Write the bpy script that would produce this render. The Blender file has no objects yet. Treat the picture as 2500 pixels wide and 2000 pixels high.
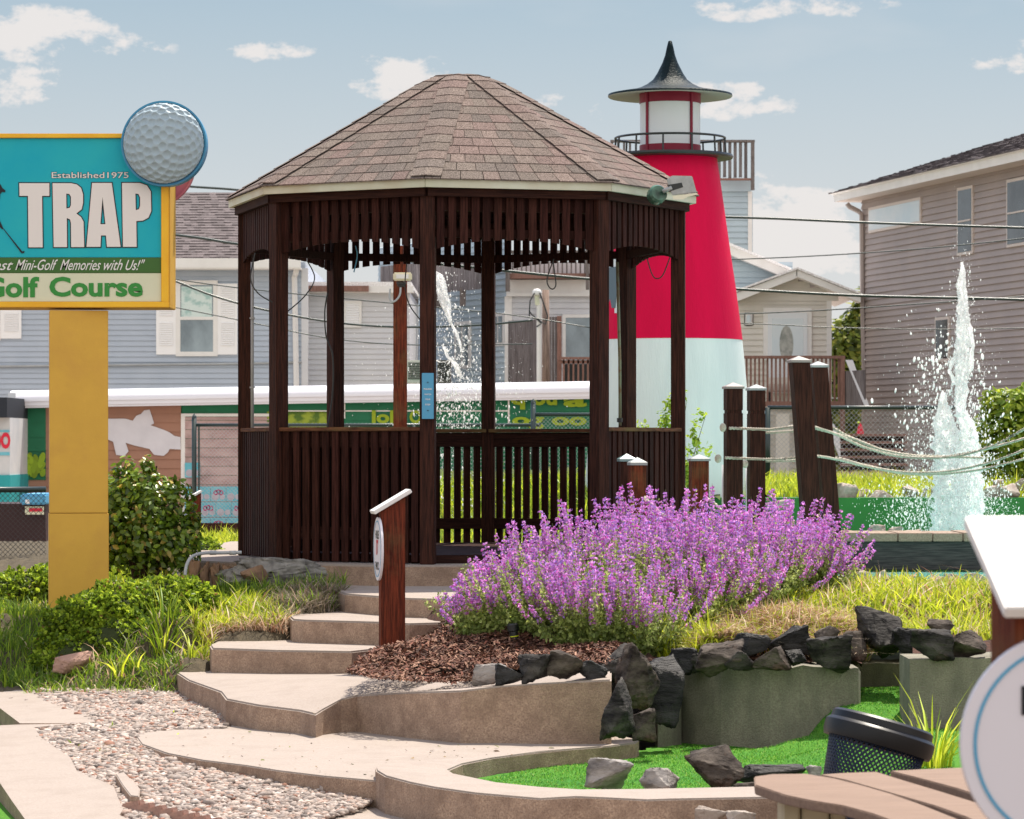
import bpy, bmesh, math, random
import numpy as np
from mathutils import Vector, Matrix

# ------------------------------------------------------------------ camera, sky, sun
F = 7833.0; U0 = 1250.0; V0 = 1085.0      # focal length and horizon in pixels of the 2500x2000 photo; eye at the origin
EYE = 1.53                                 # metres of the eye above the lowest path; everything is lifted by it at the end
SC = bpy.context.scene
cam_d = bpy.data.cameras.new('camera'); cam = bpy.data.objects.new('camera', cam_d)
SC.collection.objects.link(cam); SC.camera = cam
cam.location = (0, 0, 0); cam.rotation_euler = (math.radians(90), 0, 0)
cam_d.sensor_width = 36; cam_d.lens = F/2500*36; cam_d.shift_y = 85/2500
cam_d.clip_start = .1; cam_d.clip_end = 3000
cam_d.dof.use_dof = True; cam_d.dof.focus_distance = 19.0; cam_d.dof.aperture_fstop = 13
SC.view_settings.view_transform = 'Standard'; SC.view_settings.look = 'None'
SC.view_settings.exposure = 0.9; SC.view_settings.gamma = 1
SC.cycles.use_denoising = True
SC.cycles.max_bounces = 8; SC.cycles.transparent_max_bounces = 16

SUNV = Vector((.20, .42, 1.0)).normalized()
s_el = math.asin(SUNV.z); s_az = math.atan2(SUNV.x, SUNV.y)
sd = bpy.data.lights.new('sun', 'SUN'); so = bpy.data.objects.new('sun', sd); SC.collection.objects.link(so)
sd.energy = 4.0; sd.angle = math.radians(.53); sd.color = (1, .92, .79)
so.rotation_euler = (-SUNV).to_track_quat('-Z', 'Y').to_euler(); so.location = (5, 10, 30)

W = bpy.data.worlds.new('World'); SC.world = W; W.use_nodes = True
def world():
    nt = W.node_tree; N = nt.nodes; L = nt.links; N.clear()
    out = N.new('ShaderNodeOutputWorld'); bg = N.new('ShaderNodeBackground'); bg.inputs[1].default_value = .15
    sky = N.new('ShaderNodeTexSky'); sky.sky_type = 'NISHITA'; sky.sun_disc = False
    sky.sun_elevation = s_el; sky.sun_rotation = s_az; sky.dust_density = 1.2; sky.ozone_density = 2.2; sky.altitude = 10
    tc = N.new('ShaderNodeTexCoord'); sep = N.new('ShaderNodeSeparateXYZ'); L.new(tc.outputs['Generated'], sep.inputs[0])
    def m(op, a, b=None, c=None):
        n = N.new('ShaderNodeMath'); n.operation = op
        for i, x in enumerate((a, b, c)):
            if x is None: continue
            if isinstance(x, (int, float)): n.inputs[i].default_value = x
            else: L.new(x, n.inputs[i])
        return n.outputs[0]
    az = m('ARCTAN2', sep.outputs[0], sep.outputs[1]); el = m('ARCSINE', sep.outputs[2])
    co = N.new('ShaderNodeCombineXYZ'); L.new(az, co.inputs[0]); L.new(el, co.inputs[1])
    def noise(scale, det, sx, sy, rough=.55, off=0):
        mp = N.new('ShaderNodeMapping'); mp.inputs['Scale'].default_value = (sx, sy, 1); mp.inputs['Location'].default_value = (off, off, off)
        L.new(co.outputs[0], mp.inputs[0])
        n = N.new('ShaderNodeTexNoise'); n.inputs['Scale'].default_value = scale; n.inputs['Detail'].default_value = det
        n.inputs['Roughness'].default_value = rough; L.new(mp.outputs[0], n.inputs['Vector']); return n.outputs[0]
    n1 = noise(42, 9, 1, 1.7, .66); n2 = noise(9, 4, 1, 3.0, .5, 3.1)
    # cumulus banks: direction (azimuth, elevation), half sizes, density
    cl = [(60,100,330,85,1.0),(250,115,200,60,.7),(70,215,230,70,.5),(640,125,150,40,.75),(975,190,170,75,.9),(1090,215,120,50,.6),
          (1590,235,200,60,.75),(1450,260,200,50,.5),(1760,230,130,62,.9),(1790,260,200,45,.6),(1850,22,270,40,.85),(1960,590,210,150,1.5),(1850,500,110,90,1.2),
          (2090,20,120,35,.5),(350,300,60,30,.45),(2600,150,300,60,.6),(-300,200,300,90,.8),(3300,300,500,120,1),(-1500,200,600,150,1)]
    acc = None
    for (u, v, a, b, d) in cl:
        A = math.atan((u-U0)/F); E = math.atan((V0-v)/F)
        x = m('DIVIDE', m('SUBTRACT', az, A), a/F); y = m('DIVIDE', m('SUBTRACT', el, E), b/F)
        r = m('ADD', m('MULTIPLY', x, x), m('MULTIPLY', y, y))
        k = m('MULTIPLY', m('MAXIMUM', m('SUBTRACT', 1.0, r), 0.0), d)
        acc = k if acc is None else m('MAXIMUM', acc, k)
    dens = m('ADD', acc, m('MULTIPLY', m('SUBTRACT', n1, .5), 4.6))
    mask = N.new('ShaderNodeMapRange'); mask.interpolation_type = 'SMOOTHSTEP'; mask.inputs[1].default_value = .22; mask.inputs[2].default_value = .95
    L.new(dens, mask.inputs[0])
    gate = m('MINIMUM', m('MULTIPLY', acc, 3.5), 1.0)
    mk = m('MULTIPLY', m('MULTIPLY', mask.outputs[0], gate), .88)
    wisp = N.new('ShaderNodeMapRange'); wisp.inputs[1].default_value = .42; wisp.inputs[2].default_value = .75; wisp.inputs[4].default_value = .30
    L.new(n2, wisp.inputs[0])
    low = N.new('ShaderNodeMapRange'); low.inputs[1].default_value = .15; low.inputs[2].default_value = .03; low.inputs[3].default_value = .0; low.inputs[4].default_value = .70
    L.new(el, low.inputs[0])
    tot = m('MAXIMUM', mk, m('MAXIMUM', wisp.outputs[0], low.outputs[0]))
    # the air above the town: pale teal haze tint of the clear sky
    tint = N.new('ShaderNodeMix'); tint.data_type = 'RGBA'; tint.blend_type = 'MULTIPLY'; tint.inputs[0].default_value = 1
    L.new(sky.outputs[0], tint.inputs[6]); tint.inputs[7].default_value = SKYTINT
    # sea haze colours the lowest degrees of the sky
    band = N.new('ShaderNodeMapRange'); band.inputs[1].default_value = .16; band.inputs[2].default_value = .34; band.inputs[3].default_value = .85; band.inputs[4].default_value = 0
    L.new(el, band.inputs[0]); bm_ = N.new('ShaderNodeMix'); bm_.data_type = 'RGBA'; L.new(band.outputs[0], bm_.inputs[0]); L.new(tint.outputs[2], bm_.inputs[6]); bm_.inputs[7].default_value = BANDCOL
    mx = N.new('ShaderNodeMix'); mx.data_type = 'RGBA'; L.new(tot, mx.inputs[0]); L.new(bm_.outputs[2], mx.inputs[6]); mx.inputs[7].default_value = CLOUDCOL
    # unseen bright cloud behind the viewer and overhead, added as fill for camera-facing sides
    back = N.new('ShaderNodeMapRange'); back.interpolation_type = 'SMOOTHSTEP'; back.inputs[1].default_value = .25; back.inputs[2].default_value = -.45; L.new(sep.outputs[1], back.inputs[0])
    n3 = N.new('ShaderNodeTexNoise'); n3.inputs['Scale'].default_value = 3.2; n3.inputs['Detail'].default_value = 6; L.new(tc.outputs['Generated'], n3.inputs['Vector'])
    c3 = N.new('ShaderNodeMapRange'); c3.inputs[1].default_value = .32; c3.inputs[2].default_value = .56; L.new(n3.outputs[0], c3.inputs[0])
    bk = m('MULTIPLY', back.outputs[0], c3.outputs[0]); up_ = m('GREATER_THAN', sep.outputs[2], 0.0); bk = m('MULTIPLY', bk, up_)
    mb_ = N.new('ShaderNodeMix'); mb_.data_type = 'RGBA'; L.new(bk, mb_.inputs[0]); L.new(mx.outputs[2], mb_.inputs[6]); mb_.inputs[7].default_value = FILLCOL
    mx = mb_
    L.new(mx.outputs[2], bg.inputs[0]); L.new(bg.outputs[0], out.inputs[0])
FILLCOL = (5.2, 4.95, 4.6, 1); SKYTINT = (.80, .74, .74, 1); CLOUDCOL = (3.15, 2.98, 2.88, 1); BANDCOL = (1.15, 1.58, 1.84, 1)
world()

# ------------------------------------------------------------------ helpers
rnd = random.Random(7); rng = np.random.default_rng(5)
C = SC.collection
OFF = {}
def G(u, v, h):                     # point seen at (u, v) that lies h metres below the eye
    Y = h*F/(v-V0); return Vector(((u-U0)*Y/F, Y, -h))
def P(u, v, Y):                     # point seen at (u, v) at distance Y
    return Vector(((u-U0)*Y/F, Y, (V0-v)*Y/F))
def XU(u, Y): return (u-U0)*Y/F
def ZV(v, Y): return (V0-v)*Y/F
def lin(r, g, b):
    f = lambda c: (c/255/12.92) if c <= 10 else ((c/255+.055)/1.055)**2.4
    return (f(r), f(g), f(b), 1)

def mat(name, col, rough=.75, col2=None, scale=8, stretch=(1,1,1), mix=(.35,.65), bump=0, bscale=60, metal=0, spec=.3,
        attr=False, stain=None, stain_scale=1.5, stain_rng=(.5,.75), transl=0, emit=None, alpha=None, coat=0, detail=5, mott=None):
    m = bpy.data.materials.new(name); m.use_nodes = True; nt = m.node_tree; N = nt.nodes; L = nt.links
    b = N['Principled BSDF']; out = N['Material Output']
    b.inputs['Roughness'].default_value = rough; b.inputs['Metallic'].default_value = metal; b.inputs['Specular IOR Level'].default_value = spec
    if coat: b.inputs['Coat Weight'].default_value = coat
    tc = N.new('ShaderNodeTexCoord')
    def nz(sc, st=(1,1,1), det=5):
        mp = N.new('ShaderNodeMapping'); mp.inputs['Scale'].default_value = st; L.new(tc.outputs['Object'], mp.inputs[0])
        n = N.new('ShaderNodeTexNoise'); n.inputs['Scale'].default_value = sc; n.inputs['Detail'].default_value = det; n.inputs['Roughness'].default_value = .6
        L.new(mp.outputs[0], n.inputs['Vector']); return n.outputs[0]
    def mixc(fac, a, c, mode='MIX'):
        x = N.new('ShaderNodeMix'); x.data_type = 'RGBA'; x.blend_type = mode
        for s, i in ((fac, 0), (a, 6), (c, 7)):
            if isinstance(s, (int, float)): x.inputs[i].default_value = s
            elif isinstance(s, tuple): x.inputs[i].default_value = s
            else: L.new(s, x.inputs[i])
        return x.outputs[2]
    def mr(s, a, c, d=1.0):
        x = N.new('ShaderNodeMapRange'); x.inputs[1].default_value = a; x.inputs[2].default_value = c; x.inputs[4].default_value = d
        L.new(s, x.inputs[0]); return x.outputs[0]
    cur = col
    if attr:
        at = N.new('ShaderNodeAttribute'); at.attribute_name = 'col'; cur = at.outputs[0]
        if col is not None: cur = mixc(1.0, cur, col, 'MULTIPLY')
    if col2 is not None: 
        if attr: cur = mixc(mr(nz(scale, stretch, detail), mix[0], mix[1]), cur, mixc(1.0, cur, col2, 'MULTIPLY'))
        else: cur = mixc(mr(nz(scale, stretch, detail), mix[0], mix[1]), cur, col2)
    if mott is not None: cur = mixc(mr(nz(mott[1], mott[4] if len(mott) > 4 else (1,1,1), 7), mott[2], mott[3], .75), cur, mott[0])
    if stain is not None: cur = mixc(mr(nz(stain_scale, (1,1,1), 6), stain_rng[0], stain_rng[1], .8), cur, stain)
    if isinstance(cur, tuple): b.inputs['Base Color'].default_value = cur
    else: L.new(cur, b.inputs['Base Color'])
    if bump:
        bp = N.new('ShaderNodeBump'); bp.inputs['Strength'].default_value = bump; bp.inputs['Distance'].default_value = .01
        L.new(nz(bscale, stretch, 6), bp.inputs['Height']); L.new(bp.outputs[0], b.inputs['Normal'])
    if emit: b.inputs['Emission Color'].default_value = emit[0]; b.inputs['Emission Strength'].default_value = emit[1]
    if transl:
        tr = N.new('ShaderNodeBsdfTranslucent'); ms = N.new('ShaderNodeMixShader'); ms.inputs[0].default_value = transl
        if isinstance(cur, tuple): tr.inputs[0].default_value = cur
        else:
            g = N.new('ShaderNodeHueSaturation'); g.inputs['Value'].default_value = 1.5; g.inputs['Hue'].default_value = .485; L.new(cur, g.inputs['Color']); L.new(g.outputs[0], tr.inputs[0])
        L.new(b.outputs[0], ms.inputs[1]); L.new(tr.outputs[0], ms.inputs[2]); L.new(ms.outputs[0], out.inputs[0])
    if alpha is not None: b.inputs['Alpha'].default_value = alpha
    return m

def tag(o, label=None, cat=None, group=None, kind=None):
    if label: o['label'] = label
    if cat: o['category'] = cat
    if group: o['group'] = group
    if kind: o['kind'] = kind
    return o
def thing(name, label, cat, loc, group=None, rotz=0):
    o = bpy.data.objects.new(name, None); C.objects.link(o); o.location = loc; o.rotation_euler = (0, 0, rotz)
    o.empty_display_size = .2; OFF[o.name] = (Vector(loc), rotz); return tag(o, label, cat, group)

def tube_geo(path, r, n=8, cap=True, lobes=0, twist=0):
    P_ = [Vector(p) for p in path]; V = []; Fc = []
    up = Vector((0, 0, 1)); prev = None; dist = 0
    for i, p in enumerate(P_):
        if i: dist += (p-P_[i-1]).length
        t = (P_[min(i+1, len(P_)-1)] - P_[max(i-1, 0)]).normalized()
        a = prev if prev is not None else (up if abs(t.z) < .9 else Vector((1, 0, 0)))
        s = (a - t*a.dot(t)).normalized(); prev = s; q = t.cross(s)
        rr = r[i] if hasattr(r, '__len__') else r
        for k in range(n):
            an = 2*math.pi*k/n; rad = rr*(1+.28*math.cos(lobes*an)) if lobes else rr
            an2 = an + twist*dist; V.append(p + s*math.cos(an2)*rad + q*math.sin(an2)*rad)
    for i in range(len(P_)-1):
        for k in range(n):
            Fc.append((i*n+k, i*n+(k+1) % n, (i+1)*n+(k+1) % n, (i+1)*n+k))
    if cap: Fc.append(tuple(range(n-1, -1, -1))); Fc.append(tuple((len(P_)-1)*n+k for k in range(n)))
    return V, Fc
class MB:
    def __init__(s): s.v = []; s.f = []; s.mi = []; s.cur = 0; s.c = []; s.col = (1, 1, 1)
    def add(s, V, Fc):
        o = len(s.v); s.v += [tuple(p) for p in V]; s.c += [s.col]*len(V)
        for f in Fc: s.f.append(tuple(i+o for i in f)); s.mi.append(s.cur)
        return s
    def box(s, lo, hi, M=None):
        x0, y0, z0 = lo; x1, y1, z1 = hi
        V = [Vector(p) for p in ((x0,y0,z0),(x1,y0,z0),(x1,y1,z0),(x0,y1,z0),(x0,y0,z1),(x1,y0,z1),(x1,y1,z1),(x0,y1,z1))]
        if M is not None: V = [M @ p for p in V]
        return s.add(V, [(0,3,2,1),(4,5,6,7),(0,1,5,4),(1,2,6,5),(2,3,7,6),(3,0,4,7)])
    def quad(s, a, b, c, d): return s.add([a, b, c, d], [(0, 1, 2, 3)])
    def poly(s, pts): return s.add(pts, [tuple(range(len(pts)))])
    def prism(s, pts, z0, z1):
        n = len(pts); V = [(p[0], p[1], z0) for p in pts]+[(p[0], p[1], z1) for p in pts]
        return s.add(V, [tuple(range(n-1, -1, -1)), tuple(range(n, 2*n))]+[(i, (i+1) % n, n+(i+1) % n, n+i) for i in range(n)])
    def slab(s, pts, dz):           # 3-D outline thickened downward, concave outlines welcome
        from mathutils.geometry import tessellate_polygon
        n = len(pts); T = tessellate_polygon([[Vector((p[0], p[1], 0)) for p in pts]])
        bot = (lambda p: (p[0], p[1], dz[1])) if isinstance(dz, tuple) else (lambda p: (p[0], p[1], p[2]-dz))
        A = sum(pts[i][0]*pts[(i+1) % n][1]-pts[(i+1) % n][0]*pts[i][1] for i in range(n))
        V = [tuple(p) for p in pts]+[bot(p) for p in pts]; Fs = []
        for t in T:
            a, b, c = t; cr = (pts[b][0]-pts[a][0])*(pts[c][1]-pts[a][1])-(pts[b][1]-pts[a][1])*(pts[c][0]-pts[a][0])
            t = (a, b, c) if cr > 0 else (a, c, b); Fs += [t, (t[0]+n, t[2]+n, t[1]+n)]
        for i in range(n):
            j = (i+1) % n; Fs.append((i, n+i, n+j, j) if A > 0 else (i, j, n+j, n+i))
        return s.add(V, Fs)
    def tube(s, path, r, n=8, **k): return s.add(*tube_geo(path, r, n, **k))
    def lathe(s, prof, c=(0,0,0), n=32, a0=0, a1=2*math.pi):
        V = []; full = abs(a1-a0-2*math.pi) < 1e-6; m = n if full else n+1
        for r, z in prof:
            for k in range(m):
                a = a0+(a1-a0)*k/n; V.append((c[0]+r*math.cos(a), c[1]+r*math.sin(a), c[2]+z))
        Fs = []
        for i in range(len(prof)-1):
            for k in range(n):
                k2 = (k+1) % m; Fs.append((i*m+k, i*m+k2, (i+1)*m+k2, (i+1)*m+k))
        return s.add(V, Fs)
    def build(s, name, mats, parent=None, loc=None, smooth=False, bevel=0, local=False, angle=None, hor=False):
        me = bpy.data.meshes.new(name); V = np.array(s.v, dtype=float)
        key = parent; 
        base = Vector((0, 0, 0)); rz = 0
        if parent is not None: base, rz = OFF[parent.name]
        elif loc is not None: base = Vector(loc)
        if not local:
            V = V - np.array(base)
            if rz: c, n_ = math.cos(-rz), math.sin(-rz); V[:, :2] = V[:, :2] @ np.array([[c, n_], [-n_, c]])
        me.from_pydata(V.tolist(), [], s.f)
        if not isinstance(mats, (list, tuple)): mats = [mats]
        for m_ in mats: me.materials.append(m_)
        if len(mats) > 1: me.polygons.foreach_set('material_index', s.mi)
        if any(c != (1, 1, 1) for c in s.c):
            at = me.color_attributes.new('col', 'FLOAT_COLOR', 'POINT')
            at.data.foreach_set('color', np.c_[np.array(s.c), np.ones(len(s.c))].astype(np.float32).ravel())
        else:
            at = me.color_attributes.new('col', 'FLOAT_COLOR', 'POINT'); at.data.foreach_set('color', np.ones(len(s.v)*4, dtype=np.float32))
        if bevel:
            bm = bmesh.new(); bm.from_mesh(me); bmesh.ops.remove_doubles(bm, verts=bm.verts, dist=1e-5); bmesh.ops.dissolve_limit(bm, angle_limit=.01, verts=bm.verts, edges=bm.edges)
            ed = [e for e in bm.edges if len(e.link_faces) == 2 and e.calc_face_angle(0) > .6 and not (hor and abs((e.verts[0].co-e.verts[1].co).normalized().z) > .5)]
            bmesh.ops.bevel(bm, geom=ed, offset=bevel, segments=2, affect='EDGES', clamp_overlap=True); bm.to_mesh(me); bm.free(); 
        me.update(); me.validate()
        if smooth:
            me.polygons.foreach_set('use_smooth', [True]*len(me.polygons))
            if angle is not None: me.set_sharp_from_angle(angle=angle)
        o = bpy.data.objects.new(name, me); C.objects.link(o)
        if parent is not None: o.parent = parent; OFF[o.name] = (base, rz)
        else:
            o.location = base; OFF[o.name] = (base, 0)
        return o
def np_obj(name, V, Fa, m, parent=None, col=None, smooth=False, loc=None):
    """V (n,3), Fa (k,3|4) numpy arrays"""
    base = np.array(OFF[parent.name][0]) if parent is not None else (np.array(loc) if loc is not None else np.zeros(3))
    V = V-base; me = bpy.data.meshes.new(name); k = Fa.shape[1]
    me.vertices.add(len(V)); me.vertices.foreach_set('co', V.astype(np.float32).ravel())
    me.loops.add(Fa.size); me.loops.foreach_set('vertex_index', Fa.astype(np.int32).ravel())
    me.polygons.add(len(Fa)); me.polygons.foreach_set('loop_start', np.arange(0, Fa.size, k, dtype=np.int32))
    me.update(calc_edges=True); me.materials.append(m)
    at = me.color_attributes.new('col', 'FLOAT_COLOR', 'POINT')
    cc = np.ones((len(V), 4), dtype=np.float32)
    if col is not None: cc[:, :3] = col
    at.data.foreach_set('color', cc.ravel())
    if smooth: me.polygons.foreach_set('use_smooth', np.ones(len(Fa), dtype=bool))
    o = bpy.data.objects.new(name, me); C.objects.link(o)
    if parent is not None: o.parent = parent; OFF[o.name] = OFF[parent.name]
    else: o.location = Vector(base); OFF[o.name] = (Vector(base), 0)
    return o
def struct(o): return tag(o, kind='structure')

def inst(tmplV, tmplF, pos, rot, scale):
    """bake many copies of a template: pos (n,3), rot (n,3,3), scale (n,) or (n,3)"""
    n = len(pos); tv = np.asarray(tmplV, float); tf = np.asarray(tmplF)
    sc = scale[:, None, None] if scale.ndim == 1 else scale[:, None, :]
    V = np.einsum('nij,nkj->nki', rot, tv[None]*sc)+pos[:, None, :]
    Fa = (tf[None]+(np.arange(n)*len(tv))[:, None, None]).reshape(-1, tf.shape[1])
    return V.reshape(-1, 3), Fa
def rand_rot(n, tilt=math.pi):
    """random orientation: z axis tilted up to tilt"""
    ph = rng.uniform(0, 2*math.pi, n); t = tilt*np.sqrt(rng.uniform(0, 1, n)); ps = rng.uniform(0, 2*math.pi, n)
    return frames(np.c_[np.sin(t)*np.cos(ph), np.sin(t)*np.sin(ph), np.cos(t)], ps)
def frames(z, spin):
    z = z/np.linalg.norm(z, axis=1, keepdims=True)
    a = np.where(np.abs(z[:, 2:3]) < .9, np.array([[0, 0, 1.]]), np.array([[1., 0, 0]]))
    x = np.cross(a, z); x /= np.linalg.norm(x, axis=1, keepdims=True); y = np.cross(z, x)
    c = np.cos(spin)[:, None]; s = np.sin(spin)[:, None]
    return np.stack([c*x+s*y, -s*x+c*y, z], axis=2)
def blades(pos, hgt, wid, lean=.5, az=None):
    n = len(pos); az = rng.uniform(0, 2*math.pi, n) if az is None else az
    ln = np.abs(rng.normal(lean, lean*.5, n)); d = np.c_[np.cos(az), np.sin(az), np.zeros(n)]
    face = rng.uniform(0, math.pi, n); s = np.c_[np.cos(face), np.sin(face), np.zeros(n)]
    V = []
    for t, w in ((0, 1), (.35, .9), (.7, .6), (1, .06)):
        c = pos + d*(hgt*ln*t*t)[:, None]; c[:, 2] += hgt*(t-.35*np.minimum(ln, 1.6)*t*t)
        o = s*(wid*w*.5)[:, None]; V += [c-o, c+o]
    V = np.stack(V, 1).reshape(-1, 3); b = np.arange(n)*8
    Fa = np.concatenate([np.stack([b+i*2, b+i*2+1, b+i*2+3, b+i*2+2], 1) for i in range(3)])
    return V, Fa
LEAF = np.array([(0,0,0),(.28,.3,.06),(.26,.62,.03),(0,1,-.08),(-.26,.62,.03),(-.28,.3,.06),(0,.45,-.03)])
LEAFF = np.array([(0,1,6),(1,2,6),(2,3,6),(3,4,6),(4,5,6),(5,0,6)])
def cvar(n, cols, w=None, jit=.15):
    cols = np.array([c[:3] for c in cols]); k = rng.choice(len(cols), n, p=w); c = cols[k]*rng.normal(1, jit, (n, 1))
    return np.clip(c, 0, 1)

class Terrain:
    def __init__(s, pts, power=3):
        a = []
        for q in pts:
            if q[0] == 'Y': a.append((XU(q[1], q[2]), q[2], -q[3])); continue
            u, v, h = q; g = G(u, v, h); a.append((g.x, g.y, -h))
        s.p = np.array(a); s.w = power; s.fit = None
        if power == 0:
            x, y = s.p[:, 0], s.p[:, 1]; s.fit = np.linalg.lstsq(np.c_[np.ones_like(x), x, y, x*x, x*y, y*y], s.p[:, 2], rcond=None)[0]
    def z(s, X, Y):
        X = np.atleast_1d(np.asarray(X, float)); Y = np.atleast_1d(np.asarray(Y, float))
        if s.fit is not None: return s.fit[0]+s.fit[1]*X+s.fit[2]*Y+s.fit[3]*X*X+s.fit[4]*X*Y+s.fit[5]*Y*Y
        d = ((X[:, None]-s.p[None, :, 0])**2+(Y[:, None]-s.p[None, :, 1])**2)+.004
        w = d**(-s.w/2); return (w*s.p[None, :, 2]).sum(1)/w.sum(1)
    def mesh(s, name, m, u0, u1, Y0, Y1, nu, ny, mask=None, rough=.012, skirt=0):
        us = np.linspace(u0, u1, nu); Ys = np.linspace(Y0, Y1, ny); UU, YY = np.meshgrid(us, Ys)
        X = (UU-U0)*YY/F; Z = s.z(X.ravel(), YY.ravel()).reshape(X.shape)+rng.normal(0, rough, X.shape)
        V = np.stack([X, YY, Z], -1).reshape(-1, 3); i = np.arange(ny-1)[:, None]*nu+np.arange(nu-1)[None]; i = i.ravel()
        Fa = np.stack([i, i+1, i+nu+1, i+nu], 1)
        if mask is not None:
            cu = UU.ravel()[i]; cy = YY.ravel()[i]; Fa = Fa[inpoly(cu, cy, mask)]
        return np_obj(name, V, Fa, m, smooth=True)
def inpoly(x, y, poly):
    x = np.asarray(x); y = np.asarray(y); r = np.zeros(x.shape, bool); n = len(poly)
    for i in range(n):
        x0, y0 = poly[i]; x1, y1 = poly[(i+1) % n]
        c = ((y0 > y) != (y1 > y)) & (x < (x1-x0)*(y-y0)/((y1-y0) or 1e-9)+x0); r ^= c
    return r

def text_obj(name, s, M, height, width, m, parent, bold=.0, shear=0, depth=.002, space=1):
    cu = bpy.data.curves.new(name, 'FONT'); cu.body = s; cu.size = 1; cu.offset = bold; cu.shear = shear; cu.space_character = space; cu.resolution_u = 3
    o = bpy.data.objects.new(name, cu); C.objects.link(o); bpy.context.view_layer.update()
    me = bpy.data.meshes.new_from_object(o.evaluated_get(bpy.context.evaluated_depsgraph_get())); bpy.data.objects.remove(o)
    V = np.array([v.co[:] for v in me.vertices]); lo = V.min(0); hi = V.max(0)
    V[:, 0] = (V[:, 0]-lo[0])/(hi[0]-lo[0])*width; V[:, 1] = (V[:, 1]-lo[1])/(hi[1]-lo[1])*height; V[:, 2] = 0
    mb = MB(); mb.add([M @ Vector(p) for p in V.tolist()], [tuple(p.vertices) for p in me.polygons]); bpy.data.meshes.remove(me)
    return mb.build(name, m, parent)
def shape_obj(name, loops, M, m, parent, offset=0, extrude=.001):
    """flat lettering cut from outlines (first outline then its holes)"""
    cu = bpy.data.curves.new(name, 'CURVE'); cu.dimensions = '2D'; cu.fill_mode = 'BOTH'; cu.offset = offset; cu.extrude = extrude
    for L_ in loops:
        sp = cu.splines.new('POLY'); sp.points.add(len(L_)-1); sp.use_cyclic_u = True
        for i, p in enumerate(L_): sp.points[i].co = (p[0], p[1], 0, 1)
    o = bpy.data.objects.new(name, cu); C.objects.link(o); bpy.context.view_layer.update()
    me = bpy.data.meshes.new_from_object(o.evaluated_get(bpy.context.evaluated_depsgraph_get())); bpy.data.objects.remove(o)
    mb = MB(); mb.add([M @ v.co for v in me.vertices], [tuple(p.vertices) for p in me.polygons]); bpy.data.meshes.remove(me)
    return mb.build(name, m, parent)
# ------------------------------------------------------------------ materials
M_conc = mat('concrete_top', (.35,.30,.265,1), .9, (.30,.25,.22,1), 90, mott=((.26,.215,.185,1), 6, .48, .8), stain=(.28,.235,.20,1), stain_scale=2.2, stain_rng=(.55,.85), bump=.25, bscale=220)
M_face = mat('concrete_face', (.50,.36,.265,1), .95, (.28,.195,.145,1), 120, mix=(.36,.64), mott=((.23,.155,.115,1), 13, .42, .68), stain=(.20,.14,.105,1), stain_scale=3.0, stain_rng=(.45,.8), bump=.8, bscale=120)
M_faceg = mat('concrete_mossy', (.31,.30,.235,1), .95, (.22,.195,.15,1), 120, mix=(.36,.64), mott=((.13,.125,.10,1), 9, .42, .7, (1,1,.35)), stain=(.12,.115,.09,1), stain_scale=3, stain_rng=(.45,.8), bump=.8, bscale=120)
M_dirt = mat('soil', (.16,.11,.075,1), .95, (.08,.055,.04,1), 14, bump=.8, bscale=40)
M_far = mat('pale_ground', (.40,.34,.29,1), .95, (.32,.27,.23,1), 1.2)
M_turf = mat('turf_carpet', (.045,.21,.02,1), .95, (.13,.32,.03,1), 110, bump=1, bscale=260, spec=.25, stain=(.03,.20,.03,1), stain_scale=1.8)
def wood(name, c, c2, rough=.75, st=(26, 26, 1.6), bump=.5, stain=None, attr=False, spec=.1):
    return mat(name, c, rough, c2, 3.2, st, (.38, .62), bump=bump, bscale=7, stain=stain, stain_scale=3, attr=attr, spec=spec)
M_brown = wood('stained_wood', (.060,.022,.015,1), (.022,.009,.007,1), .6)
M_brownv = mat('stained_slats', (.046,.016,.012,1), .7, (.45,.4,.38,1), 3.2, (26,26,1.6), (.4,.6), bump=.5, bscale=7, attr=True, spec=.1)
M_header = wood('header_wood', (.042,.017,.012,1), (.02,.008,.007,1), st=(1.6,1.6,26))
M_rail = wood('worn_rail_wood', (.17,.075,.04,1), (.07,.03,.02,1), st=(3,3,26), stain=(.16,.13,.05,1))
M_post = wood('red_post_wood', (.20,.045,.022,1), (.07,.02,.013,1), stain=(.17,.11,.05,1), bump=.8)
M_grey = wood('weathered_wood', (.20,.17,.16,1), (.11,.095,.09,1))
M_greyh = wood('weathered_beam', (.085,.08,.08,1), (.04,.04,.042,1), st=(1.6,1.6,26))
M_redwood = wood('red_deck_wood', (.30,.17,.14,1), (.18,.10,.08,1))
M_plank = wood('plank_wood', (.36,.28,.22,1), (.24,.18,.14,1), st=(26,1.6,26))
M_shing = mat('asphalt_shingle', None, .95, (.40,.38,.38,1), 130, mix=(.40,.56), bump=.5, bscale=300, attr=True, detail=2)
M_fascia = mat('weathered_fascia', (.62,.66,.55,1), .6, (.52,.50,.38,1), 2.5, stain=(.50,.58,.46,1), stain_scale=1.3)
M_white = mat('white_paint', (.78,.77,.76,1), .45, (.70,.69,.68,1), 5)
M_whitev = mat('white_vinyl', (.74,.75,.77,1), .5)
M_black = mat('black_metal', (.012,.016,.017,1), .4, spec=.5)
M_pvc = mat('grey_pipe', (.42,.44,.46,1), .5, (.34,.36,.38,1), 6)
M_yel = mat('yellow_paint', (.66,.39,.06,1), .55, (.60,.35,.055,1), 3, stain=(.54,.29,.06,1), stain_scale=2.3, bump=.1, bscale=90)
M_yel2 = mat('bright_yellow_trim', (.85,.50,.03,1), .4, (.78,.40,.02,1), 4, stain=(.35,.12,.02,1), stain_scale=7, stain_rng=(.66,.8))
M_leaf = mat('leaf', None, .5, attr=True, transl=.42, spec=.35)
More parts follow.
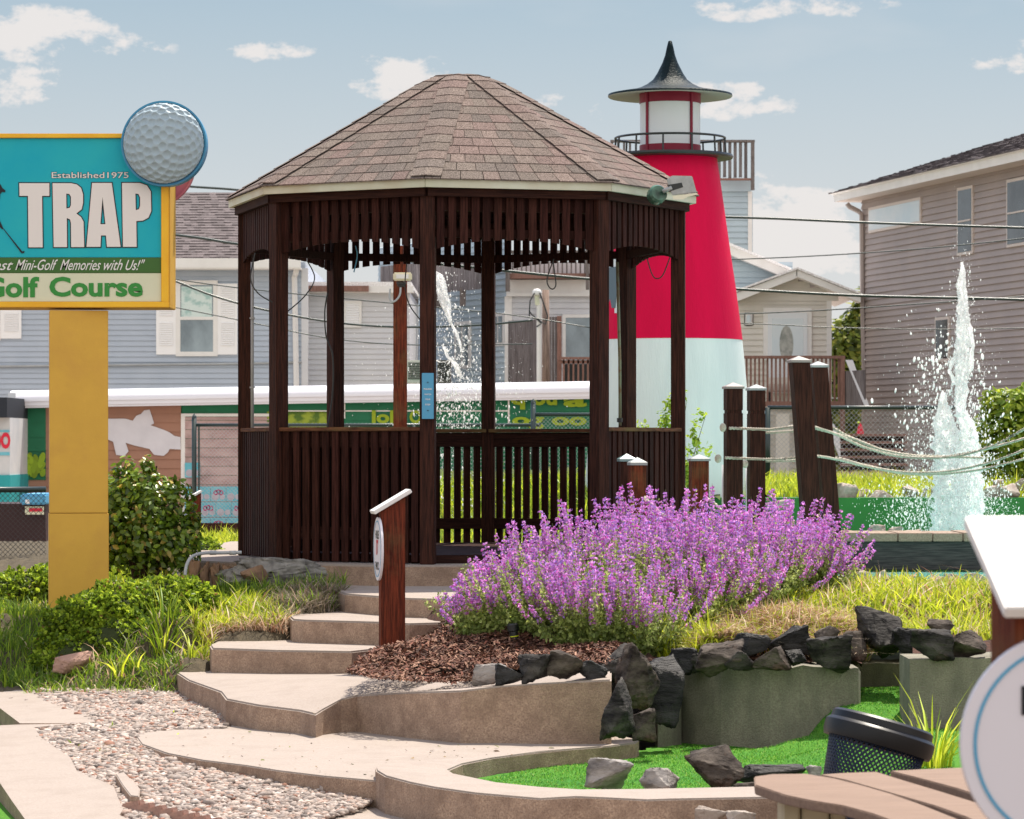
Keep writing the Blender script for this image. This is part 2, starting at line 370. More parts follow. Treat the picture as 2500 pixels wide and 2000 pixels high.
M_leafg = mat('glossy_leaf', None, .32, attr=True, transl=.33, spec=.5)
M_petal = mat('petal', None, .6, attr=True, transl=.4)
M_straw = mat('dry_straw', None, .8, attr=True, transl=.25)
M_peb = mat('pebbles', None, .8, (.6,.55,.5,1), 60, attr=True, bump=.2)
M_chip = mat('bark_chips', None, .85, attr=True)
M_rockd = mat('dark_rock', (.085,.078,.072,1), .75, (.010,.009,.009,1), 6, (1,1,3), (.33,.6), bump=1, bscale=26, stain=(.10,.062,.048,1), stain_scale=5, stain_rng=(.6,.74), spec=.15)
M_rockg = mat('grey_rock', (.36,.33,.31,1), .8, (.13,.12,.12,1), 8, (1,1,2), (.4,.62), bump=1, bscale=26, stain=(.45,.30,.22,1), stain_scale=6, stain_rng=(.55,.72))
M_rockp = mat('pink_rock', (.42,.36,.32,1), .85, (.22,.20,.17,1), 8, mix=(.4,.62), bump=1, bscale=22, stain=(.30,.17,.15,1), stain_scale=5, stain_rng=(.5,.66))
M_rockb = mat('brown_black_rock', (.12,.10,.085,1), .8, (.022,.017,.015,1), 9, (1,1,2), (.36,.62), bump=1, bscale=30, stain=(.16,.10,.075,1), stain_scale=7, stain_rng=(.55,.7), spec=.12)
M_rockk = mat('jet_rock', (.045,.043,.043,1), .6, (.006,.006,.006,1), 5, (1,1,4), (.35,.6), bump=1, bscale=34, spec=.25)
M_stone = mat('brown_stone', (.30,.19,.12,1), .9, (.13,.08,.055,1), 9, (1,1,.5), bump=1, bscale=30)
M_mortar = mat('mortar', (.30,.29,.27,1), .95, (.13,.125,.12,1), 11, bump=1, bscale=40)
M_brick = mat('red_brick', (.44,.27,.21,1), .9, (.34,.21,.17,1), 25, bump=.6, bscale=90)

# ------------------------------------------------------------------ the ground and its paths
def flat(name, pts, m, h=None, dz=.12, bev=0, sides=None):
    mb = MB(); pp = [G(*(p if len(p) == 3 else (p[0], p[1], h))) for p in pts]; mb.slab(pp, dz)
    if sides is not None:        # faces of the sides use the second material
        n = len(pp); nt_ = 2*(n-2); mb.mi = [0]*nt_+[1]*(len(mb.f)-nt_); o = mb.build(name, [m, sides], bevel=bev, hor=True)
    else: o = mb.build(name, m, bevel=bev)
    return struct(o)
g = MB(); R_ = 900
g.quad((-R_, -60, -1.75), (R_, -60, -1.75), (R_, 1500, -1.75), (-R_, 1500, -1.75)); struct(g.build('ground', M_far))
g = MB(); g.quad((-12, -12, -1.60), (12, -12, -1.60), (12, 21, -1.60), (-12, 21, -1.60)); struct(g.build('soil', M_dirt))

GRAV = Terrain([(540,1772,1.418),(440,1778,1.418),(370,1784,1.418),(552,1740,1.412),(552,1765,1.418),(500,1775,1.418),(100,1675,1.405),(450,1640,1.395),(540,1770,1.405),(330,1798,1.41),(406,1840,1.412),(493,1857,1.413),(600,1869,1.414),(700,1880,1.418),(790,1895,1.425),(880,1908,1.44),(905,1940,1.495),(770,1998,1.53),(700,2010,1.54),(830,1980,1.53),(900,1955,1.515),(500,2010,1.535),(330,1960,1.50),
                (300,1900,1.46),(130,1790,1.43),(240,1900,1.455),(650,1945,1.475),(0,2000,1.52),(0,1800,1.44),(0,1676,1.41)], 0)
def onG(u, v, up=0):      # point of the gravel surface seen at (u, v)
    h = 1.45
    for _ in range(12):
        Y = h*F/(v-V0); h = -float(GRAV.z((u-U0)*Y/F, Y)[0])-up
    return (u, v, h)
S1 = [(-260,1676),(0,1674),(72,1675),(92,1697),(130,1714),(174,1732),(214,1746),(236,1762),(178,1766),(49,1766),(0,1729),(-120,1690),(-260,1690)]
S2 = [(49,1769),(182,1767),(84,1776),(98,1799),(130,1822),(171,1848),(188,1883),(240,1903),(278,1920),(290,1952),(301,1975),(292,1990),(322,2004),(345,2060),(330,2200),(110,2200),(61,2000),(29,1955),(0,1912),(-90,1800),(-30,1772)]
flat('path', [onG(u, v, -.002) for u, v in S1], M_conc, dz=.2, sides=M_face)
flat('path', [onG(u, v, .004) for u, v in S2], M_conc, dz=.25, sides=M_face)
flat('turf_patch', [(-300,1740,1.50),(0,1745,1.50),(60,1785,1.50),(-20,1800,1.50),(-200,1800,1.5)], M_turf, dz=.03)
flat('turf_patch', [(-200,1850,1.56),(0,1890,1.56),(70,1960,1.56),(130,2120,1.56),(-100,2120,1.56)], M_turf, dz=.03)
STRIP = [(332,1798),(345,1787),(368,1780),(440,1774),(545,1768),(640,1762),(772,1770),(1080,1780),(1490,1790),(1560,1806),(1551,1813),(1480,1822),(1319,1836),(1200,1852),(1130,1866),(1096,1880),
         (1110,1890),(1145,1896),(1150,1925),(1020,1915),(940,1908),(914,1905),(790,1894),(674,1880),(600,1868),(493,1855),(406,1838),(345,1816)]
flat('walkway', STRIP, M_conc, 1.415, dz=.16, sides=M_face, bev=.006)
RING = [(1480,1821,1.412),(1319,1834,1.412),(1200,1850,1.411),(1130,1864,1.408),(1095,1879,1.40),(1110,1889,1.395),(1145,1896,1.39),(1214,1910,1.385),(1319,1921,1.38),(1417,1927,1.38),(1560,1926,1.38),(1800,1921,1.38),(2100,1915,1.38),
        (2120,1960,1.375),(1900,1945,1.375),(1640,1950,1.375),(1580,1952,1.375),(1480,1947,1.375),(1406,1944,1.375),(1319,1949,1.375),(1159,1935,1.375),(1060,1921,1.375),(1000,1909,1.375),(940,1893,1.37),(918,1880,1.37),(916,1872,1.37),(930,1866,1.38),(1010,1858,1.40),(1090,1852,1.408),(1160,1845,1.411),(1300,1826,1.411)]
flat('curb', RING, M_conc, dz=.3, sides=M_face, bev=.007)
flat('path', [(700,2010),(770,1999),(877,1963),(915,1950),(960,1950),(1022,1962),(1100,1978),(1260,1998),(1700,2008),(1900,2200),(600,2200)], M_conc, 1.53, dz=.05)
PLAT = [(432,1642,1.291),(500,1633,1.291),(640,1630,1.291),(850,1634,1.291),(960,1640,1.27),(1097,1655,1.18),(1125,1650,1.15),(1214,1640,1.13),(1319,1630,1.115),(1493,1620,1.105),
        (1493,1659,1.11),(1319,1667,1.126),(1214,1675,1.145),(1125,1686,1.165),(993,1690,1.195),(871,1697,1.235),(833,1706,1.25),(790,1731,1.289),(771,1743,1.30),(732,1734,1.30),(630,1721,1.291),(552,1706,1.285),(538,1688,1.283),(500,1674,1.283),(460,1660,1.285)]
o = flat('landing', PLAT, M_conc, dz=(0, -1.46), sides=M_face, bev=.008)

# the turf green with its stone ring
TURF = Terrain([(1120,1893,1.49),(1400,1930,1.49),(1700,1900,1.49),(1672,1815,1.49),(1880,1831,1.49),(2020,1801,1.41),(2098,1722,1.27),(2160,1690,1.25),(2250,1686,1.25),(2250,1790,1.33),(1900,1850,1.47),(2150,1830,1.38),(2300,1870,1.40),(1100,1870,1.49),(1300,1850,1.49),(1500,1840,1.49)], 4)
o = TURF.mesh('putting_green', M_turf, 1060, 2700, 13.0, 17.2, 150, 60, rough=.0015,
              mask=[(1075,13.2),(2700,13.1),(2700,17),(2090,17),(2060,15.9),(1880,15.72),(1672,16.2),(1560,15.6),(1300,14.95),(1085,14.2)]); struct(o)
def wallface(name, pts, depth, m, label, cat='wall'):
    """retaining wall: pts (u, v_top, v_bottom, Y)"""
    mb = MB(); n = len(pts); fr = [(P(u, vt, Y), P(u, vb, Y)) for u, vt, vb, Y in pts]
    for i in range(n-1):
        a, b = fr[i]; c, d = fr[i+1]; D = Vector((0, depth, 0))
        k = 6
        V = []
        for j in range(k+1):
            t = j/k; 
            for q in (a.lerp(c, t), b.lerp(d, t)): V.append(q)
            top = a.lerp(c, t); V[-2] = top + Vector((0, 0, rnd.uniform(-.008, .008) if 0 < j < k else 0))
            V.append(V[-2]+D); V.append(b.lerp(d, t)+D)
        Fs = []
        for j in range(k):
            o_ = j*4; Fs += [(o_+1, o_+5, o_+4, o_), (o_, o_+4, o_+6, o_+2), (o_+2, o_+6, o_+7, o_+3)]
        if i == 0: Fs.append((0, 2, 3, 1))
        if i == n-2: o_ = k*4; Fs.append((o_, o_+1, o_+3, o_+2))
        mb.add(V, Fs)
    o = mb.build(name, m); return tag(o, label, cat)
wallface('retaining_wall', [(1606,1740,1840,15.75),(1640,1715,1840,15.85),(1664,1690,1840,15.95)], .3, M_faceg, 'low broken concrete stub beside the two tall black boulders')
wallface('retaining_wall', [(1666,1642,1850,16.02),(1760,1632,1860,15.8),(1880,1628,1860,15.68),(2040,1626,1850,15.66),(2096,1632,1840,15.66),(2101,1640,1840,15.72)], .35, M_faceg, 'long mossy concrete retaining wall under the row of black rocks')
wallface('retaining_wall', [(2090,1620,1720,16.6),(2240,1618,1720,16.6)], .3, M_faceg, 'short recessed concrete wall at the back of the bright green turf gap')
wallface('retaining_wall', [(2221,1610,1860,15.1),(2420,1606,1860,15.1),(2700,1600,1860,15.1)], .4, M_faceg, 'mossy concrete wall behind the grass tuft next to the hole sign')

# steps
def step(name, pts, h, dz): return flat(name, [(u, v, h) for u, v in pts], M_conc, dz=dz, sides=M_face, bev=.010)
step('step', [(517,1582),(560,1583),(674,1587),(859,1590),(920,1583),(1010,1572),(1010,1555),(700,1553),(600,1556),(530,1566),(512,1574)], 1.148, .26)
step('step', [(714,1511),(740,1513),(920,1518),(1000,1522),(1100,1519),(1180,1510),(1180,1490),(850,1492),(720,1497),(706,1504)], 1.014, .22)
step('step', [(842,1449),(920,1455),(993,1460),(1100,1463),(1250,1462),(1250,1422),(830,1420),(822,1436),(828,1444)], .90, .22)
SLAB = [(452,1366),(500,1370),(640,1374),(780,1378),(940,1381),(1100,1381),(1300,1379),(1500,1374),(1700,1364),(1790,1345),(1700,1322),(1100,1316),(560,1322),(470,1340)]
step('slab', SLAB, .77, .4)

# ------------------------------------------------------------------ the gazebo
GX, GY = -126.3/F*22.06, 22.06
def oct_(k, r): a = math.radians(173+45*k); return Vector((GX+r*math.cos(a), GY+r*math.sin(a), 0))
gz = thing('gazebo', 'octagonal dark brown wooden gazebo with slatted sides and a brown shingle roof', 'gazebo', (GX, GY, -.77))
for k in range(8):                      # A B C D E F G H
    a = math.radians(173+45*k); M = Matrix.Translation(oct_(k, 1.5)) @ Matrix.Rotation(a, 4, 'Z')
    MB().box((-.047, -.047, -.77), (.047, .047, 1.62), M).build('post', M_brown, gz, bevel=.004)
def side(k, r):                          # frame of side k (post k to k+1): origin, unit direction, outward normal, length
    a, b = oct_(k, r), oct_((k+1) % 8, r); d = (b-a).normalized(); return a, d, Vector((d.y, -d.x, 0)), (b-a).length
def bx(mb, k, r, s0, s1, n0, n1, z0, z1, zt=None):
    a, d, n, L = side(k, r); 
    V = [a+d*s+n*q+Vector((0, 0, z)) for z in (z0, z1) for q in (n0, n1) for s in (s0, s1)]
    if zt is not None: 
        for i, q in ((0, zt[0]), (1, zt[1]), (2, zt[0]), (3, zt[1])): V[i].z = q
    mb.add([V[i] for i in (0,1,3,2,4,5,7,6)], [(0,3,2,1),(4,5,6,7),(0,1,5,4),(1,2,6,5),(2,3,7,6),(3,0,4,7)])
L0 = side(0, 1.5)[3]
def arch(t): t = abs(2*t-1); return 1.315-.075*t**2.2
for k in range(8):
    mb = MB(); n = 14; w = .050; s0 = .052; sp = (L0-2*s0-w)/(n-1)
    for i in range(n):
        s = s0+i*sp+rnd.uniform(-.003, .003); g_ = rnd.uniform(.7, 1.25); mb.col = (g_, g_*rnd.uniform(.94, 1.04), g_*rnd.uniform(.95, 1.08))
        bx(mb, k, 1.5, s, s+w, .012, .030, 1.24, 1.59, (arch((s)/L0), arch((s+w)/L0)))
    mb.col = (.75, .75, .75); bx(mb, k, 1.5, .05, L0-.05, -.022, .010, 1.33, 1.385); bx(mb, k, 1.5, .05, L0-.05, -.022, .010, 1.50, 1.60)
    mb.build('valance', M_brownv, gz)
    h = MB(); bx(h, k, 1.55, 0, side(k, 1.55)[3], 0.0, .03, 1.588, 1.66); h.build('header_board', M_header, gz)
    f = MB(); r_ = 1.615; bx(f, k, r_, 0, side(k, r_)[3], -.02, .008, 1.641, 1.692); f.build('fascia', M_fascia, gz)
for k in range(8):
    if k == 2: continue                  # the entrance is the side between post C and post D
    mb = MB(); n = 14; w = .050; s0 = .055; sp = (L0-2*s0-w)/(n-1); closed = k in (0, 1, 3)
    for i in range(n):
        s = s0+i*sp+rnd.uniform(-.003, .003); g_ = rnd.uniform(.7, 1.3); mb.col = (g_, g_*rnd.uniform(.92, 1.04), g_*rnd.uniform(.92, 1.05))
        bx(mb, k, 1.5, s, s+w, .014, .032, -.765+rnd.uniform(0, .012), .085)
        if closed and i < n-1:
            mb.col = (.6, .6, .6); s2 = s+w*.5+.006; bx(mb, k, 1.5, s2, s2+sp*.98-.002, -.045, -.027, -.70, .085)
    mb.build('slats', M_brownv, gz)
    r = MB(); bx(r, k, 1.5, .048, L0-.048, -.022, .013, -.62, -.54); r.build('lower_rail', M_header, gz)
    r = MB(); bx(r, k, 1.5, .048, L0-.048, -.022, .013, -.02, .085); r.build('upper_rail', M_header, gz)
    r = MB(); bx(r, k, 1.5, .03, L0-.03, -.055, .045, .086, .112); r.build('top_rail', M_rail, gz, bevel=.003)
# floor deck
mb = MB(); mb.prism([oct_(k, 1.38)[:2] for k in range(8)], -.769, -.715); mb.build('floor', M_header, gz)
# roof: eight faces of shingle courses, hip caps on top
def prof(t):                             # t 0 eave .. 1 apex
    r = 1.645*(1-t); z = 1.690+.945*t
    if t > .80: q = (t-.80)/.20; z = 1.690+.945*.80+.945*.20*(q-.60*q*q)
    return r, z
shc = [(.205,.158,.138),(.195,.155,.135),(.22,.17,.148),(.165,.138,.122),(.21,.152,.136),(.19,.157,.135)]
mb = MB(); NC = 15
for k in range(8):
    for i in range(NC):
        t0, t1 = i/NC, min(1.0, (i+1)/NC+.012); r0, z0 = prof(t0); r1, z1 = prof(t1)
        a0, b0 = oct_(k, r0), oct_((k+1) % 8, r0); a1, b1 = oct_(k, r1), oct_((k+1) % 8, r1)
        Lc = (b0-a0).length; n = max(1, round(Lc/.125)); cuts = [0]+sorted((j+(.5 if i % 2 else 0)+rnd.uniform(-.15, .15))/n for j in range(1, n) if 0 < (j+.5)/n < 1)+[1]
        cuts = [min(1, max(0, c)) for c in cuts]
        for j in range(len(cuts)-1):
            c0, c1 = cuts[j], cuts[j+1]-.004; c = shc[rnd.randrange(6)]; g_ = rnd.uniform(.9, 1.1); mb.col = tuple(x*g_*1.15 for x in c)
            up = Vector((0, 0, 1)); l0 = .007+rnd.uniform(0, .002)
            q = [a0.lerp(b0, c0)+up*(z0+l0), a0.lerp(b0, c1)+up*(z0+l0), a1.lerp(b1, c1)+up*(z1+.002), a1.lerp(b1, c0)+up*(z1+.002)]
            e = [a0.lerp(b0, c0)+up*(z0), a0.lerp(b0, c1)+up*(z0)]
            o_ = len(mb.v); mb.add(q+e, [(0,1,2,3),(4,5,1,0)])
rf = mb.build('roof', M_shing, gz)
mb = MB()
for k in range(8):                       # ridge caps folded over each hip
    for i in range(NC-1):
        t0, t1 = i/NC+.006, (i+1)/NC+.02; r0, z0 = prof(t0); r1, z1 = prof(min(1, t1)); w = .105
        p0, p1 = oct_(k, r0), oct_(k, r1); dl = (oct_((k-1) % 8, 1)-oct_(k, 1)).normalized(); dr = (oct_((k+1) % 8, 1)-oct_(k, 1)).normalized()
        c = shc[rnd.randrange(6)]; g_ = rnd.uniform(.9, 1.15); mb.col = tuple(x*g_*1.15 for x in c); up = Vector((0, 0, 1)); w1 = min(w, r1*.38)
        w0 = min(w, r0*.38)
        V = [p0+dl*w0+up*(z0+.020), p0+up*(z0+.024), p0+dr*w0+up*(z0+.020), p1+dl*w1+up*(z1+.014), p1+up*(z1+.018), p1+dr*w1+up*(z1+.014),
             p0+dl*w0+up*(z0+.012), p0+up*(z0+.018), p0+dr*w0+up*(z0+.012)]
        mb.add(V, [(0,1,4,3),(1,2,5,4),(6,7,1,0),(7,8,2,1)])
mb.build('hip_caps', M_shing, rf)
mb = MB()                                # dark boarding and rafters under the shingles
for k in range(8):
    a, b = oct_(k, 1.60), oct_((k+1) % 8, 1.60); t = Vector((GX, GY, 2.47)); mb.add([a+Vector((0,0,1.655)), b+Vector((0,0,1.655)), t], [(0, 2, 1)])
    mb.tube([oct_(k, 1.5)+Vector((0,0,1.64)), Vector((GX, GY, 2.44))], .035, 4)
mb.build('ceiling', M_header, gz)
# loose cables hanging under the valance
def cable(pts, r, m, label, name='cable', n=14, group=None):
    """smooth cable through points"""
    pts = [Vector(p) for p in pts]; out = []
    for i in range(len(pts)-1):
        p0 = pts[max(i-1, 0)]; p1 = pts[i]; p2 = pts[i+1]; p3 = pts[min(i+2, len(pts)-1)]
        for j in range(n):
            t = j/n; out.append(.5*((2*p1)+(-p0+p2)*t+(2*p0-5*p1+4*p2-p3)*t*t+(-p0+3*p1-3*p2+p3)*t**3))
    out.append(pts[-1]); mb = MB(); mb.tube(out, r, 6); o = mb.build(name, m, loc=pts[0], smooth=True); return tag(o, label, 'cable', group)
cable([P(623,618,21.0), P(612,680,21.0), P(630,716,21.0), P(665,738,21.0)], .004, M_black, 'thin black cable looping between the two leftmost gazebo posts')
cable([P(752,640,21.2), P(768,680,21.2), P(745,722,21.2), P(703,760,21.2)], .004, M_black, 'black cable curving down right of the second gazebo post')
cable([P(800,715,22.6), P(793,760,22.6), P(796,820,22.6), P(812,870,22.6), P(812,960,22.6), P(800,1043,22.6)], .005, M_black, 'long black cable running down the inner left gazebo post')
cable([P(868,600,21.2), P(872,625,21.2), P(864,665,21.2)], .004, mat('blue_wire', (.10,.35,.55,1), .5), 'short blue wire dangling under the left valance')
cable([P(993,642,21.5), P(989,700,21.5), P(1000,745,21.5), P(1028,784,21.0)], .004, M_black, 'black cable sagging to the front middle post')
cable([P(1352,632,21.0), P(1336,680,21.0), P(1340,700,21.0), P(1350,706,21.0), P(1357,695,21.0), P(1354,665,21.0), P(1350,635,21.0)], .004, M_black, 'closed loop of black cable hanging in the gazebo entrance')
cable([P(1580,632,21.6), P(1590,665,21.6), P(1601,680,21.6), P(1618,672,21.6), P(1636,628,21.6)], .004, M_black, 'black cable loop hanging in front of the lighthouse')
# conduit pipes fixed to posts
pp = thing('conduit_pipe', 'thin grey metal conduit beside the leftmost gazebo post', 'pipe', P(616,1048,22.0)); MB().tube([P(616,640,22.0), P(616,1048,22.0)], .011, 10).build('pipe', M_pvc, pp, smooth=True)
for v in (777, 946): MB().lathe([(.012,-.006),(.018,-.006),(.018,.006),(.012,.006)], P(616,v,22.0), 12).build('clamp', M_pvc, pp)
pp = thing('conduit_pipe', 'rusty greenish conduit beside the right inner gazebo post', 'pipe', P(1510,1040,22.6)); M_rust = mat('rusty_pipe', (.22,.24,.16,1), .7, (.20,.09,.04,1), 9, mix=(.5,.62))
MB().tube([P(1507,640,22.6), P(1513,880,22.6), P(1514,1040,22.6)], .011, 10).build('pipe', M_rust, pp, smooth=True)
MB().lathe([(.01,-.015),(.02,-.015),(.02,.015),(.01,.015)], P(1513,1026,22.6), 12).build('clamp', M_black, pp)
# blue warning plate on post C
pC = oct_(2, 1.5); sg = thing('warning_sign', 'narrow blue sign reading please watch your step on the front gazebo post', 'sign', P(1044, 1022, 20.49))
M_blue = mat('blue_sign', (.09,.34,.55,1), .45); x0, x1 = XU(1030, 20.49), XU(1059, 20.49); z0, z1 = ZV(1023, 20.49), ZV(911, 20.49)
MB().box((x0, 20.480, z0), (x1, 20.495, z1)).build('plate', M_blue, sg, bevel=.002)
for t, v in (('PLEASE', 950), ('WATCH', 963), ('YOUR', 975), ('STEP', 988)):
    w = .0085*len(t); Mt = Matrix.Translation((XU(1044.5, 20.49)-w/2, 20.4785, ZV(v+2, 20.49))) @ Matrix.Rotation(math.pi/2, 4, 'X')
    text_obj('lettering', t, Mt, .010, w, M_white, sg, bold=.02)
for v in (934, 1003): MB().lathe([(0,0),(.005,0),(.005,.004),(0,.004)], P(1044.5, v, 20.476), 8).build('screw', M_black, sg)

# flood light on the eave near post E
fl = thing('flood_light', 'grey weatherproof flood light with round junction box on the gazebo eave', 'light', P(1600, 480, 20.95))
M_alu = mat('cast_aluminium', (.42,.44,.44,1), .45, (.30,.32,.32,1), 20, metal=.3); M_green = mat('green_glass', (.10,.22,.16,1), .2, (.02,.04,.03,1), 12)
c = P(1603,477,20.95); Mx = Matrix.Translation(c) @ Matrix.Rotation(math.radians(72), 4, 'X') @ Matrix.Rotation(math.radians(18), 4, 'Y')
lb = MB(); lb.lathe([(0,-.03),(.058,-.03),(.062,-.02),(.062,.03),(.05,.045),(0,.045)], (0,0,0), 20); lb.v = [tuple(Mx @ Vector(p)) for p in lb.v]; lb.build('junction_box', M_green, fl, smooth=True, angle=.6)
MB().tube([P(1618,468,20.9), P(1640,458,20.9)], .014, 10).build('arm', M_alu, fl, smooth=True)
q = lambda u, v, d=0: P(u, v, 20.9+d)
lb = MB(); lb.add([q(1627,439),(q(1640,429)),(q(1690,430)),(q(1701,470)),(q(1641,477)), q(1627,439,.16),q(1640,429,.16),q(1690,430,.16),q(1701,470,.16),q(1641,477,.16)],
    [(0,1,2,3,4),(9,8,7,6,5),(0,5,6,1),(1,6,7,2),(2,7,8,3),(3,8,9,4),(4,9,5,0)]); lb.build('housing', M_alu, fl, bevel=.004)
lb = MB(); lb.add([q(1628,452,-.003),q(1664,446,-.003),q(1668,457,-.003),q(1637,467,-.003)], [(3,2,1,0)]); lb.build('band', M_black, fl)
lb = MB(); lb.add([q(1641,479),q(1700,471),q(1705,475),q(1680,480),q(1668,487),q(1645,487), q(1641,479,.16),q(1700,471,.16),q(1705,475,.16),q(1680,480,.16),q(1668,487,.16),q(1645,487,.16)],
    [(0,1,2,3,4,5),(11,10,9,8,7,6)]+[(i, (i+1) % 6, 6+(i+1) % 6, 6+i) for i in range(6)]); lb.build('lens', mat('frosted_lens', (.75,.74,.58,1), .3), fl)

# ------------------------------------------------------------------ hole signs
def hole_sign(lines, label, Yp, uc, z_base, z_low, z_high, rot, group='hole signs on wooden posts', post=(.14, .10), num=None, disc_z=None, discr=.175, cap=.24, toff=0, cw=.085):
    """post with a tilted white cap and a round plate facing the local -x side; z heights relative to the eye"""
    X = XU(uc, Yp); t = thing('hole_sign', label, 'sign', (X, Yp, z_base), group, rot)
    hx, hy = post[0]/2, post[1]/2
    p = MB(); V = [(-hx,-hy,0),(hx,-hy,0),(hx,hy,0),(-hx,hy,0),(-hx,-hy,z_low-z_base),(hx,-hy,z_high-z_base),(hx,hy,z_high-z_base),(-hx,hy,z_low-z_base)]
    p.add(V, [(0,3,2,1),(4,5,6,7),(0,1,5,4),(1,2,6,5),(2,3,7,6),(3,0,4,7)]); p.build('post', M_post, t, local=True, bevel=.004)
    sl = math.atan2(z_high-z_low, 2*hx); Mc = Matrix.Translation((0, 0, (z_low+z_high)/2-z_base)) @ Matrix.Rotation(-sl, 4, 'Y')
    MB().box((-cap/2, -cw, .002), (cap/2, cw, .024), Mc).build('cap', M_white, t, local=True, bevel=.003)
    dz = disc_z-z_base; Md = Matrix.Translation((-hx-.002, 0, dz)) @ Matrix.Rotation(-math.pi/2, 4, 'Y')   # plate axis along -x
    d = MB(); d.lathe([(0,0),(discr,0),(discr,.012),(0,.012)], n=64); d.v = [tuple(Md @ Vector(p)) for p in d.v]; d.build('plate', mat('lavender_plate', (.70,.68,.74,1), .4), t, local=True, smooth=True, angle=.5)
    d = MB(); r1, r2 = discr*.86, discr*.89; d.lathe([(r1,.013),(r2,.013),(r2,.014),(r1,.014)], n=64); d.v = [tuple(Md @ Vector(p)) for p in d.v]; d.build('ring', M_blue, t, local=True)
    for s, z, hh, ww, mm in lines:
        # text faces -x: local text x runs along -y... seen from -x side, right is -y
        Mt = Matrix.Translation((-hx-.0165, ww/2+toff, dz+z)) @ Matrix(((0,0,-1,0),(-1,0,0,0),(0,1,0,0),(0,0,0,1)))
        tx = text_obj('lettering', s, Matrix.Identity(4), hh, ww, mm, None, bold=.03)
        me = tx.data; me.transform(Mt); tx.parent = t; tx.location = (0, 0, 0); OFF[tx.name] = OFF[t.name]
    return t
M_ink = mat('black_ink', (.015,.015,.02,1), .5); M_redink = mat('red_ink', (.62,.02,.05,1), .5)
L17 = [('HOLE', .055, .048, .13, M_ink), ('17', -.035, .085, .075, M_redink), ('PAR 2', -.115, .044, .13, M_ink)]
hole_sign(L17, 'wooden hole 17 par 2 post with round plate and tilted white cap', 17.75, 957, ZV(1660,17.75), ZV(1247,17.75), ZV(1212,17.75), math.radians(10), disc_z=ZV(1340,17.75), post=(.135, .10))
hole_sign([], 'dark hole sign post with white cap half hidden by the rounded green shrub', 35, 473, ZV(1352,35), ZV(1222,35), ZV(1203,35), math.radians(12), disc_z=ZV(1290,35), post=(.15, .11), cap=.2)
LF = [('HOLE', .045, .048, .16, M_ink), ('PAR', -.135, .048, .12, M_ink)]
# nearest sign: its plate faces the camera
hole_sign(LF, 'large blurred hole sign with round pale plate in the right foreground', 5.2, 2572, -1.5, -.25, -.165, math.radians(98), disc_z=ZV(1817,5.1), post=(.14,.17), cap=.27, toff=.0, discr=.178, cw=.118)
# ------------------------------------------------------------------ the pole sign on the left
SY = 20.0; sgn = thing('pole_sign', 'tall yellow pole sign with turquoise face lettered TRAP and a golf ball', 'sign', P(190, 1488, SY))
q = lambda u, v, d=0: P(u, v, SY+d)
hw = 71*SY/F; cx = XU(184, SY); zt, zm, zb = ZV(758, SY), ZV(1253, SY), ZV(1487, SY)
Mp = Matrix.Translation((cx, SY+.14, 0)) @ Matrix.Rotation(math.radians(9), 4, 'Z')
MB().box((-hw, -.14, zm+.001), (hw, .14, zt), Mp).build('pillar', M_yel, sgn, bevel=.003)
MB().box((-hw-.004, -.144, zb), (hw+.004, .144, zm-.002), Mp).build('pillar_cover', M_yel, sgn, bevel=.003)
MB().box((-hw-.03, -.17, zb-.16), (hw+.03, .17, zb), Mp).build('footing', M_conc, sgn)
b = MB(); 
for u, v in ((126,1259),(215,1455)): b.lathe([(0,0),(.008,0)], (0,0,0), 8)
X0, X1 = XU(-470, SY), XU(415, SY); Z0, Z1 = ZV(752, SY), ZV(326, SY)
MB().box((X0, SY, Z0), (X1, SY+.34, Z1)).build('cabinet', M_yel, sgn, bevel=.004)
def fr(x0, x1, z0, z1, y0, y1, nm, m_): return MB().box((x0, y0, z0), (x1, y1, z1)).build(nm, m_, sgn, bevel=.003)
w = 22*SY/F
fr(X0, X1-.004, Z1-.030, Z1-.003, SY-.028, SY+.0, 'frame', M_yel2); fr(X0, X1-.004, Z0+.003, Z0+.038, SY-.028, SY+.0, 'frame', M_yel2); fr(X1-.052, X1-.006, Z0+.038, Z1-.030, SY-.028, SY+.0, 'frame', M_yel2)
M_turq = mat('turquoise_face', (.015,.38,.50,1), .4, (.03,.44,.49,1), 1.5, spec=.1); M_dgreen = mat('dark_green_band', (.045,.13,.025,1), .4); M_cream = mat('cream_band', (.62,.65,.47,1), .45, (.66,.66,.50,1), 3)
fx1 = X1-.052
fr(X0, fx1, ZV(629,SY), Z1-.030, SY-.008, SY-.001, 'face_panel', M_turq)
fr(X0, fx1, ZV(667,SY), ZV(629,SY)-.001, SY-.009, SY-.001, 'slogan_band', M_dgreen)
fr(X0, fx1, Z0+.038, ZV(667,SY)-.001, SY-.008, SY-.001, 'course_band', M_cream)
def L3(lst): return [(x/3.45, -(y/3.45+200)) for x, y in lst]     # sign lettering outlines, in sign units
sc_ = SY/F
Ml = Matrix.Translation((XU(0, SY), SY-.011, ZV(0, SY))) @ Matrix.Rotation(math.pi/2, 4, 'X') @ Matrix.Scale(sc_, 4)
Ml2 = Matrix.Translation((XU(0, SY), SY-.0125, ZV(0, SY))) @ Matrix.Rotation(math.pi/2, 4, 'X') @ Matrix.Scale(sc_, 4)
